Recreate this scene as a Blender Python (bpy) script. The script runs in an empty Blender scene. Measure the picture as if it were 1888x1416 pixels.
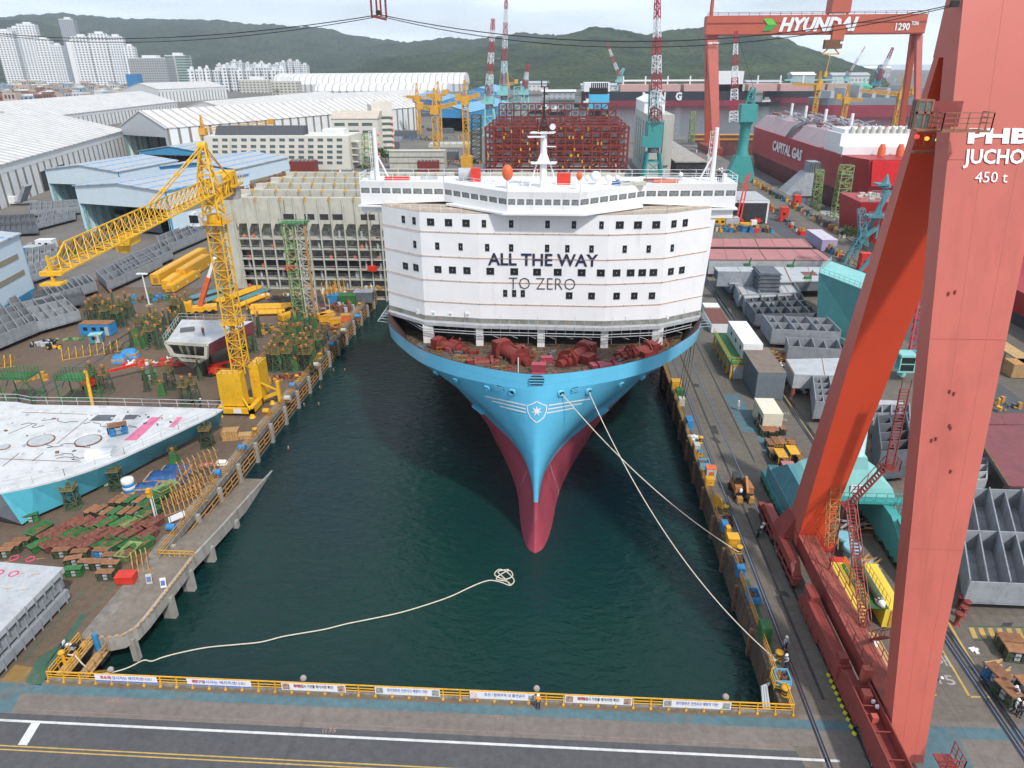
import bpy,bmesh,math,random
from mathutils import Vector as V,Matrix
rnd=random .Random(11)
PI=math .pi
R=math .radians
S=bpy .context .scene
COL=S .collection
# ------------------------------------------------------------------ camera
CH,PITCH,YAW,ROLL,FPX=52.0,R(24.2),R(3.6),R(-0.35),1310.0
cd=bpy .data .cameras .new('camera')
cam=bpy .data .objects .new('camera',cd)
COL .objects .link(cam)
cam .location=(0,0,CH)
cam .rotation_euler=(Matrix .Rotation(YAW,3,'Z')@Matrix .Rotation(PI/2-PITCH,3,'X')@Matrix .Rotation(ROLL,3,'Z')).to_euler()
cd .sensor_width=36.0
cd .lens=36.0*FPX/1888.0
cd .clip_start=1.0
cd .clip_end=30000
S .camera=cam
S .render .resolution_x,S .render .resolution_y=1024,768
# ------------------------------------------------------------------ sky, sun, exposure
SUN_EL,SUN_AZ=R(50),R(145)
w=bpy .data .worlds .new('World')
S .world=w
w .use_nodes=True
nt=w .node_tree
nt .nodes .clear()
out=nt .nodes .new('ShaderNodeOutputWorld')
bg=nt .nodes .new('ShaderNodeBackground')
sky=nt .nodes .new('ShaderNodeTexSky')
sky .sky_type='NISHITA'
sky .sun_disc=False
sky .sun_elevation=SUN_EL
sky .sun_rotation=SUN_AZ
sky .air_density=1.0
sky .dust_density=2.0
sky .ozone_density=1.5
tc=nt .nodes .new('ShaderNodeTexCoord')
mp=nt .nodes .new('ShaderNodeMapping')
mp .inputs['Scale'].default_value=(1.5,1.5,9)
nz=nt .nodes .new('ShaderNodeTexNoise')
nz .inputs['Scale'].default_value=2.2
nz .inputs['Detail'].default_value=7
cr=nt .nodes .new('ShaderNodeValToRGB')
cr .color_ramp .elements[0].position=.30
cr .color_ramp .elements[1].position=.62
cr .color_ramp .elements[0].color=(.35,.35,.35,1)
cr .color_ramp .elements[1].color=(.92,.92,.92,1)
mx=nt .nodes .new('ShaderNodeMix')
mx .data_type='RGBA'
mx .inputs[7].default_value=(8.3,9.3,10.7,1)
nt .links .new(tc .outputs['Generated'],mp .inputs[0])
nt .links .new(mp .outputs[0],nz .inputs[0])
nt .links .new(nz .outputs[0],cr .inputs[0])
nt .links .new(cr .outputs[0],mx .inputs[0])
nt .links .new(sky .outputs[0],mx .inputs[6])
sx_=nt .nodes .new('ShaderNodeSeparateXYZ')
nt .links .new(tc .outputs['Generated'],sx_ .inputs[0])
hr0=nt .nodes .new('ShaderNodeMapRange')
hr0 .inputs[1].default_value,hr0 .inputs[2].default_value,hr0 .inputs[3].default_value,hr0 .inputs[4].default_value=0,.35,1.45,.95
nt .links .new(sx_ .outputs[2],hr0 .inputs[0])
hm0=nt .nodes .new('ShaderNodeMix');hm0 .data_type='RGBA';hm0 .blend_type='MULTIPLY';hm0 .inputs[0].default_value=1
nt .links .new(mx .outputs[2],hm0 .inputs[6]);nt .links .new(hr0 .outputs[0],hm0 .inputs[7])
nt .links .new(hm0 .outputs[2],bg .inputs[0])
bg .inputs[1].default_value=0.1
nt .links .new(bg .outputs[0],out .inputs[0])
sl=bpy .data .lights .new('sun','SUN')
sl .energy=3.0
sl .angle=R(3)
sl .color=(1,.955,.89)
so=bpy .data .objects .new('sun',sl)
COL .objects .link(so)
sd=V((math .sin(SUN_AZ)*math .cos(SUN_EL),math .cos(SUN_AZ)*math .cos(SUN_EL),math .sin(SUN_EL)))
so .rotation_euler=sd .to_track_quat('Z','Y').to_euler()
so .location=(60,-60,200)
S .view_settings .view_transform='Standard'
S .view_settings .look='None'
S .view_settings .gamma=1
S .view_settings .exposure=0.2
S .render .engine='CYCLES'
S .cycles .max_bounces=5
S .cycles .diffuse_bounces=2
S .cycles .glossy_bounces=3
S .cycles .transparent_max_bounces=4
S .cycles .volume_bounces=0
# ------------------------------------------------------------------ survey: where a measured point of the place stands
def ray(px,py):
 u,v=(px-944)/FPX,(708-py)/FPX
 c,s=math .cos(ROLL),math .sin(ROLL)
 u,v=c*u-s*v,s*u+c*v
 f=math .cos(PITCH)+v*math .sin(PITCH)
 return V((u*math .cos(YAW)-f*math .sin(YAW),u*math .sin(YAW)+f*math .cos(YAW),-math .sin(PITCH)+v*math .cos(PITCH)))
def g(px,py,z=0.0):
 d=ray(px,py)
 return V((0,0,CH))+d*((z-CH)/d .z)
def D(px,py,Y):
 d=ray(px,py)
 return V((0,0,CH))+d*(Y/d .y)
def onseg(px,py,a,b):
 d=ray(px,py)
 n=V((b[1]-a[1],a[0]-b[0],0))
 t=n .dot(V((a[0],a[1],0)))/n .dot(d)
 return V((0,0,CH))+d*t
 # ------------------------------------------------------------------ materials
MATS={}
def rgb(h):
 c=[int(h[i:i+2],16)/255 for i in(0,2,4)]
 return tuple(x/12.92 if x<.04045 else((x+.055)/1.055)**2.4 for x in c)
def mat(name,col,rough=.55,metal=0,var=.18,scale=.7,dirt=None,dirtamt=.35,streak=1.0,bump=0.0,spec=.5,coat=0,bands=None,rand=0):
 """Painted or weathered surface: colour mottling, a second worn colour and optional stripes (bands = (axis, pitch, width, colour))."""
 if name in MATS:return MATS[name]
 if isinstance(col,str):col=rgb(col)
 m=bpy .data .materials .new(name)
 m .use_nodes=True
 n=m .node_tree
 L=n .links .new
 b=n .nodes['Principled BSDF']
 b .inputs['Roughness'].default_value=rough
 b .inputs['Metallic'].default_value=metal
 b .inputs['Specular IOR Level'].default_value=spec
 if coat:b .inputs['Coat Weight'].default_value=coat
 t=n .nodes .new('ShaderNodeTexCoord')
 no=n .nodes .new('ShaderNodeTexNoise')
 no .inputs['Scale'].default_value=scale
 no .inputs['Detail'].default_value=6
 no .inputs['Roughness'].default_value=.65
 L(t .outputs['Object'],no .inputs[0])
 mr=n .nodes .new('ShaderNodeMapRange')
 mr .inputs[1].default_value=.3
 mr .inputs[2].default_value=.7
 mr .inputs[3].default_value=1-var
 mr .inputs[4].default_value=1+var
 L(no .outputs[0],mr .inputs[0])
 cm=n .nodes .new('ShaderNodeMix')
 cm .data_type='RGBA'
 cm .blend_type='MULTIPLY'
 cm .inputs[0].default_value=1
 cm .inputs[6].default_value=(*col,1)
 L(mr .outputs[0],cm .inputs[7])
 last=cm .outputs[2]
 if bands:
  for(ax,pitch,wid,bc)in bands:
   sp=n .nodes .new('ShaderNodeSeparateXYZ')
   L(t .outputs['Object'],sp .inputs[0])
   dv=n .nodes .new('ShaderNodeMath');dv .operation='DIVIDE';dv .inputs[1].default_value=pitch
   L(sp .outputs['XYZ'.index(ax)],dv .inputs[0])
   fr=n .nodes .new('ShaderNodeMath');fr .operation='FRACT'
   L(dv .outputs[0],fr .inputs[0])
   lt=n .nodes .new('ShaderNodeMath');lt .operation='LESS_THAN';lt .inputs[1].default_value=wid
   L(fr .outputs[0],lt .inputs[0])
   bm_=n .nodes .new('ShaderNodeMix');bm_ .data_type='RGBA'
   L(lt .outputs[0],bm_ .inputs[0]);L(last,bm_ .inputs[6])
   bm_ .inputs[7].default_value=(*(rgb(bc)if isinstance(bc,str)else bc),1)
   last=bm_ .outputs[2]
 if dirt is not None:
  if isinstance(dirt,str):dirt=rgb(dirt)
  mpn=n .nodes .new('ShaderNodeMapping')
  mpn .inputs['Scale'].default_value=(1,1,1/streak)
  L(t .outputs['Object'],mpn .inputs[0])
  n2=n .nodes .new('ShaderNodeTexNoise')
  n2 .inputs['Scale'].default_value=scale*2.3
  n2 .inputs['Detail'].default_value=9
  n2 .inputs['Roughness'].default_value=.7
  L(mpn .outputs[0],n2 .inputs[0])
  r2=n .nodes .new('ShaderNodeMapRange')
  r2 .inputs[1].default_value=.62-dirtamt*.4
  r2 .inputs[2].default_value=.80-dirtamt*.35
  r2 .inputs[3].default_value=0
  r2 .inputs[4].default_value=.85
  L(n2 .outputs[0],r2 .inputs[0])
  dm=n .nodes .new('ShaderNodeMix');dm .data_type='RGBA'
  L(r2 .outputs[0],dm .inputs[0]);L(last,dm .inputs[6])
  dm .inputs[7].default_value=(*dirt,1)
  last=dm .outputs[2]
 if rand:
  oi=n .nodes .new('ShaderNodeObjectInfo')
  r3=n .nodes .new('ShaderNodeMapRange')
  r3 .inputs[3].default_value=1-rand;r3 .inputs[4].default_value=1+rand
  L(oi .outputs['Random'],r3 .inputs[0])
  rm=n .nodes .new('ShaderNodeMix');rm .data_type='RGBA';rm .blend_type='MULTIPLY';rm .inputs[0].default_value=1
  L(last,rm .inputs[6]);L(r3 .outputs[0],rm .inputs[7])
  last=rm .outputs[2]
 L(last,b .inputs['Base Color'])
 if bump:
  bn=n .nodes .new('ShaderNodeBump')
  bn .inputs['Strength'].default_value=bump
  bn .inputs['Distance'].default_value=.05
  L(no .outputs[0],bn .inputs['Height'])
  L(bn .outputs[0],b .inputs['Normal'])
 MATS[name]=m
 return m
def glow(name,col,e):
 m=bpy .data .materials .new(name);m .use_nodes=True
 b=m .node_tree .nodes['Principled BSDF']
 b .inputs['Base Color'].default_value=(*col,1)
 b .inputs['Emission Color'].default_value=(*col,1)
 b .inputs['Emission Strength'].default_value=e
 return m
RUST='6b3f24'
m_white=mat('white_paint',(.78,.78,.79),.45,var=.05,scale=.25,dirt=(.60,.59,.57),dirtamt=.12,streak=9)
m_whitem=mat('white_metal',(.74,.75,.76),.5,var=.08,scale=1.2)
m_cyan=mat('cyan_hull_paint',(.12,.50,.74),.28,var=.07,scale=.3,dirt=(.10,.36,.52),dirtamt=.08,streak=3,coat=.25,bands=[('Z',3.1,.012,(.08,.38,.58)),('Y',9,.006,(.08,.38,.58))])
m_red=mat('boot_red_paint',(.36,.055,.085),.45,var=.10,scale=.4,dirt=(.38,.10,.12),dirtamt=.2,streak=4,bands=[('Z',2.6,.014,(.24,.035,.05))])
m_oxide=mat('red_oxide',(.20,.028,.022),.6,var=.3,scale=1.5,dirt=(.10,.03,.02),dirtamt=.3)
m_navy=mat('navy_lettering',(.012,.02,.06),.5,var=.05)
m_dark=mat('dark_glass',(.02,.026,.026),.12,var=.2)
m_bglass=mat('mottled_grey_glass',(.20,.225,.225),.25,var=.75,scale=1.1)  # grey pane colour, varying strongly from dark to pale
m_black=mat('black_rubber',(.015,.015,.016),.7)
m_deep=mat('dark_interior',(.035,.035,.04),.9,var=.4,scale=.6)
m_yel=mat('yellow_paint',(.70,.36,.018),.5,var=.16,scale=1.3,dirt=(.30,.15,.04),dirtamt=.22,rand=.12)
m_yel2=mat('ochre_rail_paint',(.50,.25,.04),.6,var=.2,scale=2,dirt=(.22,.10,.04),dirtamt=.3)
m_teal=mat('teal_paint',(.05,.30,.29),.5,var=.12,scale=.6,dirt=(.08,.22,.22),dirtamt=.2,streak=4)
m_tealp=mat('pale_teal_paint',(.23,.53,.51),.5,var=.08,scale=.4,dirt=(.2,.42,.42),dirtamt=.12,streak=4)
m_tealg=mat('blue_green_paint',(.08,.24,.28),.5,var=.12,scale=.6,dirt=(.06,.14,.16),dirtamt=.25,streak=4)
m_green=mat('green_paint',(.03,.17,.05),.6,var=.3,scale=1.4,dirt=(.12,.06,.03),dirtamt=.3,rand=.25)
m_dgreen=mat('dark_green_steel',(.03,.085,.05),.65,var=.35,scale=1.8,dirt=(.16,.07,.03),dirtamt=.4,rand=.3)
m_lgreen=mat('pale_green_steel',(.22,.33,.12),.65,var=.25,scale=1,dirt=(.25,.16,.08),dirtamt=.35)
m_rust=mat('rusty_steel',(.17,.085,.045),.85,var=.4,scale=1.6,dirt=(.30,.15,.07),dirtamt=.35,rand=.2)
m_brown=mat('oxide_brown',(.19,.05,.045),.75,var=.35,scale=1.3,dirt=(.24,.14,.08),dirtamt=.4,rand=.2)
m_blue=mat('blue_paint',(.03,.22,.48),.55,var=.2,scale=1,dirt=(.15,.12,.10),dirtamt=.15,rand=.2)
m_redp=mat('red_paint',(.60,.035,.018),.5,var=.15,scale=1.2,dirt=(.25,.04,.03),dirtamt=.15)
m_orange=mat('orange_paint',(.68,.13,.04),.55,var=.15,scale=1.2)
m_grey=mat('grey_primer',(.27,.29,.32),.6,var=.16,scale=.5,dirt=(.17,.16,.16),dirtamt=.28,streak=2,rand=.12)
m_dgrey=mat('dark_grey_primer',(.10,.115,.135),.65,var=.25,scale=.6,dirt=(.12,.085,.06),dirtamt=.25,rand=.15)
m_lgrey=mat('light_grey_steel',(.42,.44,.46),.5,var=.14,scale=.6,dirt=(.26,.25,.25),dirtamt=.2,streak=3)
m_cream=mat('cream_primer',(.50,.49,.42),.6,var=.12,scale=.35,dirt=(.32,.28,.22),dirtamt=.25,streak=5)
m_conc=mat('concrete',(.36,.34,.31),.85,var=.2,scale=.4,dirt=(.16,.14,.12),dirtamt=.32,streak=6,bump=.3)
m_conct=mat('concrete_timeworn',(.22,.20,.175),.85,var=.25,scale=.5,dirt=(.11,.09,.07),dirtamt=.4,streak=5,bump=.3)
m_quay=mat('quay_wall',(.075,.06,.045),.9,var=.4,scale=.9,dirt=(.25,.12,.04),dirtamt=.33,streak=6,bump=.5)
m_rail=mat('rail_steel',(.05,.05,.058),.35,metal=.5,var=.2,scale=2)
m_railtop=mat('polished_rail',(.30,.33,.40),.2,metal=.9,var=.1)
m_rope=mat('mooring_rope',(.62,.56,.45),.8,var=.15,scale=3)
m_gantry=mat('salmon_gantry_paint',(.47,.108,.08),.5,var=.06,scale=.15,dirt=(.37,.085,.06),dirtamt=.3,streak=12)
m_gantry2=mat('shaded_face_gantry_red',(.60,.062,.022),.5,var=.06,scale=.2)  # far leg's down-facing side: same paint, its weaker light put into the colour
m_gantryd=mat('dull_red_gantry_paint',(.25,.045,.037),.6,var=.18,scale=.6,dirt=(.20,.05,.04),dirtamt=.25)
m_tarp=mat('blue_tarpaulin',(.03,.09,.24),.45,var=.4,scale=1.6,bump=.8)
m_wood=mat('bare_timber',(.45,.28,.13),.8,var=.25,scale=2)
m_crate=mat('rusty_cage_steel',(.45,.24,.07),.75,var=.3,scale=2,dirt=(.2,.1,.05),dirtamt=.35)
m_skin=mat('skin',(.45,.25,.17),.6)
m_navyc=mat('navy_workwear',(.02,.03,.06),.85,var=.15,scale=4)
m_greyc=mat('grey_workwear',(.38,.40,.43),.85,var=.15,scale=4)
m_helmet=mat('white_helmet',(.82,.82,.80),.35,var=.02)
# ------------------------------------------------------------------ mesh building
class MB:
 def __init__(s):
  s .v,s .f,s .mi,s .sm=[],[],[],[]
  s .m=0
 def add(s,vs,fs,sm=False):
  o=len(s .v)
  s .v+=[tuple(p)for p in vs]
  for f in fs:
   s .f .append([i+o for i in f]);s .mi .append(s .m);s .sm .append(sm)
  return s
 def box(s,x0,x1,y0,y1,z0,z1):
  vs=[(x,y,z)for z in(z0,z1)for y in(y0,y1)for x in(x0,x1)]
  return s .add(vs,[(0,2,3,1),(4,5,7,6),(0,1,5,4),(2,6,7,3),(0,4,6,2),(1,3,7,5)])
 def bc(s,x,y,z,sx,sy,sz,rz=0):
  c,n=math .cos(rz),math .sin(rz)
  vs=[]
  for k in(0,sz):
   for j in(-.5,.5):
    for i in(-.5,.5):
     vs .append((x+i*sx*c-j*sy*n,y+i*sx*n+j*sy*c,z+k))
  return s .add(vs,[(0,2,3,1),(4,5,7,6),(0,1,5,4),(2,6,7,3),(0,4,6,2),(1,3,7,5)])
 def beam(s,p,q,w,h=None):
  p,q=V(p),V(q)
  h=h or w
  d=q-p
  if d .length<1e-6:return s
  d .normalize()
  a=d .cross(V((0,0,1)))
  if a .length<1e-3:a=V((1,0,0))
  a .normalize();b=a .cross(d)
  vs=[]
  for e in(p,q):
   for i,j in((-1,-1),(1,-1),(1,1),(-1,1)):
    vs .append(e+a*(i*w/2)+b*(j*h/2))
  return s .add(vs,[(0,1,2,3),(7,6,5,4),(0,4,5,1),(1,5,6,2),(2,6,7,3),(3,7,4,0)])
 def tube(s,p,q,r,r2=None,n=10,caps=True):
  p,q=V(p),V(q)
  r2=r if r2 is None else r2
  d=(q-p).normalized()
  a=d .cross(V((0,0,1)))
  if a .length<1e-3:a=V((1,0,0))
  a .normalize();b=a .cross(d)
  vs=[]
  for e,rr in((p,r),(q,r2)):
   for k in range(n):
    t=2*PI*k/n
    vs .append(e+a*(rr*math .cos(t))+b*(rr*math .sin(t)))
  fs=[(k,(k+1)%n,n+(k+1)%n,n+k)for k in range(n)]
  s .add(vs,fs,True)
  if caps:
   s .add(vs,[tuple(range(n))[::-1],tuple(range(n,2*n))])
  return s
 def path(s,pts,r,n=6,closed=False):
  pts=[V(p)for p in pts]
  N=len(pts)
  rings=[]
  for i,p in enumerate(pts):
   a=pts[max(i-1,0)];b=pts[min(i+1,N-1)]
   d=(b-a).normalized()
   u=d .cross(V((0,0,1)))
   if u .length<1e-3:u=V((1,0,0))
   u .normalize();w_=u .cross(d)
   rings .append([p+u*(r*math .cos(2*PI*k/n))+w_*(r*math .sin(2*PI*k/n))for k in range(n)])
  return s .loft(rings,True,True,True)
 def loft(s,rings,closed=True,cap=False,sm=False):
  n=len(rings[0])
  vs=[p for rg in rings for p in rg]
  fs=[]
  for i in range(len(rings)-1):
   for k in range(n if closed else n-1):
    k2=(k+1)%n
    fs .append((i*n+k,i*n+k2,(i+1)*n+k2,(i+1)*n+k))
  s .add(vs,fs,sm)
  if cap:s .add(vs,[tuple(range(n))[::-1],tuple(range(len(vs)-n,len(vs)))])
  return s
 def prism(s,poly,z0,z1,top=None):
  top=top or poly
  return s .loft([[(x,y,z0)for x,y in poly],[(x,y,z1)for x,y in top]],True,True)
 def slab(s,poly3,t):
  """polygon of 3-D points thickened downward by t"""
  a=[V(p)for p in poly3];b=[p-V((0,0,t))for p in a]
  return s .loft([b,a],True,True)
 def lathe(s,prof,c=(0,0,0),n=14):
  rings=[[(c[0]+r*math .cos(2*PI*k/n),c[1]+r*math .sin(2*PI*k/n),c[2]+z)for k in range(n)]for r,z in prof]
  return s .loft(rings,True,True,True)
 def rail(s,pts,h=1.05,sp=2.0,b=.05,bars=(1,.5),closed=False):
  pts=[V(p)for p in pts]
  if closed:pts=pts+[pts[0]]
  for a,c in zip(pts,pts[1:]):
   for k in bars:s .beam(a+V((0,0,h*k)),c+V((0,0,h*k)),b)
   n=max(1,round((c-a).length/sp))
   for i in range(n+(0 if closed else 1)):
    p=a .lerp(c,i/n)
    s .beam(p,p+V((0,0,h)),b)
  return s
 def truss(s,p,q,w0,w1,n,bar,br=None,up=(0,0,1),h0=None,h1=None):
  """four-chord lattice between p and q; w0/w1 end widths"""
  p,q=V(p),V(q)
  d=(q-p).normalized()
  a=d .cross(V(up))
  if a .length<1e-3:a=V((1,0,0))
  a .normalize();b=a .cross(d)
  br=br or bar*.7
  C=[]
  for i in range(n+1):
   t=i/n
   ww=(w0+(w1-w0)*t)/2
   hh=ww if h0 is None else(h0+(h1-h0)*t)/2
   e=p .lerp(q,t)
   C .append([e+a*(x*ww)+b*(y*hh)for x,y in((-1,-1),(1,-1),(1,1),(-1,1))])
  for k in range(4):s .beam(C[0][k],C[n][k],bar)
  for i in range(n):
   for k in range(4):
    k2=(k+1)%4
    s .beam(C[i+1][k],C[i+1][k2],br)
    if(i+k)%2:s .beam(C[i][k],C[i+1][k2],br)
    else:s .beam(C[i][k2],C[i+1][k],br)
  return s
 def blob(s,c,rx,ry,rz,n=8,m=6,j=.12,rr=None):
  rr=rr or rnd
  rings=[]
  for i in range(m+1):
   t=PI*i/m
   rings .append([(c[0]+rx*math .sin(t)*math .cos(2*PI*k/n)*(1+rr .uniform(-j,j))+(1e-4*k if i in(0,m)else 0),c[1]+ry*math .sin(t)*math .sin(2*PI*k/n)*(1+rr .uniform(-j,j)),c[2]-rz*math .cos(t)*(1+rr .uniform(-j,j)*.5))for k in range(n)])
  return s .loft(rings,True,False,True)
 def mesh(s,name,mats):
  me=bpy .data .meshes .new(name)
  me .from_pydata(s .v,[],s .f)
  for m in(mats if isinstance(mats,(list,tuple))else[mats]):me .materials .append(m)
  me .polygons .foreach_set('material_index',s .mi)
  me .polygons .foreach_set('use_smooth',s .sm)
  me .update()
  return me
def props(o,label=None,cat=None,group=None,kind=None):
 if label:o['label']=label
 if cat:o['category']=cat
 if group:o['group']=group
 if kind:o['kind']=kind
 return o
def thing(name,label,cat,loc=(0,0,0),rz=0,group=None):
 o=bpy .data .objects .new(name,None)
 COL .objects .link(o)
 o .empty_display_size=.3
 o .location=(loc[0],loc[1],loc[2]if len(loc)>2 else 0)
 o .rotation_euler=(0,0,rz)
 return props(o,label,cat,group)
def part(t,name,mb,mats,label=None,kind=None):
 if not mb .v:return None
 o=bpy .data .objects .new(name,mb .mesh(name,mats))
 COL .objects .link(o)
 o .parent=t
 return props(o,label,kind=kind)
def solo(name,mb,mats,label,cat,loc=(0,0,0),rz=0,group=None):
 o=bpy .data .objects .new(name,mb .mesh(name,mats))
 COL .objects .link(o)
 o .location=(loc[0],loc[1],loc[2]if len(loc)>2 else 0)
 o .rotation_euler=(0,0,rz)
 return props(o,label,cat,group)
def struct(name,mb,mats,kind='structure'):
 o=bpy .data .objects .new(name,mb .mesh(name,mats))
 COL .objects .link(o)
 o['kind']=kind
 return o
def dup(root,loc,rz=0,label=None,group=None,sc=None):
 KIDS={}
 r=root .copy();COL .objects .link(r)
 r .location=(loc[0],loc[1],loc[2]if len(loc)>2 else 0);r .rotation_euler=(0,0,rz)
 if sc:r .scale=sc
 if label:r['label']=label
 if group:r['group']=group
 for ch in KIDOF .get(root .name,None)or list(root .children):
  c=ch .copy();COL .objects .link(c);c .parent=r
  for gc in ch .children:
   d=gc .copy();COL .objects .link(d);d .parent=c
 return r
KIDOF={}
class Kind:
 """first placement uses the built thing itself, later ones copy it"""
 def __init__(s,make):s .make,s .root=make,None
 def put(s,loc,rz,label,group=None,sc=None):
  if s .root is None:
   s .root=s .make()
   KIDOF[s .root .name]=list(s .root .children)
   r=s .root
   r .location=(loc[0],loc[1],loc[2]if len(loc)>2 else 0);r .rotation_euler=(0,0,rz)
   if sc:r .scale=sc
   r['label']=label
   if group:r['group']=group
   return r
  return dup(s .root,loc,rz,label,group,sc or(1,1,1))
ORD=['first','second','third','fourth','fifth','sixth','seventh','eighth','ninth','tenth','eleventh','twelfth','thirteenth','fourteenth','fifteenth','sixteenth','seventeenth','eighteenth','nineteenth','twentieth','twenty-first','twenty-second','twenty-third','twenty-fourth','twenty-fifth','twenty-sixth','twenty-seventh','twenty-eighth','twenty-ninth','thirtieth']
FONTDIR=bpy .utils .system_resource('DATAFILES',path='fonts')
FC={}
def text_mesh(txt,h,depth=.02,bold=0.0,sx=1.0,align='CENTER',shear=0.0,cjk=False):
 """lettering as a mesh, in the XY plane, cap height about h"""
 cu=bpy .data .curves .new('lettering','FONT')
 cu .body=txt
 cu .size=h/.71
 cu .extrude=depth/2
 cu .offset=bold
 cu .align_x=align
 cu .shear=shear
 cu .resolution_u=2
 o=bpy .data .objects .new('tmp',cu)
 COL .objects .link(o)
 bpy .context .view_layer .update()
 me=bpy .data .meshes .new_from_object(o .evaluated_get(bpy .context .evaluated_depsgraph_get()))
 bpy .data .objects .remove(o)
 if sx!=1.0:
  for v in me .vertices:v .co .x*=sx
 return me
def lettering(t,name,txt,h,m,loc,rot,fit=None,**kw):
 me=text_mesh(txt,h,**kw)
 if fit:
  xs=[v .co .x for v in me .vertices]
  f=fit/(max(xs)-min(xs));c=(max(xs)+min(xs))/2
  for v in me .vertices:v .co .x=(v .co .x-c)*f
 me .materials .clear();me .materials .append(m)
 o=bpy .data .objects .new(name,me)
 COL .objects .link(o)
 o .parent=t
 o .location=loc
 o .rotation_euler=rot
 return o
 # ================================================================== ground, water, hills
def ground_mat(name,c1,c2,c3,joint=0.0,js=6.0,scale=.05,rough=.9):
 c1,c2,c3=[rgb(c)if isinstance(c,str)else c for c in(c1,c2,c3)]
 m=bpy .data .materials .new(name);m .use_nodes=True
 n=m .node_tree;L=n .links .new;b=n .nodes['Principled BSDF']
 b .inputs['Roughness'].default_value=rough
 ge=n .nodes .new('ShaderNodeNewGeometry')
 def noise(sc,det,mapping=None,dist=0):
  no=n .nodes .new('ShaderNodeTexNoise');no .inputs['Scale'].default_value=sc;no .inputs['Detail'].default_value=det;no .inputs['Roughness'].default_value=.68
  no .inputs['Distortion'].default_value=dist
  if mapping:
   mm=n .nodes .new('ShaderNodeMapping');mm .inputs['Scale'].default_value=mapping;L(ge .outputs[0],mm .inputs[0]);L(mm .outputs[0],no .inputs[0])
  else:L(ge .outputs[0],no .inputs[0])
  return no .outputs[0]
 def rng(v,a,b_,lo=0,hi=1):
  r=n .nodes .new('ShaderNodeMapRange');r .inputs[1].default_value=a;r .inputs[2].default_value=b_;r .inputs[3].default_value=lo;r .inputs[4].default_value=hi;L(v,r .inputs[0]);return r .outputs[0]
 def mix(f,a,b_,mode='MIX'):
  x=n .nodes .new('ShaderNodeMix');x .data_type='RGBA';x .blend_type=mode
  for s_,v in((0,f),(6,a),(7,b_)):
   if isinstance(v,(tuple,float,int)):x .inputs[s_].default_value=(*v,1)if isinstance(v,tuple)else v
   else:L(v,x .inputs[s_])
  return x .outputs[2]
 col=mix(rng(noise(scale,8),.38,.62),c1,c2)
 col=mix(rng(noise(scale*5,9,(1,.35,1),.6),.55,.72,0,.8),col,c3)
 col=mix(1.0,col,rng(noise(1.3,8),.3,.7,.8,1.2),'MULTIPLY')
 col=mix(1.0,col,rng(noise(9,3),.25,.75,.86,1.14),'MULTIPLY')
 # tyre and drag marks running along the quay
 col=mix(rng(noise(.5,6,(1,.04,1)),.6,.74,0,.4),col,tuple(x*.45 for x in c3))
 if joint:
  br=n .nodes .new('ShaderNodeTexBrick');br .inputs['Scale'].default_value=1;br .inputs['Brick Width'].default_value=js;br .inputs['Row Height'].default_value=js
  br .inputs['Mortar Size'].default_value=.035;br .offset=0
  L(ge .outputs[0],br .inputs[0])
  col=mix(rng(br .outputs['Fac'],0,1,0,joint),col,(.03,.028,.025))
 vo=n .nodes .new('ShaderNodeTexVoronoi');vo .feature='DISTANCE_TO_EDGE';vo .inputs['Scale'].default_value=.11
 wn=n .nodes .new('ShaderNodeTexNoise');wn .inputs['Scale'].default_value=.6;wn .inputs['Detail'].default_value=5;L(ge .outputs[0],wn .inputs[0])
 L(mix(.12,ge .outputs[0],wn .outputs[1]),vo .inputs[0])
 col=mix(rng(vo .outputs[0],.001,.004,.12,0),col,(.03,.027,.025))
 L(col,b .inputs['Base Color'])
 bn=n .nodes .new('ShaderNodeBump');bn .inputs['Strength'].default_value=.25;bn .inputs['Distance'].default_value=.03
 L(noise(6,6),bn .inputs['Height']);L(bn .outputs[0],b .inputs['Normal'])
 return m
gm_apron=ground_mat('apron_asphalt',(.155,.133,.118),(.185,.16,.14),(.13,.11,.10),scale=.08)
gm_left=ground_mat('rusty_yard_concrete',(.145,.10,.066),(.11,.077,.056),(.075,.053,.04),joint=.35,js=7,scale=.045)
gm_right=ground_mat('yard_concrete',(.155,.135,.112),(.118,.102,.085),(.085,.07,.058),joint=.4,js=6,scale=.04)
gm_far=ground_mat('far_yard_concrete',(.18,.163,.145),(.125,.116,.108),(.10,.09,.08),scale=.02)
gm_road=ground_mat('road_asphalt',(.074,.075,.080),(.086,.086,.090),(.064,.063,.066),scale=.1)
gm_ramp=ground_mat('ramp_concrete',(.22,.185,.15),(.18,.15,.125),(.10,.08,.065),scale=.15)
def paintmat(name,c,wear,under=(.15,.13,.11)):
 m=ground_mat(name,c,tuple(x*.85 for x in c),under,scale=.12)
 return m
pm_teal=paintmat('worn_teal_marking',(.09,.165,.19),.5)
pm_white=paintmat('white_road_marking',(.62,.62,.60),.1,(.5,.5,.48))
pm_yellow=paintmat('yellow_road_marking',(.50,.33,.09),.1,(.38,.26,.10))
pm_pink=paintmat('faded_pink_line',(.30,.19,.17),.2)
pm_green=paintmat('worn_green_marking',(.05,.12,.08),.4)
pm_dark=paintmat('patched_asphalt',(.05,.05,.052),.1,(.07,.06,.06))
def land(name,polys,m,zb=-6.5):
 mb=MB()
 for p in polys:mb .prism(p,zb,0)
 return struct(name,mb,m)
def rect(x0,x1,y0,y1):return[(x0,y0),(x1,y0),(x1,y1),(x0,y1)]
QX0,QX1,QY=-45.2,20.7,46.3
land('quay_apron',[rect(-1500,1500,-200,QY)],gm_apron)
land('yard_left',[rect(-2500,QX0-1.6,QY,172.0)],gm_left)
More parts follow.
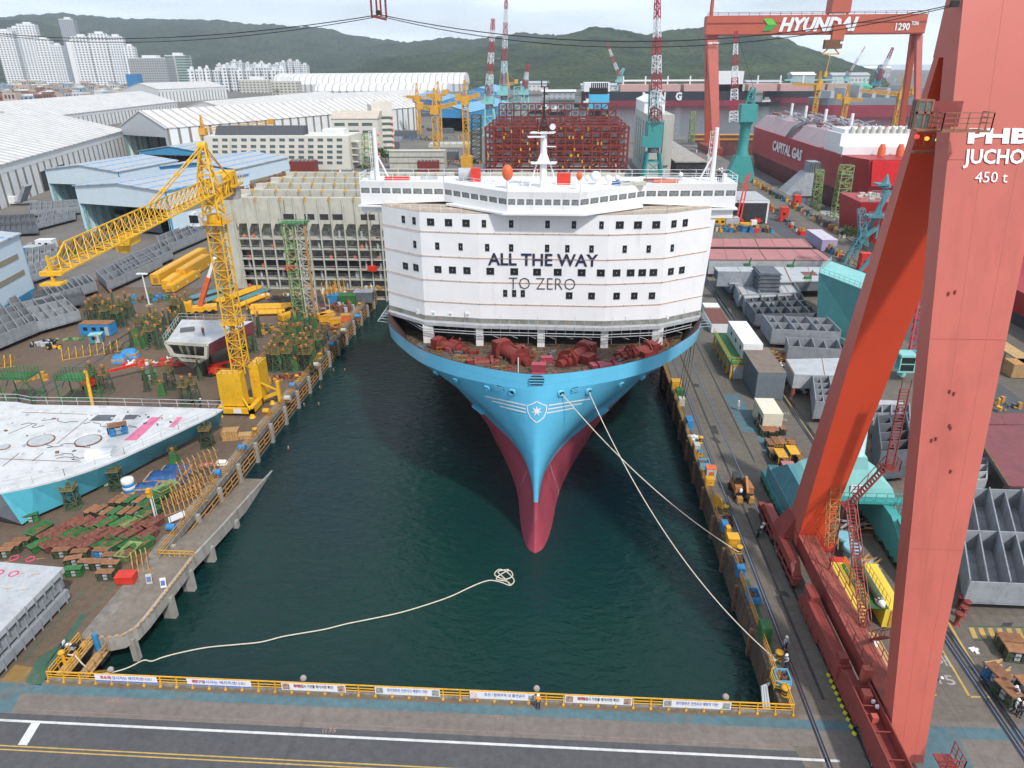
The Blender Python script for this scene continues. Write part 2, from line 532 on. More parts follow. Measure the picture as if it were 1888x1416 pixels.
land('yard_left_far',[rect(-3500,-83,172.0,360)],gm_far)
land('yard_right',[[(QX1+.9,QY),(100,QY),(100,380),(27.5,380),(27.5,150),(QX1+.9,128)],rect(100,2500,QY,215),rect(182,2500,215,600)],gm_right,-12)
land('dock_floor',[],gm_far)if 0 else None
mb=MB();mb .box(99,183,214,562,-12,-11);struct('dock_floor',mb,ground_mat('dock_floor_concrete',(.13,.12,.115),(.17,.165,.16),(.10,.08,.07),scale=.06))
land('yard_far',[rect(-4500,100,380,600),rect(-4500,-83,360,380),rect(-4500,-36,600,1000),rect(-4500,-85,1000,1500)],gm_far)
land('far_shore',[rect(-6500,2600,1500,6000)],gm_far)
# low quay lips of concrete
mb=MB();mb .box(QX0-1.6,QX0,51.5,172,-6.5,.02);struct('quay_edge_left',mb,m_conct)
mb=MB();mb .prism([(QX1,QY),(QX1+.9,QY),(QX1+.9,128),(27.5,150),(27.5,378),(26.8,378),(26.8,150),(QX1,128)],-6.5,.03);struct('quay_edge_right',mb,m_quay)
# water
def water_mat():
 m=bpy .data .materials .new('harbour_water');m .use_nodes=True
 n=m .node_tree;L=n .links .new;b=n .nodes['Principled BSDF']
 b .inputs['Base Color'].default_value=(.004,.024,.020,1)
 b .inputs['Roughness'].default_value=.12
 b .inputs['IOR'].default_value=1.33
 b .inputs['Specular IOR Level'].default_value=.5
 ge=n .nodes .new('ShaderNodeNewGeometry')
 def no(sc,mp_,det=3,dist=0.):
  mm=n .nodes .new('ShaderNodeMapping');mm .inputs['Scale'].default_value=mp_;mm .inputs['Rotation'].default_value=(0,0,.5)
  L(ge .outputs[0],mm .inputs[0])
  t=n .nodes .new('ShaderNodeTexNoise');t .inputs['Scale'].default_value=sc;t .inputs['Detail'].default_value=det;t .inputs['Distortion'].default_value=dist
  L(mm .outputs[0],t .inputs[0]);return t .outputs[0]
  # broad tint drift between greener and bluer water
 t0=no(.03,(1,1,1),3)
 cr_=n .nodes .new('ShaderNodeMapRange');cr_ .inputs[1].default_value=.4;cr_ .inputs[2].default_value=.6
 L(t0,cr_ .inputs[0])
 mx_=n .nodes .new('ShaderNodeMix');mx_ .data_type='RGBA'
 mx_ .inputs[6].default_value=(.005,.031,.025,1);mx_ .inputs[7].default_value=(.004,.022,.027,1)
 L(cr_ .outputs[0],mx_ .inputs[0]);L(mx_ .outputs[2],b .inputs['Base Color'])
 b1=n .nodes .new('ShaderNodeBump');b1 .inputs['Strength'].default_value=.9;b1 .inputs['Distance'].default_value=.32
 L(no(.55,(1,1.9,1),4,.4),b1 .inputs['Height'])
 b2=n .nodes .new('ShaderNodeBump');b2 .inputs['Strength'].default_value=.8;b2 .inputs['Distance'].default_value=.09
 L(no(2.2,(1,1.6,1),4),b2 .inputs['Height']);L(b1 .outputs[0],b2 .inputs['Normal'])
 L(b2 .outputs[0],b .inputs['Normal'])
 return m
mb=MB()
for x0,x1,y0,y1 in((-9000,99,-300,22000),(99,183,-300,214),(99,183,566,22000),(183,14000,-300,22000)):mb .add([(x0,y0,-3.5),(x1,y0,-3.5),(x1,y1,-3.5),(x0,y1,-3.5)],[(0,1,2,3)])
struct('water',mb,water_mat())
# hills
def hill(name,ridge,Yr,Yb,m,seed,rough=10,back=900):
 rr=random .Random(seed)
 from mathutils import noise as mn
 def at(px):
  for(a,b)in zip(ridge,ridge[1:]):
   if a[0]<=px<=b[0]:
    t=(px-a[0])/(b[0]-a[0]);t2=t*t*(3-2*t)*.5+t*.5
    return a[1]+(b[1]-a[1])*t2
  return ridge[-1][1]
 x0,x1=ridge[0][0],ridge[-1][0]
 N,M_=int((x1-x0)/4),46
 mb=MB();vs=[]
 for j in range(M_+1):
  t=j/M_
  for i in range(N+1):
   px=x0+(x1-x0)*i/N
   p=D(px,at(px),Yr)
   if t<=.8:
    s_=t/.8
    Y=Yb+(Yr-Yb)*s_
    X=p .x*(Y/Yr)**.85
    h=p .z*(s_**1.25*.55+.45*s_)
   else:
    s_=(t-.8)/.2
    Y=Yr+back*s_;X=p .x*(1+.1*s_);h=p .z*(1-s_**1.5*.95)
   a=min(1,s_*2.2)if t<=.8 else 1
   big=mn .noise(V((X/420,Y/420,seed)))*.30+mn .noise(V((X/150,Y/150,seed+3)))*.13
   if t<=.8:h*=1+big*(1-(t/.8)**6)
   h+=a*(mn .noise(V((X/45,Y/45,seed)))*rough+mn .noise(V((X/14,Y/14,1)))*rough*.55+rr .uniform(-.3,.3)*rough*.5)*.5
   vs .append((X,Y,max(h,-.4 if s_<.1 else .2)))
 fs=[(j*(N+1)+i,j*(N+1)+i+1,(j+1)*(N+1)+i+1,(j+1)*(N+1)+i)for j in range(M_)for i in range(N)]
 mb .add(vs,fs,False)
 return struct(name,mb,m)
def forest_mat(name,a,b_,c):
 m=bpy .data .materials .new(name);m .use_nodes=True
 n=m .node_tree;L=n .links .new;bs=n .nodes['Principled BSDF'];bs .inputs['Roughness'].default_value=.95;bs .inputs['Specular IOR Level'].default_value=.15
 ge=n .nodes .new('ShaderNodeNewGeometry')
 n1=n .nodes .new('ShaderNodeTexNoise');n1 .inputs['Scale'].default_value=.006;n1 .inputs['Detail'].default_value=9;n1 .inputs['Roughness'].default_value=.7;L(ge .outputs[0],n1 .inputs[0])
 r=n .nodes .new('ShaderNodeValToRGB');e=r .color_ramp .elements
 e[0].position=.36;e[0].color=(*a,1);e[1].position=.62;e[1].color=(*b_,1)
 L(n1 .outputs[0],r .inputs[0])
 n2=n .nodes .new('ShaderNodeTexVoronoi');n2 .inputs['Scale'].default_value=.06;L(ge .outputs[0],n2 .inputs[0])
 r2=n .nodes .new('ShaderNodeMapRange');r2 .inputs[1].default_value=0;r2 .inputs[2].default_value=.8;r2 .inputs[3].default_value=1.35;r2 .inputs[4].default_value=.5
 L(n2 .outputs[0],r2 .inputs[0])
 x=n .nodes .new('ShaderNodeMix');x .data_type='RGBA';x .blend_type='MULTIPLY';x .inputs[0].default_value=1
 L(r .outputs[0],x .inputs[6]);L(r2 .outputs[0],x .inputs[7])
 n3=n .nodes .new('ShaderNodeTexNoise');n3 .inputs['Scale'].default_value=.018;n3 .inputs['Detail'].default_value=5;L(ge .outputs[0],n3 .inputs[0])
 r3=n .nodes .new('ShaderNodeMapRange');r3 .inputs[1].default_value=.71;r3 .inputs[2].default_value=.74;r3 .inputs[4].default_value=.8
 L(n3 .outputs[0],r3 .inputs[0])
 y=n .nodes .new('ShaderNodeMix');y .data_type='RGBA';L(r3 .outputs[0],y .inputs[0]);L(x .outputs[2],y .inputs[6]);y .inputs[7].default_value=(*c,1)
 L(y .outputs[2],bs .inputs['Base Color'])
 bn=n .nodes .new('ShaderNodeBump');bn .inputs['Distance'].default_value=8;bn .inputs['Strength'].default_value=.9;L(n2 .outputs[0],bn .inputs['Height']);bn .invert=True
 L(bn .outputs[0],bs .inputs['Normal'])
 return m
fm=forest_mat('forest',(.012,.030,.012),(.060,.088,.030),(.25,.22,.17))
fm2=forest_mat('far_forest',(.014,.032,.018),(.055,.078,.034),(.20,.18,.14))
hill('hills_far',[(-500,60),(-200,45),(0,31),(60,25),(110,24),(180,30),(250,33),(330,35),(400,37),(470,46),(560,48),(600,53),(650,65),(710,72),(760,80),(800,88),(900,100)],5200,2900,fm2,3,26,1500)
hill('hills_middle',[(560,110),(640,92),(700,82),(770,76),(820,69),(870,72),(920,66),(960,59),(1000,62),(1060,66),(1100,74),(1180,90),(1300,110)],4300,2700,fm2,8,22,1200)
hill('hills_near',[(560,146),(640,132),(690,110),(740,104),(800,97),(850,90),(920,84),(990,76),(1040,64),(1070,56),(1095,47),(1118,49),(1150,56),(1195,62),(1235,54),(1290,51),(1350,54),(1400,58),(1440,68),(1490,88),(1530,102),(1575,119),(1610,130)],2900,1750,fm,5,13,900)
hill('hill_left_near',[(-300,70),(-60,44),(20,36),(60,38),(100,48),(170,66),(260,96),(330,118),(400,128),(450,134)],3800,2600,fm2,6,20,1000)
# ------------------------------------------------------------------ apron paint, road
def sheet(name,polys,m,z):
 mb=MB()
 for p in polys:mb .add([(x,y,z)for x,y in p],[tuple(range(len(p)))])
 return struct(name,mb,m)
def gp(*pts):return[tuple(g(x,y)[:2])for x,y in pts]
sheet('road',[rect(-400,21.6,-60,42.55)],gm_road,.006)
sheet('road_line_white',[rect(-400,24.0,41.68,41.92)],pm_white,.012)
sheet('road_line_white',[rect(30.5,60,41.1,41.5)],pm_white,.012)
sheet('road_line_cross',[[(-44.7,41.68),(-43.9,41.68),(-43.55,39.5),(-44.35,39.5)],[(-49.5,41.35),(-47.6,41.35),(-47.7,40.95),(-49.6,40.95)]],pm_white,.012)
sheet('road_line_yellow',[rect(-400,60,39.3,39.42),rect(-400,60,38.95,39.07)],pm_yellow,.012)
sheet('road_line_pink',[rect(-46.5,21,42.98,43.04)],pm_pink,.010)
sheet('apron_teal_strip',[rect(-47.75,30,44.75,45.75),[(-400,42.6),(-47.3,42.6),(-48.0,45.75),(-400,45.75)]],pm_teal,.006)
sheet('apron_rust_strip',[rect(-46,22,45.75,46.25)],ground_mat('rust_stained_kerb_strip',(.14,.10,.065),(.17,.13,.085),(.10,.065,.04),scale=.3),.008)
sheet('apron_teal_right',[gp((1700,1338),(1888,1345),(1888,1367),(1768,1362),(1795,1416),(1700,1416),(1690,1390))],pm_teal,.006)
sheet('yard_green_marking',[gp((70,1215),(120,1180),(110,1195),(60,1262),(45,1258)),gp((62,1262),(150,1130),(160,1134),(76,1264))],pm_green,.006)
sheet('yard_yellow_marking',[gp((0,1256),(28,1225),(68,1232),(45,1257))],paintmat('worn_ochre_marking',(.26,.16,.05),.5),.005)
sheet('yard_green_lines',[gp((45,1217),(160,1085),(158,1084),(42,1216)),gp((42,1217),(108,1221),(108,1219),(42,1216)),gp((80,1230),(225,1060),(223,1059),(78,1230))],pm_green,.008)
sheet('apron_patch',[gp((1463,1376),(1506,1376),(1520,1416),(1485,1416)),gp((1425,1046),(1445,1049),(1462,1062),(1430,1060))],gm_right,.010)
sheet('yard_patch',[gp((1428,1088),(1450,1091),(1458,1102),(1432,1096)),gp((1307,786),(1320,784),(1326,802),(1312,798)),gp((1308,806),(1322,808),(1330,817),(1320,817)),gp((1278,707),(1288,708),(1290,714),(1280,714)),gp((1850,1148),(1868,1148),(1864,1156),(1845,1155)),gp((1795,1178),(1812,1178),(1815,1182),(1796,1182))],pm_dark,.008)
sheet('yard_yellow_lines',[gp((1742,1140),(1746,1140),(1852,1318),(1846,1316)),gp((1722,1174),(1724,1174),(1790,1284),(1786,1286)),gp((1786,1283),(1832,1284),(1832,1287),(1786,1286)),gp((1710,1280),(1727,1280),(1727,1283),(1710,1283)),gp((1384,640),(1386,640),(1530,850),(1527,850))],pm_yellow,.008)
sheet('yard_crossing',[gp((1786+17.2*k,1157+.3*k),(1795+17.2*k,1157+.3*k),(1803+17.2*k,1177),(1794+17.2*k,1177))for k in range(7)],pm_yellow,.008)
sheet('yard_crossing_border',[gp((1782,1155),(1900,1158),(1900,1156),(1781,1153)),gp((1795,1179),(1900,1179),(1900,1181),(1797,1181))],pm_green,.010)
sheet('yard_teal_marking',[[(29.4,99),(32.2,99),(32.2,113),(29.4,113)],[(31.2,92),(34.5,92),(34.5,98),(31.2,98)]],pm_teal,.006)
sheet('yard_maroon_strip',[gp((92,560),(300,448),(318,448),(118,566))],paintmat('maroon_strip',(.15,.06,.06),.4),.006)
# crane and yard rails
def rails(name,xs,y0,y1,w_=.35,gap=.0):
 mb=MB()
 for x in xs:mb .box(x-w_,x+w_,y0,y1,-.05,.012)
 o=struct(name,mb,m_rail)
 mb=MB()
 for x in xs:mb .box(x-.05,x+.05,y0,y1,.012,.05)
 struct(name+'_head',mb,m_railtop)
rails('crane_rail_quay',[23.0],-50,380,.22)
rails('crane_rail_gantry',[26.4],20,380,.12)
rails('crane_rail_inner',[39.2,40.0],-50,600,.3)
rails('crane_rail_left',[-88.5,-91.0],60,360,.25)
rails('dock_rail_right',[84,86,94],150,560,.3)
sheet('dock_road',[rect(74,82,150,420)],gm_road,.006)
sheet('cable_slot',[rect(24.6,24.9,48,300),rect(28.9,29.15,90,300)],pm_dark,.010)
def ground_text(name,txt,px,py,h,rz,m=None,z=.012,sx=.8):
 me=text_mesh(txt,h,depth=.0,bold=.01,sx=sx)
 me .materials .clear();me .materials .append(m or pm_white)
 o=bpy .data .objects .new(name,me);COL .objects .link(o)
 p=g(px,py);o .location=(p .x,p .y,z);o .rotation_euler=(0,0,rz);o['kind']='structure'
faded=paintmat('faded_white_lettering',(.34,.33,.31),.4,(.2,.18,.16))
ground_text('ground_lettering','15',1746,1262,1.15,-.03,faded,sx=1.25)
ground_text('ground_lettering','도해',1728,1226,1.1,-.03,faded,sx=1.0)
ground_text('ground_lettering','15',1443,776,.95,-.03,faded,sx=1.4)
ground_text('ground_lettering','내비',1441,764,.85,-.03,faded,sx=1.3)
ground_text('ground_lettering','((35',606,1350,.42,0,pm_pink,sx=1.3)
ground_text('ground_lettering','((35',916,1326,.42,0,pm_pink,sx=1.3)
ground_text('ground_lettering','6658',210,1295,.42,0,pm_pink,sx=1.3)
# ------------------------------------------------------------------ ramp jetty
def ramp():
 z0=[(0,51.3),(0,64),(-3.9,92)]
 def zr(y):return 0 if y<64 else-3.9*(y-64)/26
 t=thing('slipway','curved concrete slipway descending into the dark green basin','slipway',(0,0,0))
 outer=[(-45.0,51.3),(-43.5,51.35),(-42.3,51.8),(-41.5,53.0),(-41.3,54.6),(-41.25,57.2),(-41.1,64),(-41.2,72),(-41.5,80),(-41.7,86),(-41.8,90.5)]
 ic=[(-45.3,51.6),(-45.3,51.7),(-45.3,51.9),(-45.3,52.6),(-45.3,54.5),(-45.3,58),(-45.3,64),(-45.3,72),(-45.3,80),(-45.3,86),(-45.3,90.5)]
 mb=MB()
 a=[(x,y,zr(y)+.01)for x,y in outer];b=[(x,y,zr(y)+.01)for x,y in ic]
 mb .loft([b,a],False)
 a2=[(x,y,z-.7)for x,y,z in a];b2=[(x,y,z-.7)for x,y,z in b]
 mb .loft([a2,b2],False)
 part(t,'deck',mb,gm_ramp)
 mb=MB()
 inn=[]
 for i,(x,y)in enumerate(outer):
  d=V(ic[i])-V((x,y));d=V((1,0))if d .length<.01 else d .normalized();inn .append((x+d .x*.28,y+d .y*.28))
 mb .loft([[(x,y,zr(y)-1.25)for x,y in outer],[(x,y,zr(y)+.38)for x,y in outer],[(x,y,zr(y)+.38)for x,y in inn],[(x,y,zr(y)-.2)for x,y in inn]],False)
 part(t,'parapet',mb,m_conc)
 mb=MB()
 def ln(p,q):return math .hypot(q[0]-p[0],q[1]-p[1])
 k=0
 for i in range(6):
  p,q=outer[i],outer[i+1];n_=max(1,int(ln(p,q)/.55))
  for j in range(n_):
   x=p[0]+(q[0]-p[0])*j/n_;y=p[1]+(q[1]-p[1])*j/n_;mb=MB()
   mb .bc(x*.995-.1,y+.1,.36,.34,.22,.16,math .atan2(q[1]-p[1],q[0]-p[0]));part(t,'coping_stud',mb,m_wood)
 for y in(52.6,58.8,63.2,68.5,75.5):
  mb=MB();z=zr(y)
  mb .box(-42.3,-40.95 if y>54 else-41.7,y-.32,y+.32,-6,z-.7);part(t,'pier',mb,m_conc)
ramp()
# ================================================================== yellow railings and banners along the basin
def fence_near():
 t=thing('railing','yellow railing along the near end of the basin, hung with white banners','railing',(0,46.28,0))
 pm=MB();rm=MB()
 x0,x1=-46.2,21.5
 for z in(.45,.75,1.1):rm .beam((x0,0,z),(x1,0,z),.06)
 rm .beam((x0,0,1.12),(x1,0,1.12),.09)
 n=44
 part(t,'rails',rm,m_yel)
 for i in range(n+1):
  x=x0+(x1-x0)*i/n
  mb=MB();mb .beam((x,0,0),(x,0,1.12),.09);mb .bc(x,-.13,0,.22,.26,.16);mb .beam((x,-.25,.1),(x,0,.6),.05)
  part(t,'post',mb,m_yel)
 mb=MB();mb .box(x0-.1,x1+.1,-.12,.22,0.01,.2);part(t,'kerb',mb,m_conct)
fence_near()
BT=[('고소차 감시자는 배치하셨나요?',0,'white banner nearest the yellow stairs, blue stripe along its foot'),('화기 감시자는 배치하셨나요?',0,'second white banner with a blue foot stripe, right of the stair one'),('화기작업시 가연물 제거/이면 확인!',1,'white banner with small fire pictures at both ends, left half of the railing'),('정리정돈은 안전사고 예방의 기본!',2,'white tidy-up banner with grey pictures, at the middle of the railing'),('호선 / 탑재구역 내 흡연금지',3,'white banner with a red no-smoking sign beside the worker'),('화기작업시 가연물 제거/이면 확인!',1,'white banner with fire pictures just right of the worker'),('정리정돈은 안전사고 예방의 기본!',2,'rightmost white banner on the railing, nearest the red gantry')]
m_banner=mat('banner_white',(.72,.72,.74),.6,var=.04)
m_bblue=mat('banner_blue',(.10,.16,.45),.6);m_bred=mat('banner_red',(.55,.06,.08),.6);m_bgrey=mat('banner_picture',(.35,.22,.18),.6,var=.7,scale=3);m_bpic=mat('banner_picture_grey',(.30,.31,.32),.6,var=.7,scale=4)
xs=[(176,290),(345,463),(519,637),(691,811),(866,986),(1041,1166),(1223,1349)]
for(txt,k,lab),(a,b_)in zip(BT,xs):
 X0,X1=g(a,1262).x,g(b_,1262).x
 f=46.05/g(a,1262).y
 X0=D(a,1250+(a/1350)*50,46.1).x;X1=D(b_,1250+(b_/1350)*50,46.1).x
 w_=X1-X0
 t=thing('banner',lab,'banner',((X0+X1)/2,46.2,.28))
 mb=MB();mb .box(-w_/2,w_/2,-.02,.0,0,.84);part(t,'cloth',mb,m_banner)
 tw=w_*(.84 if k==0 else .62)
 me_off=0 if k!=3 else .2
 lettering(t,'lettering',txt,.30,m_bblue if k!=1 else m_navy,(me_off,-.03,.38),(PI/2,0,0),fit=tw,depth=.012,bold=.006)
 if k in(0,1):
  lettering(t,'lettering',txt .split(' ')[0],.30,m_bred,(-tw/2+tw*.115,-.038,.38),(PI/2,0,0),fit=tw*.22,depth=.012,bold=.012)
 if k==0:
  mb=MB();mb .box(-w_/2,w_/2,-.026,-.02,.02,.17);part(t,'stripe',mb,m_bblue)
 elif k==3:
  mb=MB();n_=20
  for i in range(n_):
   a0,a1=2*PI*i/n_,2*PI*(i+1)/n_
   mb .beam((-w_*.44+.28*math .cos(a0),-.03,.42+.28*math .sin(a0)),(-w_*.44+.28*math .cos(a1),-.03,.42+.28*math .sin(a1)),.05,.01)
  mb .beam((-w_*.44-.2,-.03,.62),(-w_*.44+.2,-.03,.22),.05,.01);part(t,'no_smoking_sign',mb,m_bred)
  mb=MB();mb .box(w_*.40,w_*.49,-.026,-.02,.05,.62);part(t,'picture',mb,m_bpic)
 else:
  for s_ in(-1,1):
   mb=MB();mb .box(s_*w_*.43-w_*.055,s_*w_*.43+w_*.055,-.026,-.02,.08,.78);part(t,'picture',mb,m_bgrey if k==1 else m_bpic)
def railing(name,pts,label,m=None,h=1.1,sp=2.0,b=.07,bars=(1,.6,.3),wall=False):
 t=thing(name,label,'railing',pts[0])
 o=V((pts[0][0],pts[0][1],pts[0][2]if len(pts[0])>2 else 0))
 P=[V((p[0],p[1],p[2]if len(p)>2 else 0))-o for p in pts]
 rm=MB();pm=MB()
 for a,c in zip(P,P[1:]):
  for k in bars:rm .beam(a+V((0,0,h*k)),c+V((0,0,h*k)),b)
  n=max(1,round((c-a).length/sp))
  for i in range(n+(c is P[-1])):
   p=a .lerp(c,i/n);pm=MB();pm .beam(p,p+V((0,0,h)),b);part(t,'post',pm,m or m_yel2)
 part(t,'rails',rm,m or m_yel2)
 return t
railing('railing',[(-45.35,64.6),(-45.35,79.6),(-46.4,80.4),(-46.4,82),(-45.35,83),(-45.35,171.5)],'long ochre railing on the left edge of the basin')
railing('railing',[(21.1,49.3),(21.1,74),(20.8,75),(20.8,128)],'ochre railing on the right edge of the basin')
railing('railing',[(21.55,46.4),(21.55,48.6),(20.6,48.9),(20.6,50.2),(21.1,50.6)],'short yellow corner railing by the bollard at the right end of the banners',m_yel,sp=.9)
railing('barrier',[(-45.3,64.6),(-41.0,64.6)],'low yellow barrier across the top of the slipway',m_yel,h=.9,bars=(1,.55),sp=.6)
# stair frame at the left near corner
t=thing('access_stairs','yellow steel stairway landing at the near left corner of the basin','stairs',(-45.6,46.9,0))
mb=MB();mb .box(-.5,.7,0,4.4,-.1,.02);mb .box(.7,1.9,.6,4.2,-1.2,-1.1);part(t,'walkway',mb,m_wood)
mb=MB()
for x in(-.6,.75):mb .rail([(x,-.3,0),(x,4.3,0)],1.15,1.1,.07,(1,.7,.4))
part(t,'handrail',mb,m_yel)
mb=MB()
mb .rail([(1.95,0,-1.1),(1.95,4.2,-1.1)],1.1,1.1,.07,(1,.6));mb .beam((.8,.3,0),(1.7,3.8,-3.2),.12);mb .beam((1.3,.3,0),(2.1,3.8,-3.2),.12)
part(t,'lower_stair',mb,m_yel2)
mb=MB();mb .tube((.9,4.3,-1.6),(.9,4.3,1.0),.28);mb .tube((1.2,1.2,-4),(1.4,1.0,-.6),.2);part(t,'blue_pipe',mb,m_blue)
# quay walls: piles and braces under each edge
def fender(x,y,s):
 mb=MB()
 mb .box(x-.1*s,x+.35*s,y-.35,y+.35,-5,.05)if s>0 else mb .box(x-.35,x+.1,y-.35,y+.35,-5,.05)
 return mb
for i in range(17):
 y=67+i*6.3
 t=thing('quay_fender','pale concrete fender pile on the left quay wall, %s from the slipway'%ORD[i],'fender',(QX0,y,0),group='fender piles along the left quay')
 mb=MB();mb .box(.0,.5,-.27,.27,-5,-.2);part(t,'pile',mb,m_conc)
for i in range(12):
 y=50+i*6.6
 t=thing('quay_fender','rusty fender pile on the right quay wall, %s from the banners'%ORD[i],'fender',(QX1,y,0),group='fender piles along the right quay')
 mb=MB();mb .box(-.35,.0,-.22,.22,-5,-.1);part(t,'pile',mb,m_rust)
mb=MB()
for i in range(52):
 y=67+i*2.03
 mb .beam((.25,y,-1.0),(.25,y,-2.4),.12)
for z in(-1.0,-1.7,-2.4):mb .beam((.25,66,z),(.25,171,z),.12)
solo('wall_ladder_rack',mb,m_crate,'rusty lattice hung under the lip of the left quay','lattice',(QX0,0,0))
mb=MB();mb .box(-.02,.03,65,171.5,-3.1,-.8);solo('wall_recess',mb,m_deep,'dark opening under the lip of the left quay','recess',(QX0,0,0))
# ================================================================== THE SHIP
CX=-1.8
def curve(tab,s):
 for(a,b_)in zip(tab,tab[1:]):
  if s<=b_[0]:
   t=(s-a[0])/(b_[0]-a[0]);return a[1]+(b_[1]-a[1])*t
 return tab[-1][1]
def smooth(tab,s):
# Catmull-Rom through the table
 for i in range(len(tab)-1):
  if s<=tab[i+1][0]:
   p1,p2=tab[i],tab[i+1]
   p0=tab[i-1]if i else p1;p3=tab[i+2]if i+2<len(tab)else p2
   t=(s-p1[0])/(p2[0]-p1[0]);h=p2[0]-p1[0]
   m1=(p2[1]-p0[1])/max(p2[0]-p0[0],1e-6)*h;m2=(p3[1]-p1[1])/max(p3[0]-p1[0],1e-6)*h
   return(2*t**3-3*t*t+1)*p1[1]+(t**3-2*t*t+t)*m1+(-2*t**3+3*t*t)*p2[1]+(t**3-t*t)*m2
 return tab[-1][1]
T_TOP=[(0,.3),(.35,1.7),(1.35,4.2),(4.7,9.6),(10,14.8),(16.7,18.8),(25,22.7),(33,24.8),(45,26.3),(60,26.75),(340,26.75)]
T_28=[(0,.25),(6,.75),(11,2.1),(15.7,4.0),(19,5.9),(23,8.2),(27,10.6),(34,14.5),(45,19.5),(60,23.5),(80,26.2),(100,26.75),(340,26.75)]
T_WL=[(0,.05),(.6,.75),(1.7,1.25),(4,1.8),(7,2.2),(12,2.7),(16,3.4),(21,4.7),(30,7.6),(37,9.9),(43,12.6),(55,17.5),(75,23.5),(100,26.4),(340,26.75)]
def ztop(s):return 19.9-.13*min(s,27)if s<27 else 16.4
SS=[0,.12,.35,.7,1.2,1.9,2.8,4,5.3,6.8,8.4,10.2,12.2,14.5,17,19.7,22.6,25.8,29.5,34,40,48,60,80,110,340]
LEV=[0,.25,.5,.75,1.0,1.12,1.3,1.48,1.66,1.84,2.0]
ZB=2.8
def hullpt(side,s,k):
 zk=ztop(s)-1.95
 if k<=1:
  z=-3.7+(ZB+3.7)*k
  e=k**1.2
  h=smooth(T_WL,s)*(1-e)+smooth(T_28,s)*e
  y0=72.0+1.9*k**.6
 elif k<=2:
  q=k-1
  z=ZB+(zk-ZB)*q
  e=q**1.45
  h=smooth(T_28,s)*(1-e)+(smooth(T_TOP,s)*.992)*e
  y0=73.9+.1*q
 else:
  z=ztop(s);h=smooth(T_TOP,s);y0=74.0
 return V((CX+side*h,y0+s,z))
ship=thing('container_ship','huge light-blue container ship, bow first, white house reading ALL THE WAY TO ZERO','ship')
hull=MB()
for side in(-1,1):
 for kk in range(len(LEV)):
  pass
 rows=[[hullpt(side,s,k)for s in SS]for k in LEV]+[[hullpt(side,s,3)for s in SS]]
 if side<0:rows=[r[::-1]for r in rows]
 for i in range(len(rows)-1):
  hull .m=1 if LEV[i]<1.0 else 0
  hull .loft([rows[i],rows[i+1]],False,False,True)
 bow=[hullpt(side,0,k)for k in LEV]+[hullpt(side,0,3)]
 rows2=bow
 # nose strip between the two sides
bl=[hullpt(-1,0,k)for k in LEV]+[hullpt(-1,0,3)];br=[hullpt(1,0,k)for k in LEV]+[hullpt(1,0,3)]
for i in range(len(bl)-1):
 hull .m=1 if i<4 else 0
 hull .add([bl[i],br[i],br[i+1],bl[i+1]],[(0,1,2,3)],True)
hull .m=0
hm=hull .mesh('hull',[m_cyan,m_red])
bmh=bmesh .new();bmh .from_mesh(hm);bmesh .ops .remove_doubles(bmh,verts=bmh .verts,dist=.003);bmesh .ops .recalc_face_normals(bmh,faces=bmh .faces)
KZ={(round(p .x,2),round(p .y,2),round(p .z,2))for sd_ in(-1,1)for p in(hullpt(sd_,s,2.0)for s in SS)}
for e_ in bmh .edges:
 if all((round(v .co .x,2),round(v .co .y,2),round(v .co .z,2))in KZ for v in e_ .verts):e_ .smooth=False
bmh .to_mesh(hm);bmh .free()
ho=bpy .data .objects .new('hull',hm);COL .objects .link(ho);ho .parent=ship
# the inner bulwark, top rail and forecastle deck
def deckpt(side,s,f):
 zk=ztop(s)-1.95;z=max(zk-1.6,12.3);p=hullpt(side,s,1+(z-ZB)/(zk-ZB))
 return V((CX+(p .x-CX)*f,p .y+.35,z))
mb=MB()
for side in(-1,1):
 a=[hullpt(side,s,3)for s in SS[:21]]
 b_=[V((CX+(p .x-CX)*.994,p .y+.12,p .z))for p in a]
 c_=[deckpt(side,s,.985)for s in SS[:21]]
 mb .loft([a,b_,c_],False,False,True)
part(ship,'bulwark_inside',mb,mat('shade_dark_bulwark',(.05,.025,.024),.8,var=.3,scale=1.5))  # shadow inside the bulwark put into this near-black oxide colour
n_=len(SS[:21])
vs=[deckpt(-1,s,.984)for s in SS[:21]][::-1]+[deckpt(1,s,.984)for s in SS[:21]]
mb=MB()
mb .add(vs,[(i,i+1,2*n_-2-i,2*n_-1-i)for i in range(n_-1)])
part(ship,'forecastle_deck',mb,mat('forecastle_primer',(.06,.036,.025),.85,var=.4,scale=.8,dirt=(.24,.17,.10),dirtamt=.4))
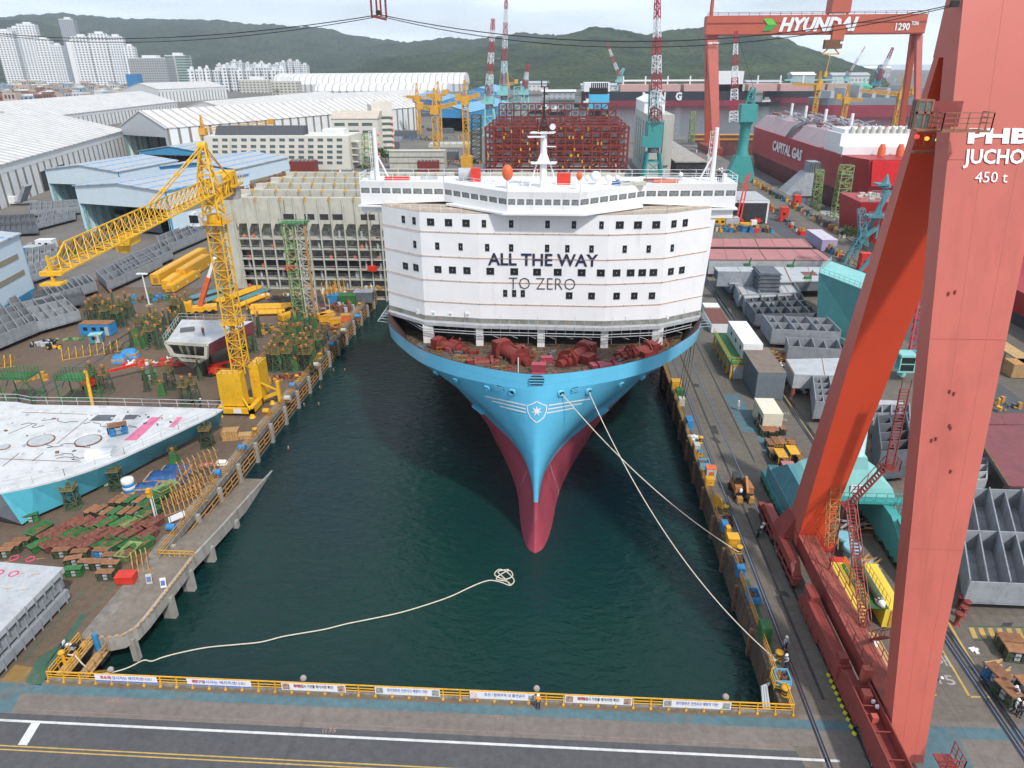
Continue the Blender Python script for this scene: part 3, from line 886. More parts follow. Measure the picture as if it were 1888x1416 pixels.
# chock openings
def onhull(px,py):
 d=ray(px,py);o=V((0,0,CH))
 from mathutils .bvhtree import BVHTree
 global HB
 try:HB
 except NameError:HB=BVHTree .FromPolygons([v .co for v in hm .vertices],[p .vertices for p in hm .polygons])
 r=HB .ray_cast(o,d)
 return r[0],r[1]
def patch(px,py,w_,h_,lift,m,name,n=14,ring=None):
 p,nn=onhull(px,py)
 if p is None:return
 if nn .dot(ray(px,py))>0:nn=-nn
 a=V((0,0,1)).cross(nn).normalized();b_=nn .cross(a)
 c0=p+nn*lift
 pts=[c0+a*(w_/2*math .copysign(abs(math .cos(2*PI*k/n))**.6,math .cos(2*PI*k/n)))+b_*(h_/2*math .copysign(abs(math .sin(2*PI*k/n))**.6,math .sin(2*PI*k/n)))for k in range(n)]
 mb=MB()
 if ring:
  ot=[c0+(q-c0)*1.45-nn*lift*.2 for q in pts];inn=[q+nn*ring for q in pts]
  mb .loft([ot,inn,[q-nn*.12 for q in pts]],True,False,True)
  o=part(ship,name,mb,m_cyan)
  mb=MB();mb .add([q-nn*.0 for q in pts],[tuple(range(n))])
  part(o,'opening',mb,m)
 else:
  mb .add(pts,[tuple(range(n))]);o=part(ship,name,mb,m)
  mb=MB()
  for k in(-.28,0,.28):mb .beam(c0-a*w_*.5+b_*h_*k+nn*.04,c0+a*w_*.5+b_*h_*k+nn*.04,.1)
  part(o,'bars',mb,m_cyan)
patch(990,701,1.7,1.25,.1,m_deep,'bow_chock')
patch(921,715.5,1.1,.7,.1,m_deep,'chock');patch(1060,718,1.1,.7,.1,m_deep,'chock')
for px,py,o_ in((899,715,0),(945.5,722,1),(1034,724,1),(1084.5,720,1),(842,700,0),(805,686,0),(1144,707,0),(1184,695,0)):
 patch(px,py,.62,.55,.12,m_deep if o_ else m_cyan,'fairlead',12,ring=.22)
 # emblem: shield, star and wing bars laid on the stem
ew=mat('emblem_white',(.80,.80,.82),.4,var=.03)
def hp(px,py,lift=.05):
 p,nn=onhull(px,py)
 if p is None:return None
 if nn .dot(ray(px,py))>0:nn=-nn
 return p+nn*lift
def hullstroke(pts,wpx,name,sub=6):
 mb=MB();P=[]
 for a,b_ in zip(pts,pts[1:]):
  for i in range(sub):P .append((a[0]+(b_[0]-a[0])*i/sub,a[1]+(b_[1]-a[1])*i/sub))
 P .append(pts[-1])
 A,B_=[],[]
 for i,p in enumerate(P):
  q=P[min(i+1,len(P)-1)];r_=P[max(i-1,0)]
  dx,dy=q[0]-r_[0],q[1]-r_[1];l=math .hypot(dx,dy)or 1
  u_,v_=hp(p[0]-dy/l*wpx/2,p[1]+dx/l*wpx/2),hp(p[0]+dy/l*wpx/2,p[1]-dx/l*wpx/2)
  if u_ and v_:A .append(u_);B_ .append(v_)
 if len(A)<2:return None
 mb .loft([A,B_],False)
 return part(ship,name,mb,ew)
def e3(x,y):return(680+x/2.832,550+y/2.832)
for a,c in(((608,510),(820,558)),((645,535),(820,577)),((685,562),(822,596)),((940,558),(1155,524)),((935,578),(1112,548)),((930,598),(1072,572))):
 hullstroke([e3(*a),e3(*c)],2.2,'wing_stripe',10)
shield=[(877,538),(905,553),(929,560),(926,590),(912,622),(877,649),(845,622),(831,590),(827,560),(850,553),(877,538)]
hullstroke([e3(*p)for p in shield],1.8,'shield_outline',4)
mb=MB();cx_,cy_=e3(877,588);st=[]
for k in range(14):
 r_=(30 if k%2==0 else 11)/2.832;a=-PI/2+PI*k/7
 st .append(hp(cx_+r_*math .cos(a),cy_+r_*math .sin(a),.07))
c0=hp(cx_,cy_,.09)
mb .add([c0]+st,[(0,1+k,1+(k+1)%14)for k in range(14)]);part(ship,'star',mb,ew)
for pts_ in(((832,888),(815,930),(792,982)),((944,866),(966,935),(988,1000),(990,1030))):hullstroke([e3(*p)for p in pts_],.3,'draught_line',3)
for a,c in(((546,562),(598,600)),((1200,610),(1246,580))):
 pa=D(*e3(*a),96.5 if a[0]<900 else 97.5);pb=D(*e3(*c),93 if a[0]<900 else 101)
 mb=MB();mb .beam(pa,pb,.5,.35);part(ship,'bow_fin',mb,m_cyan)
 # deckhouse
FP=[(-26.3,107.2),(-19.7,102.4),(-11.1,101.2),(7.5,100.8),(15.7,102.2),(22.7,106.8)]
house=MB()
poly=[(-26.3,121)]+FP+[(22.7,121)]
house .prism(poly,16.75,32.75)
dh=part(ship,'deckhouse',house,m_white)
mb=MB()
pl2=[(x+(x-CX)*.004,y-.14)for x,y in poly[1:-1]]
mb .loft([[(x,y+.11,16.4)for x,y in pl2],[(x,y+.11,17.15)for x,y in pl2]],False)
part(dh,'unpainted_weld_band',mb,mat('bare_weld_band',(.20,.21,.19),.75,var=.4,scale=.8,dirt=(.32,.2,.12),dirtamt=.3))
mb=MB()
mb .prism([(x,y+(-1.0 if i not in(0,7)else 0))for i,(x,y)in enumerate(poly)],15.9,16.4);part(ship,'walkway_ledge',mb,m_lgrey)
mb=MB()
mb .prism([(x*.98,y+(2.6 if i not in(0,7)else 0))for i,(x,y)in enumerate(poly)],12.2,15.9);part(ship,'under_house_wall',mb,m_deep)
for x in(-19.2,-11.2,-1.9,7.6,15.6):
 mb=MB();y=101.0+(1.0 if abs(x+1.9)>12 else 0)
 w_=.55 if abs(x+1.9)<12 else .8
 mb .box(x-w_,x+w_,y-.5,y+.4,12.2,15.9);part(ship,'pillar',mb,m_white)
for z in(30.0,26.4,22.8,19.45):
 mb=MB()
 for a,b_ in zip(FP,FP[1:]):mb .beam((a[0],a[1]-.09,z),(b_[0],b_[1]-.09,z),.05)
 for a,b_ in zip(FP,FP[1:]):
  n_=max(1,int(math .dist(a,b_)/2.2))
  for i in range(n_):
   x=a[0]+(b_[0]-a[0])*i/n_;y=a[1]+(b_[1]-a[1])*i/n_;mb .bc(x,y-.06,z-.06,.12,.1,.14)
 part(dh,'guide_rope',mb,m_yel2)
def face_seg(px,py):
 best=None
 for a,b_ in zip(FP,FP[1:]):
  p=onseg(px,py,a,b_)
  if a[0]-.01<=p .x<=b_[0]+.01 and(best is None or p .y<best[0].y):best=(p,a,b_)
 return best
WIN=[(743.8,404.4,.55),(763.5,407,.55),(794,409.3,.9),(827,410.4,.9),(859.3,411.4,.9),(892.3,412.3,.5),(942.5,412.7,.5),(1009.6,413.6,.5),(1058.2,414.4,.5),(1109,415,.5),(1142.7,414.8,.95),(1176.2,414.8,.95),(1209.9,414.4,.95),(1242.5,412.7,.8),(1263.3,410.8,.8),(765,450.4,.5),(806.3,453.6,.5),(849.3,455,.5),(898.3,456.4,.5),(942.5,457,.5),(1008.8,457.8,.5),(1046.1,458.5,.5),(1090.6,459,.5),(1151.8,459.3,.5),(1196,459,.5),(1239.3,457.2,.5),(747.7,490.3,.95),(767,493.2,.95),(807.6,496.7,.9),(834.3,497.8,.9),(861,498.8,.9),(904,500,.95),(948.2,500.8,.95),(990.2,501.6,.95),(1028.3,501.9,.95),(1072.5,502.7,.95),(1107.7,503.2,.95),(1136.8,503.2,.95),(1162.7,503,.95),(1184,502.7,.95),(1204.7,502.4,.95),(1236.8,500.5,.9),(1257,498,.9),(931.5,540.7,.5),(948,540.9,.5),(964,541.2,.5),(1049.4,545,.8),(1090.7,545.6,.8),(1136.8,545.8,.8),(1169.4,545.5,.8),(1202,545.2,.8)]
for px,py,w_ in WIN:
 p,a,b_=face_seg(px,py)
 an=math .atan2(b_[1]-a[1],b_[0]-a[0])
 w_*=1.14;h=1.0 if w_<.7 else .98
 mb=MB();mb .bc(0,0,-h/2-.03,w_+.06,.06,h+.06)
 o=part(dh,'window',mb,m_black)
 o .location=p;o .rotation_euler=(0,0,an)
 mb=MB();mb .bc(0,-.035,-h/2+.05,w_-.12,.03,h-.12);part(o,'pane',mb,m_dark)
 mb=MB();mb .bc(0,-.045,-.1,.07,.02,.2);mb .bc(0,-.02,-h/2-.08,w_+.1,.05,.05);part(o,'latch',mb,m_lgrey)
for px,py in((799,578.5),(830.5,580),(862,581),(1156,586.5),(1231,584),(770,575)):
 p,a,b_=face_seg(px,py);an=math .atan2(b_[1]-a[1],b_[0]-a[0])
 mb=MB();mb .bc(0,-.05,-.35,.62 if px<1000 else .4,.1,.7);o=part(dh,'vent_box',mb,m_whitem);o .location=p;o .rotation_euler=(0,0,an)
 if 780<px<1000:
  mb=MB();mb .tube((0,-.11,0),(0,-.13,0),.2,n=12);part(o,'vent_grille',mb,m_lgrey)
xa,xb=-9.75,6.15
lettering(dh,'slogan_lettering','ALL THE WAY',1.75,m_navy,(-1.8,100.93,25.45),(PI/2,0,-.02),fit=15.9,depth=.05,bold=.05)
lettering(dh,'slogan_lettering','TO ZERO',1.85,mat('thin_navy_lettering',(.02,.022,.04),.5),(-1.85,100.93,21.85),(PI/2,0,-.02),fit=9.7,depth=.05,bold=-.05)
# roof lip and bridge
BP=[(-29.9,109.3),(-16.9,108.4),(-6.8,99.9),(3.2,99.6),(13.0,107.3),(26.3,108.2)]
bpoly=[(-29.9,114.5)]+BP+[(26.3,114.5)]
br_=MB()
cpx=lambda p,k,dy:(CX+(p[0]-CX)*k,p[1]+dy)
br_ .loft([[(x,y,32.5 if(x<-20 or x>18)else 33.2)for x,y in bpoly],[(x,y,34.15)for x,y in bpoly]],True,True)
br_ .loft([[(x,y,35.15)for x,y in bpoly],[(x,y-(0.12 if 0<i<7 else 0),36.05)for i,(x,y)in enumerate(bpoly)]],True,True)
br_ .prism([cpx(p,.985,.55 if 0<i<7 else-.1)for i,p in enumerate(bpoly)],34.0,35.3)
bridge=part(ship,'bridge',br_,m_white)
mb=MB()
mb .prism([(-7.4,99.3),(3.8,99.0),(12.6,105.6),(12.6,107),(-16.4,107),(-16.4,106.6)],32.95,33.2)
mb .prism([(-30.3,108.9),(-24.4,108.5),(-24.4,114.9),(-30.3,114.9)],32.25,32.5);mb .prism([(20.2,107.6),(26.7,107.9),(26.7,114.9),(20.2,114.9)],32.25,32.5)
part(bridge,'ledge',mb,m_whitem)
mb=MB()
mb .box(-30,-26.3,109.6,114.4,31.3,32.25);mb .box(22.7,26.2,108.4,114.4,31.0,32.25)
mb .loft([[(22.7,108.6,31.0),(23.8,108.6,31.0),(23.8,113,31.0),(22.7,113,31.0)],[(22.7,108.6,17),(22.95,108.6,17),(22.95,113,17),(22.7,113,17)]],True)
mb .loft([[(-26.3,109.8,31.3),(-26.9,109.8,31.3),(-26.9,113,31.3),(-26.3,113,31.3)],[(-26.3,109.8,17),(-26.5,109.8,17),(-26.5,113,17),(-26.3,113,17)]],True)
part(bridge,'wing_bracket',mb,m_white)
nw=[8,7,8,7,8]
for(a,b_),n_ in zip(zip(BP,BP[1:]),nw):
 L_=math .dist(a,b_);an=math .atan2(b_[1]-a[1],b_[0]-a[0])
 for i in range(n_):
  t_=(i+.5)/n_
  x=a[0]+(b_[0]-a[0])*t_;y=a[1]+(b_[1]-a[1])*t_
  mb=MB();w_=L_/n_
  for(u0,u1,z0,z1)in((-w_/2,-w_/2+.14,34.15,35.15),(w_/2-.14,w_/2,34.15,35.15),(-w_/2+.14,w_/2-.14,34.15,34.25),(-w_/2+.14,w_/2-.14,35.05,35.15)):mb .box(u0,u1,0,.16,z0-34,z1-34)
  o=part(bridge,'bridge_window',mb,m_white if(i+n_)%7 else m_white)
  o .location=(x,y,34);o .rotation_euler=(0,0,an)
  mb=MB();mb .box(-w_/2+.14,w_/2-.14,.1,.14,.25,1.05);part(o,'pane',mb,m_bglass)
mb=MB()
mb .rail([(x,y+.25,36.05)for x,y in BP],1.1,2.4,.05,(1,.66,.33));mb .rail([(-29.8,109.5,36.05),(-29.8,114.3,36.05),(26.2,114.3,36.05),(26.2,108.4,36.05)],1.1,2.4,.05,(1,.5))
part(ship,'roof_railing',mb,m_whitem)
mb=MB();mb .rail([(x+.1,y+.35,32.8)for x,y in FP[:2]],1,2,.04,(1,.5));mb .rail([(-19.5,102.7,32.8),(-13.5,101.9,32.8)],1,1.6,.04,(1,.5));mb .rail([(11,101.6,32.8),(15.6,102.5,32.8),(22.5,107,32.8)],1,2,.04,(1,.5))
part(ship,'gangway_railing',mb,m_whitem)
mb=MB()
vv=[(x,y,32.79)for x,y in poly];mb .add(vv,[tuple(range(8))]);part(dh,'roof_plate',mb,mat('tan_primer_deck',(.40,.33,.25),.8,var=.25))
# masts
mb=MB();mb .tube((0,0,0),(0,0,7.3),.55,.42,12)
for s_ in(-1,1):mb .beam((s_*2.0,-.6,0),(s_*.9,0,3.4),.16)
mb .prism([(-1.7,-.9),(1.7,-.9),(1.9,.6),(-1.9,.6)],3.3,3.5);mb .loft([[(-.9,-.5,3.5),(.9,-.5,3.5),(.9,.5,3.5),(-.9,.5,3.5)],[(-.35,-.3,4.9),(.35,-.3,4.9),(.35,.3,4.9),(-.35,.3,4.9)]],True)
mb .prism([(-1.9,-.7),(1.3,-.8),(1.6,.6),(-1.6,.6)],7.3,7.5);mb .beam((-2.2,-.8,6.9),(.2,-.6,6.9),.22);mb .beam((.2,-.3,5.6),(1.7,-.5,5.6),.14)
rm=part(ship,'radar_mast',mb,m_white);rm .location=(-1.9,103.6,36.05)
mb=MB();mb .truss((0,0,7.5),(0,0,9.4),1.3,.3,3,.09);mb .tube((0,0,9.2),(0,0,13.2),.14,.1);mb .beam((-.55,0,13.2),(.6,0,13.2),.12)
for a,b_ in(((-.4,0,13.2),(-.4,0,14)),((.45,0,13.2),(.45,0,13.9)),((0,0,12.3),(.5,0,12.3)),((-.9,0,7.5),(-.9,0,9.1)),((-1.2,0,3.5),(-1.2,0,6.8)),((.9,0,3.5),(.9,0,5)),((-.35,0,10.6),(.35,0,10.6))):mb .beam(a,b_,.14)
mb .beam((-1.9,-.6,5.1),(-1.0,-.6,5.1),.1);mb .beam((-1.8,-.6,3.6),(-1.8,-.6,5.1),.07)
o=part(rm,'antenna_pole',mb,m_black)
mb=MB();mb .tube((1.2,-.85,8.2),(1.2,-.3,8.2),.42,.3,12);part(rm,'ship_horn',mb,m_whitem)
for(mx_,my_,s_)in((-27.3,110.4,1),(23.0,110.4,-1)):
 mb=MB();mb .tube((0,0,0),(0,0,7.5),.38,.28,10);mb .beam((s_*1.9,0,0),(s_*.2,0,3.6),.2);mb .beam((-.6,0,1),(-.6,0,7),.06);mb .beam((-.85,0,1),(-.85,0,7),.06)
 for k in range(9):mb .beam((-.85,0,1+k*.75),(0,0,1+k*.75),.05)
 o=part(ship,'signal_mast',mb,m_white);o .location=(mx_,my_,36.05)
 mb=MB()
 for k in(2.4,3.8,5.2,6.5):mb .blob((.55*s_,0,k),.16,.16,.2)
 part(o,'signal_lamp',mb,m_orange)
def obox(parent,name,c,s3,m,rz=0):
 mb=MB();mb .bc(c[0],c[1],c[2],*s3,rz);return part(parent,name,mb,m)
for(x,y,sc_)in((-6.9,102.5,1.0),(3.1,101.8,.55)):
 mb=MB();mb .tube((x,y,36.05),(x,y,37.4),.2 if sc_==1 else .12,n=8);o=part(ship,'dome_stand',mb,m_white)
 mb=MB();mb .blob((x,y,36.05+1.5+.7*sc_),(.78*sc_),(.78*sc_),(1.1*sc_),14,10,.03);part(ship,'orange_dome',mb,m_orange)
mb=MB();mb .tube((-14.8,110.5,36.9),(-12.4,110.6,36.9),.95,n=14);part(ship,'canvas_drum',mb,m_lgrey)
mb=MB();mb .box(-12.8,-11.4,108.6,109.8,36.05,38);part(ship,'red_winch_box',mb,m_redp)
mb=MB();mb .box(.0,2.0,106.2,107.4,36.05,37.6);part(ship,'red_locker',mb,m_redp)
mb=MB();mb .bc(9.3,106.4,36.05,2.5,1.0,.5,.1);part(ship,'blue_tarp_bundle',mb,m_tarp)
for(x,y,r_)in((5.6,106.6,.75),(7.4,106.2,.5),(8.8,106.9,.4),(-4.9,104.5,.3),(18.5,111,.35),(-9.2,106.2,.3),(4.4,107,.4)):
 mb=MB();mb .tube((x,y,36.05),(x,y,36.6),.1);mb .blob((x,y,36.6+r_*.8),r_,r_,r_,10,8,.02);part(ship,'white_dome',mb,m_whitem)
for(x,y,a,b_,m)in((11,106.2,3.6,.8,m_cream),(14.5,109.5,3.2,1.2,m_brown),(17.2,110.8,3,1.0,m_lgrey),(16,108.5,3.6,.3,m_orange),(-24.3,110.6,3.8,.9,m_redp),(-19.5,111,2.6,.5,m_lgrey)):
 mb=MB();mb .bc(x,y,36.06,a,b_,.45,.04);part(ship,'deck_bundle',mb,m)
mb=MB();mb .box(-28.3,-27.7,110,113.5,36.05,37.3);mb .box(24.4,24.9,109,110,36.05,37.2);part(ship,'wing_locker',mb,m_whitem)
# rear part of the hull deck: cargo structure behind the house
mb=MB();mb .box(-28.4,24.7,121,400,12.5,14.6);part(ship,'main_deck',mb,m_cream)
mb=MB();mb .box(CX-26.8,CX+26.8,165,400,2,13);part(ship,'hull_side_block',mb,m_cyan)
# mooring gear on the forecastle
def winch(x,y,z,s,rz,m=m_oxide):
 z-=1.35;s*=1.32
 mb=MB()
 c,sn=math .cos(rz),math .sin(rz)
 def P(a,b_,h):return(x+(a*c-b_*sn)*s,y+(a*sn+b_*c)*s,z+h*s)
 mb .tube(P(-1.6,0,1.1),P(1.6,0,1.1),.62*s,n=12)
 for a in(-1.3,1.0):mb .tube(P(a,0,1.1),P(a+.14,0,1.1),1.0*s,n=14)
 mb .beam(P(-1,.9,0),P(1.2,.2,2.3),.2*s);mb .bc(*P(-.4,1.1,0),1.2*s,.8*s,1.5*s,rz);mb .beam(P(1.4,-.9,0),P(1.4,.5,1.9),.18*s);mb .tube(P(-.3,-.9,.2),P(.9,-.9,.2),.25*s)
 mb .tube(P(1.6,0,1.1),P(2.3,0,1.1),.36*s,.42*s,n=10)
 mb .bc(*P(-1.9,0,0),.8*s,1.4*s,1.9*s,rz);mb .bc(*P(0,0,0),4.4*s,1.2*s,.3*s,rz)
 mb .bc(*P(1.45,0,0),.25*s,1*s,1.2*s,rz)
 part(ship,'mooring_winch',mb,m)
dz=14.2
winch(-15.2,97.5,13.7,1.0,-.5);winch(-5.6,92.5,14.3,1.25,-.9);winch(3.0,92.2,14.3,1.25,-2.2);winch(12.2,96.5,13.9,1.0,-2.6)
winch(-6.4,82.6,15.7,.6,0,m_red);winch(1.2,82.6,15.7,.6,0,m_red);winch(-9.8,91,14.4,.75,.3);winch(7.2,90,14.5,.75,.4,m_red)
for(x,y,z,a,b_,c_,m,rz)in((-11.6,88.8,14.9,2.3,.8,.8,m_green,-.1),(4.6,85,15.4,1.3,.8,1.6,m_redp,-.2),(9.4,88.5,14.7,1.2,.9,1.7,m_redp,-.6),(-1.9,87,15,1.8,1.0,2.1,m_red,0),(-.9,92,14.3,1.5,.9,1.8,m_red,.1),(-8.4,83.6,15.5,.8,.8,.7,m_blue,0),(17,97.5,14,1.3,.9,1,m_red,-.4)):
 z-=1.3;mb=MB();mb .bc(x,y,z,a,b_,c_,rz);mb .bc(x,y,z+c_,a+.1,b_+.1,.06,rz);part(ship,'deck_box',mb,m)
for(x,y,s_)in((-11,85.5,1),(-9.2,85.0,1.1),(-12.6,86.4,.7)):
 mb=MB();mb .blob((x,y,14.3),.9*s_,.6*s_,.45*s_,9,6,.25);part(ship,'rope_heap',mb,mat('pale_green_rope',(.45,.55,.46),.9,var=.4,scale=4))
for i in range(16):
 x=rnd .uniform(-15,12);y=82+abs(x+2)**1.25*.38+rnd .uniform(.5,7);z=14.2-(y-82)*.09
 mb=MB();q=[(x,y,z)]
 for k in range(6):q .append((q[-1][0]+rnd .uniform(-.4,1.9),q[-1][1]+rnd .uniform(-1,1),z+rnd .uniform(0,.3)))
 mb .path(q,.05,5);part(ship,'deck_hose',mb,m_black if i%3 else m_rope)
for x,y in((-3.8,79.3),(-17.2,97),(-8,87),(5.8,87),(-14,92),(-12.5,90)):
 mb=MB();z=ztop(y-74)-4.1;mb .rail([(x,y,z),(x+1.8,y+.4,z)],1.2,.6,.05,(1,.5));part(ship,'deck_rail',mb,m_yel2)
mb=MB();mb .beam((-4.2,79,16.4),(-4.2,79,19.9),.1);part(ship,'jackstaff',mb,m_white)
mb=MB();mb .prism([(-2.7,81),(-1.0,81),(-1.0,81.3),(-2.7,81.3)],14.6,17);part(ship,'bow_plate',mb,m_red)
rf=random .Random(12)
for i in range(64):
 x=rf .uniform(-20,17);y=84+abs(x+2)**1.3*.33+rf .uniform(0,13-abs(x+2)*.45);z=13.9-(y-82)*.07;mb=MB()
 for k in range(4):mb .bc(x+rf .uniform(-.6,.6),y+rf .uniform(-.6,.6),z,rf .uniform(.2,.9),rf .uniform(.2,.9),rf .uniform(.3,1.3),rf .uniform(0,3))
 mb .beam((x-.5,y,z+.2),(x+rf .uniform(-1,1.5),y+.5,z+rf .uniform(.5,2)),.12)
 part(ship,'deck_machinery',mb,(m_oxide,m_red,m_dgrey,m_oxide,m_rust)[i%5])
 # scaffolding hung under the house front
mb=MB()
for i in range(34):
 x=-24.5+i*1.38
 y=min(p for p in[102.6+max(0,-14-x)*.75,400])if x<-11 else(101 if x<8 else 101.2+max(0,x-13)*.6)
 mb .beam((x,y-1.2,15.0 if i%3 else 13.8),(x,y-1.2,17.4+(i%4==0)*.7),.05)
 if i%2:mb .beam((x,y-1.1,15.0),(x+1.2,y-1.5,14.7),.06)
part(ship,'scaffold_pipes',mb,m_lgrey)
mb=MB()
for z in(15.1,15.5):mb .path([(-24,106.5,z),(-19.7,100.9,z),(-11.1,99.8,z),(7.5,99.4,z),(15.7,100.8,z),(21,104.5,z)],.07,5)
part(ship,'scaffold_rail',mb,m_lgrey)
for s_,X,Y in((-1,-25.6,103.5),(1,22.2,103.5)):
 mb=MB()
 for k in range(5):
  mb .beam((X,Y+k*1.3,15.5),(X+s_*1.8,Y+k*1.3,15.7),.07);mb .beam((X,Y+k*1.3,17),(X+s_*1.9,Y+k*1.3,15.7),.05)
 mb .beam((X+s_*1.8,Y,15.7),(X+s_*1.8,Y+6,15.7),.09);mb .beam((X+s_*1.2,Y,16.6),(X+s_*1.2,Y+6,16.6),.06)
 part(ship,'side_scaffold',mb,m_lgrey)
 # ------------------------------------------------------------------ ropes
def catenary(a,b_,sag,n=26):
 a,b_=V(a),V(b_)
 return[a .lerp(b_,i/n)-V((0,0,sag*4*(i/n)*(1-i/n)))for i in range(n+1)]
pA,_=onhull(1034,724);pB,_=onhull(1084.5,720)
mb=MB();mb .path(catenary(pA,g(1362,1018,.6),1.6),.055);solo('mooring_rope',mb,m_rope,'straight pale mooring rope from the bow to the upper bollard on the right quay','rope')
mb=MB();mb .path(catenary(pB,g(1428,1214,.6),3.6),.055);solo('mooring_rope',mb,m_rope,'sagging pale mooring rope from the bow to the lower bollard beside two workers','rope')
fl=[(206,1240),(228,1234),(245,1227),(258,1220),(268,1217),(280,1219),(300,1212),(330,1204),(380,1194),(430,1189),(480,1184),(520,1174),(560,1167),(600,1160),(640,1150),(690,1140),(740,1129),(790,1114),(830,1100),(860,1086),(885,1075),(905,1070),(925,1074),(940,1079),(948,1070),(935,1055),(920,1050),(912,1060),(930,1068),(945,1062),(940,1052),(925,1058),(915,1068),(935,1072),(942,1080),(930,1066),(918,1054),(938,1050)]
P=[g(x,y,-3.42)for x,y in fl]
Q=[P[0]]
for i in range(len(P)-1):
 for k in range(1,5):
  t_=k/4;p0=P[max(i-1,0)];p3=P[min(i+2,len(P)-1)]
  Q .append(.5*((2*P[i])+(-p0+P[i+1])*t_+(2*p0-5*P[i]+4*P[i+1]-p3)*t_**2+(-p0+3*P[i]-3*P[i+1]+p3)*t_**3))
Q=[g(125,1207,.9),g(138,1208,.9),g(150,1222,.3),g(172,1243,-2)]+Q
mb=MB();mb .path(Q,.07);solo('floating_rope',mb,m_rope,'long loose rope afloat on the basin, tangled at its far end','rope')
hq=[D(1277,618,101),D(1272,660,100),D(1264,712,100),D(1258,735,101),D(1253,712,101),D(1263,660,101.5),D(1274,615,102)]
mb=MB();mb .path(hq,.06,5);mb .path([p+V((.5,.3,.2))for p in hq],.05,5);solo('hanging_cable',mb,m_dgreen,'looped dark green cable hanging from the right side of the bow','cable')
# ------------------------------------------------------------------ overhead cable with its red spreader
hk=D(700,27,62);ca=g(0,0)if False else D(-60,56,80);cb_=D(1760,8,57.5)
mb=MB();mb .path(catenary(ca,hk,1.2),.035,5);mb .path(catenary(ca+V((0,.3,-.12)),hk+V((0,.2,-.1)),1.4),.03,5)
mb .path(catenary(hk,cb_,2.1),.035,5);mb .path(catenary(hk+V((0,.2,-.1)),cb_+V((0,.2,-.1)),2.4),.03,5)
solo('overhead_cable',mb,m_black,'thin black twin cable strung across the top of the view','cable')
t=thing('cable_hanger','dark red steel frame hung on the overhead cable','cable hanger',hk)
mb=MB()
for x in(-.62,.52):mb .beam((x,0,-.25),(x,0,2.5),.13)
mb .beam((-.62,0,-.1),(.52,0,-.35),.16)
for x in(-.2,.12):mb .beam((x,0,-.1),(x,0,2.2),.12)
mb .beam((-.62,0,1.4),(.52,0,1.4),.1);part(t,'frame',mb,m_oxide)
mb=MB();mb .tube((-.1,-.15,.15),(-.1,.15,.15),.18);part(t,'pulley',mb,m_black)
mb=MB();c=D(73,-3,75);mb .bc(0,0,0,.9,.4,.45);o=solo('cable_clamp',mb,m_black,'small dark clamp at the very top edge of the sky, left side','clamp',c)
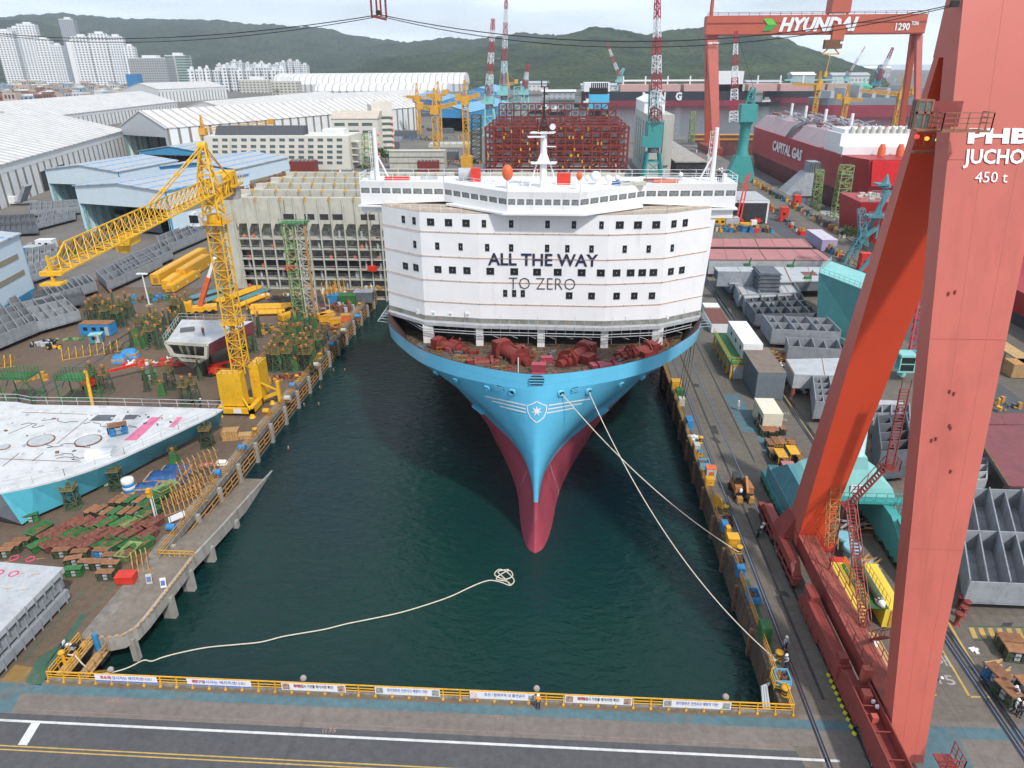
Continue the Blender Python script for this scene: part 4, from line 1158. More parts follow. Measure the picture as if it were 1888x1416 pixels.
# ================================================================== near red gantry crane
m_gantry_seam=mat('gantry_weld_line',(.42,.11,.085),.6,var=.1)
def near_gantry():
 t=thing('gantry_crane','towering salmon-red gantry crane leg on the right, lettered PHB JUCHO 450 t','gantry crane',(27.5,56.5,0))
 X0,OY=27.5,56.5
 def sec(z,yf,yr,w_):return[(0,yf-OY,z),(w_,yf-OY,z),(w_,yr-OY,z),(0,yr-OY,z)]
 wz=lambda z:2.75+.09*max(z-4,0)
 mb=MB()
 zs=[.7,10,20,30,40,50,56,62,68]
 mb .loft([sec(z,41.2+.28*z,42.7+.277*z+.012*z,wz(z))for z in zs],True,True)
 part(t,'leg',mb,m_gantry)
 mb=MB()
 zf=[2.6,11,20,30,40,50,52.3]
 def fy(z):return 68.2-.195*z+(0 if z<50 else 0)if z>8 else 66.9
 mb .m=0
 R_=[]
 for z in zf:
  rear=71.1-.226*z
  front=67.3-.168*z
  R_ .append(sec(z,front,rear,min(wz(z),2.75+.05*z)))
 fs=[]
 for a,b_ in zip(R_,R_[1:]):
  o=len(mb .v)
  mb .m=1;mb .add([a[0],a[1],b_[1],b_[0]],[(0,1,2,3)])
  mb .m=0;mb .add([a[1],a[2],b_[2],b_[1]],[(0,1,2,3)]);mb .add([a[2],a[3],b_[3],b_[2]],[(0,1,2,3)]);mb .add([a[3],a[0],b_[0],b_[3]],[(0,1,2,3)])
 part(t,'leg',mb,[m_gantry,m_gantry2])
 # head joining the legs, above the inner apex
 mb=MB()
 mb .loft([[(x+(.04 if x<1 else-.04),y,z)for x,y,z in q]for q in(sec(52.3,57.0,59.5,wz(52)),sec(62,57.5,59.2,wz(62)),sec(68,58,61,wz(68)))],True,True)
 part(t,'leg_head',mb,m_gantry)
 # weld seams
 mb=MB()
 for z in(18,33.5,45.7):mb .box(0.0,wz(z),41.2+.28*z-OY-.015,41.2+.28*z-OY+.02,z,z+.05)
 part(t,'weld_seam',mb,m_gantry_seam)
 mb=MB()
 for f in(.36,.74):
  for a_,b_ in zip(zs,zs[1:]):mb .beam((wz(a_)*f,41.2+.28*a_-OY,a_),(wz(b_)*f,41.2+.28*b_-OY,b_),.035,.02)
 part(t,'weld_seam',mb,m_gantry_seam)
 # small lugs on the near leg
 mb=MB()
 for px,py in((1750,788),(1752,792),(1760,542),(1748,545),(1717,815),(1725,812),(1750,725),(1758,729),(1752,872)):
  d=ray(px,py);
  tt=(41.2+.28*CH)/(d .y-.28*d .z);p=V((0,0,CH))+d*tt
  mb .bc(p .x-X0,p .y-OY-.03,p .z,.10,.1,.28)
 part(t,'lug',mb,m_gantryd)
 # lettering on the near leg
 import math as _m
 tilt=math .atan(1/.28)
 def onleg(px,py):
  d=ray(px,py);tt=(41.2+.28*CH)/(d .y-.28*d .z);return V((0,0,CH))+d*tt
 for txt,pl,pr,py,h_px,bold in(('PHB',1784,1900,250,26,.06),('JUCHO',1776,1888,288,26,.035),('450 t',1797,1857,326,20,.0)):
  a,b_=onleg(pl,py),onleg(pr,py)
  h=(onleg(pl,py-h_px/2)-onleg(pl,py+h_px/2)).length
  c=(a+b_)/2
  c0=onleg((pl+pr)/2,py+h_px/2)
  lettering(t,'crane_lettering',txt,h,ew,(c .x-X0,c0 .y-OY-.07,c0 .z),(tilt,0,0),fit=(b_-a).length,depth=.03,bold=bold)
  # sill beam with walkway rails
 mb=MB()
 mb .box(-.1,1.75,43.2-OY,68.5-OY,4.3,4.45);mb .box(.1,.6,43.2-OY,68.5-OY,2.2,4.3);mb .box(1.15,1.65,43.2-OY,68.5-OY,2.2,4.3)
 for y in range(45,68,3):mb .box(.6,1.15,y-OY,y-OY+.15,2.4,4.3)
 part(t,'sill_beam',mb,m_gantryd)
 mb=MB();mb .box(-.1,1.75,43.2-OY,68.5-OY,4.452,4.47);part(t,'sill_walkway',mb,mat('faded_red_walkway',(.33,.075,.055),.75,var=.3,scale=.9,dirt=(.16,.07,.05),dirtamt=.4))
 mb=MB()
 for x in(-.05,1.7):mb .rail([(x,47-OY,4.45),(x,66.5-OY,4.45)],1.05,1.7,.06,(1,.5))
 part(t,'walkway_railing',mb,m_gantryd)
 # equalisers and bogies along the rail
 for(y0,y1,z0,z1,x0,x1,nm)in((36.0,50.5,1.5,2.9,-1.5,-.45,'equaliser_beam'),(62.5,76.5,1.4,2.9,-1.45,-.45,'equaliser_beam'),(37.0,43.0,.9,1.7,-1.45,-.7,'bogie'),(44.5,50.5,.9,1.7,-1.45,-.7,'bogie'),(54.2,60.0,.6,1.7,-1.5,-.6,'bogie'),(62.3,69.0,.9,1.8,-1.45,-.7,'bogie'),(70.5,77,.9,1.8,-1.45,-.7,'bogie'),(47,54,.7,1.9,-1.4,-.6,'bogie')):
  mb=MB()
  if 'eq' in nm:
   mb .loft([[(x0,y0-OY,z0),(x1,y0-OY,z0),(x1,y1-OY,z0),(x0,y1-OY,z0)],[(x0,y0+1.5-OY,z1),(x1,y0+1.5-OY,z1),(x1,y1-1.5-OY,z1),(x0,y1-1.5-OY,z1)]],True,True)
  else:
   mb .box(x0,x1,y0-OY,y1-OY,z0,z1)
   for k in range(4):
    y=y0+(y1-y0)*(k+.5)/4;mb .box(x0-.06,x1+.06,y-.5-OY,y-.3-OY,z0-.1,z1+.12)
  o=part(t,nm,mb,m_gantryd)
  if nm=='bogie':
   for k in range(4):
    y=y0+(y1-y0)*(k+.5)/4-OY
    mb=MB();mb .tube((x0+.15,y,.42),(x1-.15,y,.42),.4,n=14);part(o,'wheel',mb,m_rail)
 for y in(69.5,):
  mb=MB();mb .loft([[(-1.3,y-1.6-OY,3.0),(2.4,y-1.6-OY,3.0),(2.4,y+1.6-OY,3.0),(-1.3,y+1.6-OY,3.0)],[(-.1,y-1.3-OY,5.4),(2.6,y-1.3-OY,5.4),(2.6,y+1.0-OY,5.4),(-.1,y+1.0-OY,5.4)]],True,True);part(t,'leg_foot',mb,m_gantryd)
  # long driver box lying beside the sill, with the cable drum
 mb=MB();mb .box(-1.7,-.5,48.9-OY,58.5-OY,1.8,3.1);mb .box(-1.55,-.65,57.2-OY,59.2-OY,3.1,3.7);mb .bc(-1.1,49.7-OY,3.1,.8,.9,.6);part(t,'drive_housing',mb,m_gantryd)
 mb=MB();mb .box(-1.7,-.3,37.5-OY,47.5-OY,2.9,3.05);mb .box(-1.75,-1.65,37.5-OY,47.5-OY,2.9,4.0);mb .box(-.3,-.2,37.5-OY,47.5-OY,2.9,4.2)
 for y in(39,41.5,44,46):mb .beam((-1.65,y-OY,3.9),(-.25,y-OY,3.9),.08)
 part(t,'cable_trough',mb,m_gantryd)
 mb=MB();mb .bc(-.8,45.2-OY,3.1,.7,.8,1.0);mb .bc(-.9,43.2-OY,3.1,.5,.5,.6);mb .bc(-.3,46.9-OY,3.5,.7,.6,1.6);part(t,'control_cabinet',mb,m_gantry)
 mb=MB();mb .box(-.25,-.19,43.3-OY,43.7-OY,3.6,3.9);mb .bc(-.5,43.9-OY,3.8,.25,.2,.28);mb .bc(-.6,44.4-OY,3.8,.25,.2,.28);part(t,'floodlight',mb,m_whitem)
 for k in range(10):
  mb=MB();mb .bc(-1.5,50.6-OY-.7*k,.15,.16,.32,.28,.6);part(t,'hazard_mark',mb,mat('hazard_yellow',(.65,.60,.04),.5))
  # ladder and stairs up the far leg
 mb=MB()
 def flight(a,b_,w_=.8,n=None):
  a,b_=V(a),V(b_);d=b_-a;n=n or max(3,int(d .length/.32))
  side=V((w_/2,0,0))if abs(d .x)<.5*d .length else V((0,w_/2,0))
  for s_ in(-1,1):
   mb .beam(a+side*s_,b_+side*s_,.09,.16);mb .beam(a+side*s_+V((0,0,1)),b_+side*s_+V((0,0,1)),.06)
   for k in range(0,n+1,4):mb .beam(a .lerp(b_,k/n)+side*s_,a .lerp(b_,k/n)+side*s_+V((0,0,1)),.05)
  for k in range(n+1):
   p=a .lerp(b_,k/n);mb .beam(p-side,p+side,.22,.04)
 flight((1.7,52.5-OY,4.5),(1.8,60.3-OY,12.2));mb .box(1.2,2.4,60.2-OY,61.6-OY,12.1,12.2)
 flight((1.9,60.9-OY,12.2),(4.8,61.5-OY,16.3));mb .box(4.5,5.8,60.8-OY,62.2-OY,16.2,16.3)
 flight((5.1,61.4-OY,16.3),(4.6,61.0-OY,24.8));
 mb .rail([(1.2,60.2-OY,12.2),(2.4,60.2-OY,12.2),(2.4,61.6-OY,12.2)],1.05,1,.06,(1,.5));mb .rail([(4.5,60.8-OY,16.3),(5.8,60.8-OY,16.3),(5.8,62.2-OY,16.3)],1.05,.7,.06,(1,.5))
 mb .beam((1.2,60.3-OY,12.1),(1.2,60.6-OY,4.6),.12);mb .beam((2.4,60.3-OY,12.1),(2.3,58-OY,4.6),.12)
 flight((1.9,50.9-OY,4.5),(1.6,48.4-OY,7.2),.7)
 part(t,'access_stairs',mb,m_gantryd)
 mb=MB();mb .truss((2.35,63.6-OY,5),(2.35,66-OY,11.4),1.0,1.0,9,.06);part(t,'ladder_cage',mb,m_crate)
 mb=MB();mb .box(2.55,3.9,38.8-OY,40.5-OY,2.9,3.0);mb .rail([(2.6,38.8-OY,3),(3.9,38.8-OY,3),(3.9,40.5-OY,3)],1.4,.6,.06,(1,.6,.3));part(t,'side_platform',mb,m_gantryd)
 # dark round marking on the orange leg
 d0=D(1477,1002,66.0);mb=MB();c=V((d0 .x-X0,0,d0 .z))
 for k in range(10):
  a0,a1=.6+k*.5,1.1+k*.5
  def q(a):
   z=c .z+.34*math .sin(a);return V((c .x+.38*math .cos(a),67.3-.168*z-OY-.04,z))
  mb .beam(q(a0),q(a1),.1,.03)
 mb .beam(q(0)+V((-.2,0,0)),q(0)+V((.1,0,.1)),.1,.03)
 part(t,'round_marking',mb,m_gantryd)
 # operator cab with balcony and signal lamps
 cabc=D(1697,235,53.2);cx,cy,cz=cabc .x-X0,cabc .y-OY,cabc .z
 m_cabf=mat('worn_cab_frame',(.30,.13,.08),.7,var=.3,scale=2,dirt=(.2,.1,.06),dirtamt=.4)
 mb=MB()
 y0w=53.0
 A=D(1694,187,y0w);B=D(1724,187,y0w);zt=A .z;zb=D(1694,236,y0w).z
 rr_=ray(1678,210);y1w=A .x*rr_ .y/rr_ .x
 x0,x1=A .x-X0,B .x-X0
 y0,y1=y0w-OY,y1w-OY
 mb .box(x0,x1,y0,y1,zt,zt+.12);mb .box(x0,x1,y0,y1,zb-.12,zb)
 for x,y in((x0,y0),(x0,y1-.1),(x1-.12,y0),((x0+x1)/2,y0),(x0,(y0+y1)/2)):mb .box(x,x+.12,y,y+.1,zb,zt)
 mb .box(x0,x1,y0,y0+.1,(zb+zt)/2+.05,(zb+zt)/2+.2);mb .box(x0,x0+.1,y0,y1,(zb+zt)/2+.05,(zb+zt)/2+.2)
 cab=part(t,'operator_cab',mb,m_cabf)
 mb=MB();mb .box(x0+.04,x1-.1,y0+.05,y0+.08,zb,zt);mb .box(x0+.04,x0+.07,y0,y1,zb,zt);part(cab,'cab_glass',mb,mat('dusty_cab_glass',(.10,.13,.12),.15,var=.5,scale=1.5))
 mb=MB();mb .box(x0+.5,.02,y0+.7,y1-.02,zb+.02,zt-.02);part(cab,'cab_back_wall',mb,m_gantryd)
 mb=MB()
 bz=zb-.05
 bx=D(1824,250,y0w-1.5).x-X0
 mb .box(x1+.1,bx,y0-1.5,y0+.02,bz-.12,bz);mb .box(x0,x1+.2,y0-.6,y0,bz-.12,bz);
 part(t,'balcony_deck',mb,m_cabf)
 mb=MB();mb .rail([(x1+.1,y0-1.5,bz),(bx,y0-1.5,bz),(bx,y0-.1,bz)],1.1,.9,.06,(1,.7,.4));mb .rail([(x1+.1,y0-.1,bz),(x1+.1,y0-1.5,bz)],1.1,.9,.06,(1,.7,.4));part(t,'balcony_railing',mb,m_yel2 if 0 else m_cabf)
 lz=D(1690,252,57.5).z;
 mb=MB();mb .box(-.1,.2,57.0-OY,57.2-OY,lz-1.7,lz-1.55)
 L0=D(1684,275,58.5);L1=D(1738,275,56.2)
 mb=MB();yy=58.0-OY
 P0=D(1686,268,57.6);P1=D(1732,276,57.6)
 mb .rail([(P0 .x-X0,57.6-OY,P0 .z),(P1 .x-X0,57.6-OY,P1 .z)],1.0,.6,.06,(1,.5,.05));mb .box(P0 .x-X0,P1 .x-X0,57.5-OY,58.3-OY,P1 .z-.25,P1 .z-.1)
 part(t,'lamp_platform',mb,m_cabf)
 for px,py,nm,c_ in((1691,252,'red',(1,.03,.02)),(1709,255.5,'amber',(1,.25,.03)),(1729,257.5,'green',(.05,.9,.35))):
  p=D(px,py,57.5);mb=MB();mb .blob((p .x-X0,p .y-OY,p .z),.17,.14,.14,10,8,0);part(t,'signal_lamp',mb,glow('lamp_'+nm,c_,2.5),label='lit %s signal lamp'%nm)
 mb=MB();p=D(1760,7,57.0);mb .bc(p .x-X0,p .y-OY,p .z-.2,.5,.3,.4);part(t,'cable_anchor',mb,m_black)
near_gantry()
# ================================================================== background: halls, town, cranes, ships
m_hallw=mat('white_corrugated_wall',(.72,.73,.73),.6,var=.06,scale=.3,bands=[('Y',7.5,.26,(.22,.20,.17))],dirt=(.45,.43,.40),dirtamt=.2,streak=6)
m_hallp=mat('pale_wall_cladding',(.68,.69,.69),.6,var=.06,scale=.2,bands=[('Y',1.1,.12,(.52,.53,.54))],dirt=(.45,.43,.40),dirtamt=.18,streak=6)
m_roofw=mat('pale_ribbed_roof',(.64,.63,.61),.6,var=.12,scale=.1,bands=[('Y',6.5,.24,(.36,.34,.32))],dirt=(.40,.35,.30),dirtamt=.25)
m_rooft=mat('tan_patched_roof',(.42,.34,.25),.7,var=.15,scale=.1)
m_bluew=mat('sky_blue_cladding',(.60,.72,.80),.55,var=.06,scale=.3,bands=[('Y',1.3,.1,(.55,.67,.76))])
m_bluef=mat('pale_blue_gable',(.56,.65,.70),.55,var=.06,scale=.3,bands=[('X',1.1,.12,(.51,.60,.66))])
m_blueroof=mat('roof_blue_strips',(.40,.43,.45),.6,var=.1,scale=.2,bands=[('X',6.2,.22,(.10,.30,.55)),('Y',3.4,.16,(.42,.46,.50))],dirt=(.30,.28,.26),dirtamt=.25)
m_bluetr=mat('blue_hall_trim',(.05,.27,.48),.5,var=.1)
m_bluehall=mat('bright_blue_cladding',(.045,.26,.52),.55,var=.12,scale=.1,bands=[('Z',9,.14,(.30,.33,.30))])
m_bluehroof=mat('bright_blue_roof',(.10,.35,.60),.55,var=.15,scale=.05,bands=[('Y',14,.3,(.32,.47,.60))])
m_strip=mat('tan_wall_strip',(.28,.25,.19),.7,var=.1)
def hall(label,FL,FR,eL,eR,ridge,bR,wall,front,roof,open_=None,trim=None,strips=(),inner=None):
 """gabled hall: FL/FR front base corners, eR right eave, ridge front ridge point, bR rear right eave (all surveyed points)"""
 a,b=g(*FL),g(*FR)
 h=D(eR[0],eR[1],b .y).z
 W=(a-b).length
 c=g(bR[0],bR[1],h)
 ux=(b-a).normalized();rz=math .atan2(ux .y,ux .x)
 Lv=V((c .x-b .x,c .y-b .y,0));L_=max(12,Lv .dot(V((-ux .y,ux .x,0))))
 mid=(a+b)/2
 hr=max(h+1.5,D(ridge[0],ridge[1],mid .y).z)
 t=thing('workshop_hall',label,'industrial hall',(a .x,a .y,0),rz)
 th=.35
 mb=MB();mb .box(0,th,0,L_,0,h);part(t,'side_wall',mb,wall)
 mb=MB();mb .box(W-th,W,0,L_,0,h);part(t,'side_wall',mb,wall)
 mb=MB();mb .loft([[(th,L_-.4,0),(W-th,L_-.4,0),(W-th,L_-.4,h),(W/2,L_-.4,hr),(th,L_-.4,h)],[(th,L_,0),(W-th,L_,0),(W-th,L_,h),(W/2,L_,hr),(th,L_,h)]],True,True);part(t,'rear_wall',mb,front)
 o0,o1,oh=open_ if open_ else(.5,.5,0)
 mb=MB()
 zz=oh*h
 def gab(x):return h+(hr-h)*(1-abs(x-W/2)/(W/2))
 mb .loft([[(th,0,zz),(W-th,0,zz),(W-th,0,h),(W/2,0,hr),(th,0,h)],[(th,.4,zz),(W-th,.4,zz),(W-th,.4,h),(W/2,.4,hr),(th,.4,h)]],True,True)
 if zz>0:
  if o0>0:mb .box(th,W*o0,0,.4,0,zz)
  if o1<1:mb .box(W*o1,W-th,0,.4,0,zz)
 part(t,'gable_front',mb,front)
 mb=MB()
 for s0,s1 in((-.5,W/2),(W/2,W+.5)):
  za=h-.1 if s0<0 else hr;zb_=hr if s0<0 else h-.1
  mb .loft([[(s0,-.6,za+.05),(s1,-.6,zb_+.05),(s1,-.6,zb_+.35),(s0,-.6,za+.35)],[(s0,L_+.4,za+.05),(s1,L_+.4,zb_+.05),(s1,L_+.4,zb_+.35),(s0,L_+.4,za+.35)]],True,True)
 part(t,'roof',mb,roof)
 if zz>0:
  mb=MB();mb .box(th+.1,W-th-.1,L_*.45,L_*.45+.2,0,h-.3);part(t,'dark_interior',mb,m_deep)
  mb=MB()
  n=6
  for k in range(n):
   y=1+k*3.4
   for x in(1.0,W-1.2):mb .truss((x,y,0),(x,y,h-.5),.8,.8,5,.12)
  part(t,'columns',mb,m_tealp if inner is None else inner)
  mb=MB();mb .beam((1,7,h*.72),(W-1,7,h*.72),.9,1.1);part(t,'overhead_crane',mb,m_yel)
 if trim:
  mb=MB();mb .box(W-th-.02,W+.06,-.08,L_,0,h*.12);mb .box(-.05,th,-.05,1,0,h*.1);mb .box(W+.001,W+.1,-.12,.5,0,h);part(t,'blue_plinth',mb,trim)
 for(z0,z1,y0,y1)in strips:
  mb=MB();mb .box(W,W+.06,L_*y0,L_*y1,h*z0,h*z1);part(t,'wall_strip',mb,m_strip)
 return t
hall('pale blue workshop with a dark open front, nearest behind the yellow crane jib',(159,430),(322,444),(139,350),(307,353),(222,339),(420,319),m_bluew,m_bluef,m_blueroof,(0,1,.64),m_bluetr,[(.52,.68,.08,.6)])
hall('pale blue workshop left of the nearest one, its side stacked with brown racks',(100,379),(232,385),(84,312),(226,317),(155,305),(309,296),m_bluew,m_bluef,m_blueroof,(0,1,.62),m_bluetr)
hall('pale blue workshop with a tan wall strip, between the cream ship block and the office',(306,372),(445,378),(298,309),(436,312),(365,300),(512,290),m_bluew,m_bluetr,m_blueroof,(0,.9,.82),m_bluetr,[(.45,.6,.1,.9)])
hall('blue-fronted workshop with a yellow overhead beam, below the dark hall mouth',(262,306),(378,309),(256,277),(373,281),(315,270),(431,266),m_bluew,m_bluetr,m_blueroof,(0,1,.78),m_bluetr,[(.5,.7,.1,.95)])
hall('white hall with a huge dark doorway and tan roof patch, left background',(236,293),(318,300),(190,232),(305,237),(250,205),(538,191),m_hallw,mat('grey_gable',(.40,.42,.44),.6,var=.08),m_roofw,(.0,.95,.74),None)
# white/blue hall at the left frame edge
t=thing('workshop_hall','white hall with tan strips and blue plinth cut by the left edge of the view','industrial hall',(*g(69,548)[:2],0),0)
a=g(69,548);hh=D(44,433,a .y).z
dr=(g(0,592)-a);dr=dr .normalized();t .rotation_euler=(0,0,math .atan2(-dr .y,-dr .x))
mb=MB();mb .box(-60,0,0,.5,hh*.16,hh);mb .box(-.5,0,0,45,0,hh);part(t,'wall',mb,m_bluew)
mb=MB();mb .box(-60,.05,-.06,.5,0,hh*.16);part(t,'blue_plinth',mb,m_bluetr)
mb=MB();mb .box(-60,-3.3,-.08,0,hh*.68,hh*.76);mb .box(-60,-2.5,-.08,0,hh*.42,hh*.5);part(t,'wall_strip',mb,m_strip)
mb=MB();mb .loft([[(-60,-.4,hh),(.4,-.4,hh),(.4,45,hh+6),(-60,45,hh+6)],[(-60,-.4,hh+.4),(.4,-.4,hh+.4),(.4,45,hh+6.4),(-60,45,hh+6.4)]],True,True);part(t,'roof',mb,m_blueroof)
# great white hall on the far left
def longhall(label,p0,p1,ptop1,depth,rise,wall,roof,door=None):
 a,b=g(*p0),g(*p1);h=D(ptop1[0],ptop1[1],b .y).z
 u=(b-a).normalized();L_=(b-a).length
 t=thing('workshop_hall',label,'industrial hall',(a .x,a .y,0),math .atan2(u .y,u .x)-PI/2)
 # local: y along wall, -x into the building
 mb=MB();mb .box(-.5,0,0,L_,0,h);part(t,'side_wall',mb,wall)
 mb=MB();mb .loft([[(-.5,L_-.5,0),(-depth,L_-.5,0),(-depth,L_-.5,h),(-depth/2,L_-.5,h+rise),(-.5,L_-.5,h)],[(-.5,L_,0),(-depth,L_,0),(-depth,L_,h),(-depth/2,L_,h+rise),(-.5,L_,h)]],True,True)
 mb .loft([[(-.5,0,0),(-depth,0,0),(-depth,0,h),(-depth/2,0,h+rise),(-.5,0,h)],[(-.5,.5,0),(-depth,.5,0),(-depth,.5,h),(-depth/2,.5,h+rise),(-.5,.5,h)]],True,True)
 part(t,'gable_wall',mb,m_hallp)
 mb=MB()
 for x0,x1,z0,z1 in((.6,-depth/2,h,h+rise),(-depth/2,-depth-.6,h+rise,h)):
  mb .loft([[(x0,-.5,z0+.05),(x1,-.5,z1+.05),(x1,-.5,z1+.5),(x0,-.5,z0+.5)],[(x0,L_+.5,z0+.05),(x1,L_+.5,z1+.05),(x1,L_+.5,z1+.5),(x0,L_+.5,z0+.5)]],True,True)
 part(t,'roof',mb,roof)
 mb=MB();mb .box(0,.1,0,L_,h*.8,h+.1);part(t,'eave_band',mb,m_hallp)
 for(y0,y1,z1)in(door or[]):
  mb=MB();mb .box(0,.12,y0*L_,y1*L_,0,h*z1);part(t,'doorway',mb,m_deep)
 return t
longhall('vast white ribbed-roof hall filling the left edge, dark doorway at its near end',(-70,415),(240,290),(233,241),95,13,m_hallw,m_roofw,[(.36,.50,.55)])
longhall('long white hall behind the vast one, tan-stained roof',(60,252),(330,210),(330,188),80,12,m_hallw,m_roofw)
longhall('white hall roof with a tan patch beside the apartments, far left',(-120,290),(60,240),(60,212),120,10,m_hallp,m_roofw)
longhall('tall white hall with ribbed upper storey below the grey hotel',(296,190),(420,182),(420,160),70,9,m_hallw,m_roofw)
longhall('low white hall right of the grey hotel',(430,225),(640,196),(640,180),60,8,m_hallw,m_roofw)
longhall('low pale hall behind the blue sheds',(560,205),(800,186),(800,174),70,7,m_hallp,m_roofw)
def box3(px0,px1,pyb,pyt,depth):
 a=g(px0,pyb);b=D(px1,pyb,a .y);return a .x,b .x,a .y,D(px0,pyt,a .y).z
def vault(label,px0,px1,pyb,pyt,depth,frac=.55):
 x0,x1,y,z=box3(px0,px1,pyb,pyt,depth)
 t=thing('workshop_hall',label,'industrial hall',(x0,y,0));w_=x1-x0
 mb=MB();mb .box(0,w_,0,depth,0,z*frac);part(t,'wall',mb,mat('vault_wall',(.60,.61,.62),.6,var=.06,scale=.05,bands=[('X',13,.35,(.30,.31,.32))]))
 mb=MB();rr_=[(0,z*frac),(.10,z*.8),(.28,z*.95),(.5,z),(.72,z*.95),(.9,z*.8),(1,z*frac)]
 mb .loft([[(-3,yy*depth,zz)for yy,zz in rr_],[(w_+3,yy*depth,zz)for yy,zz in rr_]],True,True);part(t,'vaulted_roof',mb,mat('vault_roof',(.72,.72,.71),.6,var=.08,scale=.05,bands=[('X',13,.22,(.42,.41,.40))]))
 return t
vault('longest white vaulted hall in front of the hills',508,852,170,136,120,.42)
vault('lower white vaulted hall before the longest one',585,820,181,154,60,.5)
vault('small white vaulted annex at the right end of the vaulted halls',833,858,166,150,60,.6)
# town
def facade(name,wall,glass,fx,fz,wx=.62,wz=.55):
 m=bpy .data .materials .new(name);m .use_nodes=True
 n=m .node_tree;L=n .links .new;b=n .nodes['Principled BSDF'];b .inputs['Roughness'].default_value=.7
 t=n .nodes .new('ShaderNodeTexCoord');sp=n .nodes .new('ShaderNodeSeparateXYZ');L(t .outputs['Object'],sp .inputs[0])
 ad=n .nodes .new('ShaderNodeMath');ad .operation='ADD';L(sp .outputs[0],ad .inputs[0]);L(sp .outputs[1],ad .inputs[1])
 def win(src,per,w_):
  d=n .nodes .new('ShaderNodeMath');d .operation='DIVIDE';d .inputs[1].default_value=per;L(src,d .inputs[0])
  f=n .nodes .new('ShaderNodeMath');f .operation='FRACT';L(d .outputs[0],f .inputs[0])
  l=n .nodes .new('ShaderNodeMath');l .operation='LESS_THAN';l .inputs[1].default_value=w_;L(f .outputs[0],l .inputs[0]);return l .outputs[0]
 mu=n .nodes .new('ShaderNodeMath');mu .operation='MULTIPLY';L(win(ad .outputs[0],fx,wx),mu .inputs[0]);L(win(sp .outputs[2],fz,wz),mu .inputs[1])
 ge=n .nodes .new('ShaderNodeNewGeometry');s2=n .nodes .new('ShaderNodeSeparateXYZ');L(ge .outputs['Normal'],s2 .inputs[0])
 ab=n .nodes .new('ShaderNodeMath');ab .operation='LESS_THAN';ab .inputs[1].default_value=.5;L(s2 .outputs[2],ab .inputs[0])
 m3=n .nodes .new('ShaderNodeMath');m3 .operation='MULTIPLY';L(mu .outputs[0],m3 .inputs[0]);L(ab .outputs[0],m3 .inputs[1])
 x=n .nodes .new('ShaderNodeMix');x .data_type='RGBA';L(m3 .outputs[0],x .inputs[0]);x .inputs[6].default_value=(*wall,1);x .inputs[7].default_value=(*glass,1)
 L(x .outputs[2],b .inputs['Base Color']);return m
f_apt=facade('apartment_facade',(.76,.77,.78),(.07,.09,.11),9,6.4,.5,.5)
f_apt2=facade('apartment_facade_narrow',(.70,.72,.74),(.08,.10,.12),7,6.4,.5,.5)
f_hotel=facade('grey_hotel_facade',(.36,.37,.38),(.10,.12,.13),5.5,5.2,.6,.5)
f_glass=facade('green_glass_facade',(.50,.50,.47),(.05,.16,.15),60,6,.93,.6)
f_dark=facade('dark_slab_facade',(.33,.35,.38),(.13,.15,.18),6,3.4,.5,.5)
f_off=facade('office_facade',(.55,.53,.47),(.12,.12,.11),8,5,.55,.45)
def tower(label,px0,px1,pyb,pyt,m,depth=30,rz=.25,lean=True,crown=True,cat='apartment tower',name='apartment_tower'):
 x0,x1,y,z=box3(px0,px1,pyb,pyt,depth);x1=D(px1,pyt,y).x;x0=D(px0,pyt,y).x
 w_=x1-x0
 t=thing(name,label,cat,((x0+x1)/2,y,0),rz)
 mb=MB();mb .box(-w_*.46,w_*.46,0,depth,0,z);part(t,'block',mb,m)
 if crown:
  mb=MB();mb .box(-w_*.15,w_*.2,depth*.2,depth*.7,z,z+7);mb .box(-w_*.46,w_*.46,0,1,z,z+1.5);part(t,'rooftop',mb,m_whitem)
 return t
TW=[('leftmost white apartment tower, cut by the view edge',-12,20,158,58,f_apt),('white apartment tower right behind the leftmost',14,34,156,52,f_apt2),('broad white apartment tower below the hill crest',30,62,158,45,f_apt),('stepped white apartment tower right of the broad one',62,90,160,73,f_apt),('slim grey apartment slab left of the tallest tower',92,112,160,84,f_apt2),('tallest apartment tower with a blank white end wall',108,134,158,36,f_dark),('white apartment slab with wide balconies, first right of the tallest',130,162,160,68,f_apt),('white apartment slab with a raised stair head, second right of the tallest',162,196,160,63,f_apt),('white apartment slab, third right of the tallest',196,224,160,68,f_apt2),('short white apartment slab beside the grey hotel',226,246,160,86,f_apt)]
for lab,a,b,c,d,m in TW:tower(lab,a,b,c,d,m,34,.3)
t=tower('tall blank white end-wall block standing before the tallest apartment tower',122,140,160,78,m_white,10,.3)
tower('broad grey hotel with gridded windows',234,306,168,108,f_hotel,50,.1,cat='hotel',name='hotel')
tower('hotel wing with green glass bands',302,342,165,103,f_glass,40,.1,cat='hotel',name='hotel_wing')
tower('small bright blue commercial block before the grey hotel',231,252,180,137,m_blue,22,.1,cat='commercial building',name='commercial_building',crown=False)
tower('pale tan office block below the white apartment rows',437,495,172,148,f_off,40,0,cat='office building',name='office_building')
tower('tan office block left of the long vaulted hall',497,548,176,150,f_off,30,0,cat='office building',name='office_building')
r2=random .Random(5)
k=0
for row,(pb,pt,x0,x1,st)in enumerate(((168,126,345,520,15),(150,115,398,560,13),(140,113,505,600,13),(130,109,560,665,14),(124,109,640,700,12))):
 x=x0
 while x<x1:
  w_=st*r2 .uniform(.75,1.05);top=pt+r2 .uniform(-3,5)
  tower('%s white apartment block, %s from the left in the %s row'%(('slim','squat','stepped')[k%3],ORD[int((x-x0)/st)%30],('nearest','second','third','fourth','farthest')[row]),x,x+w_*.9,pb,top,(f_apt,f_apt2)[k%2],24,r2 .uniform(-.2,.3))
  x+=st;k+=1
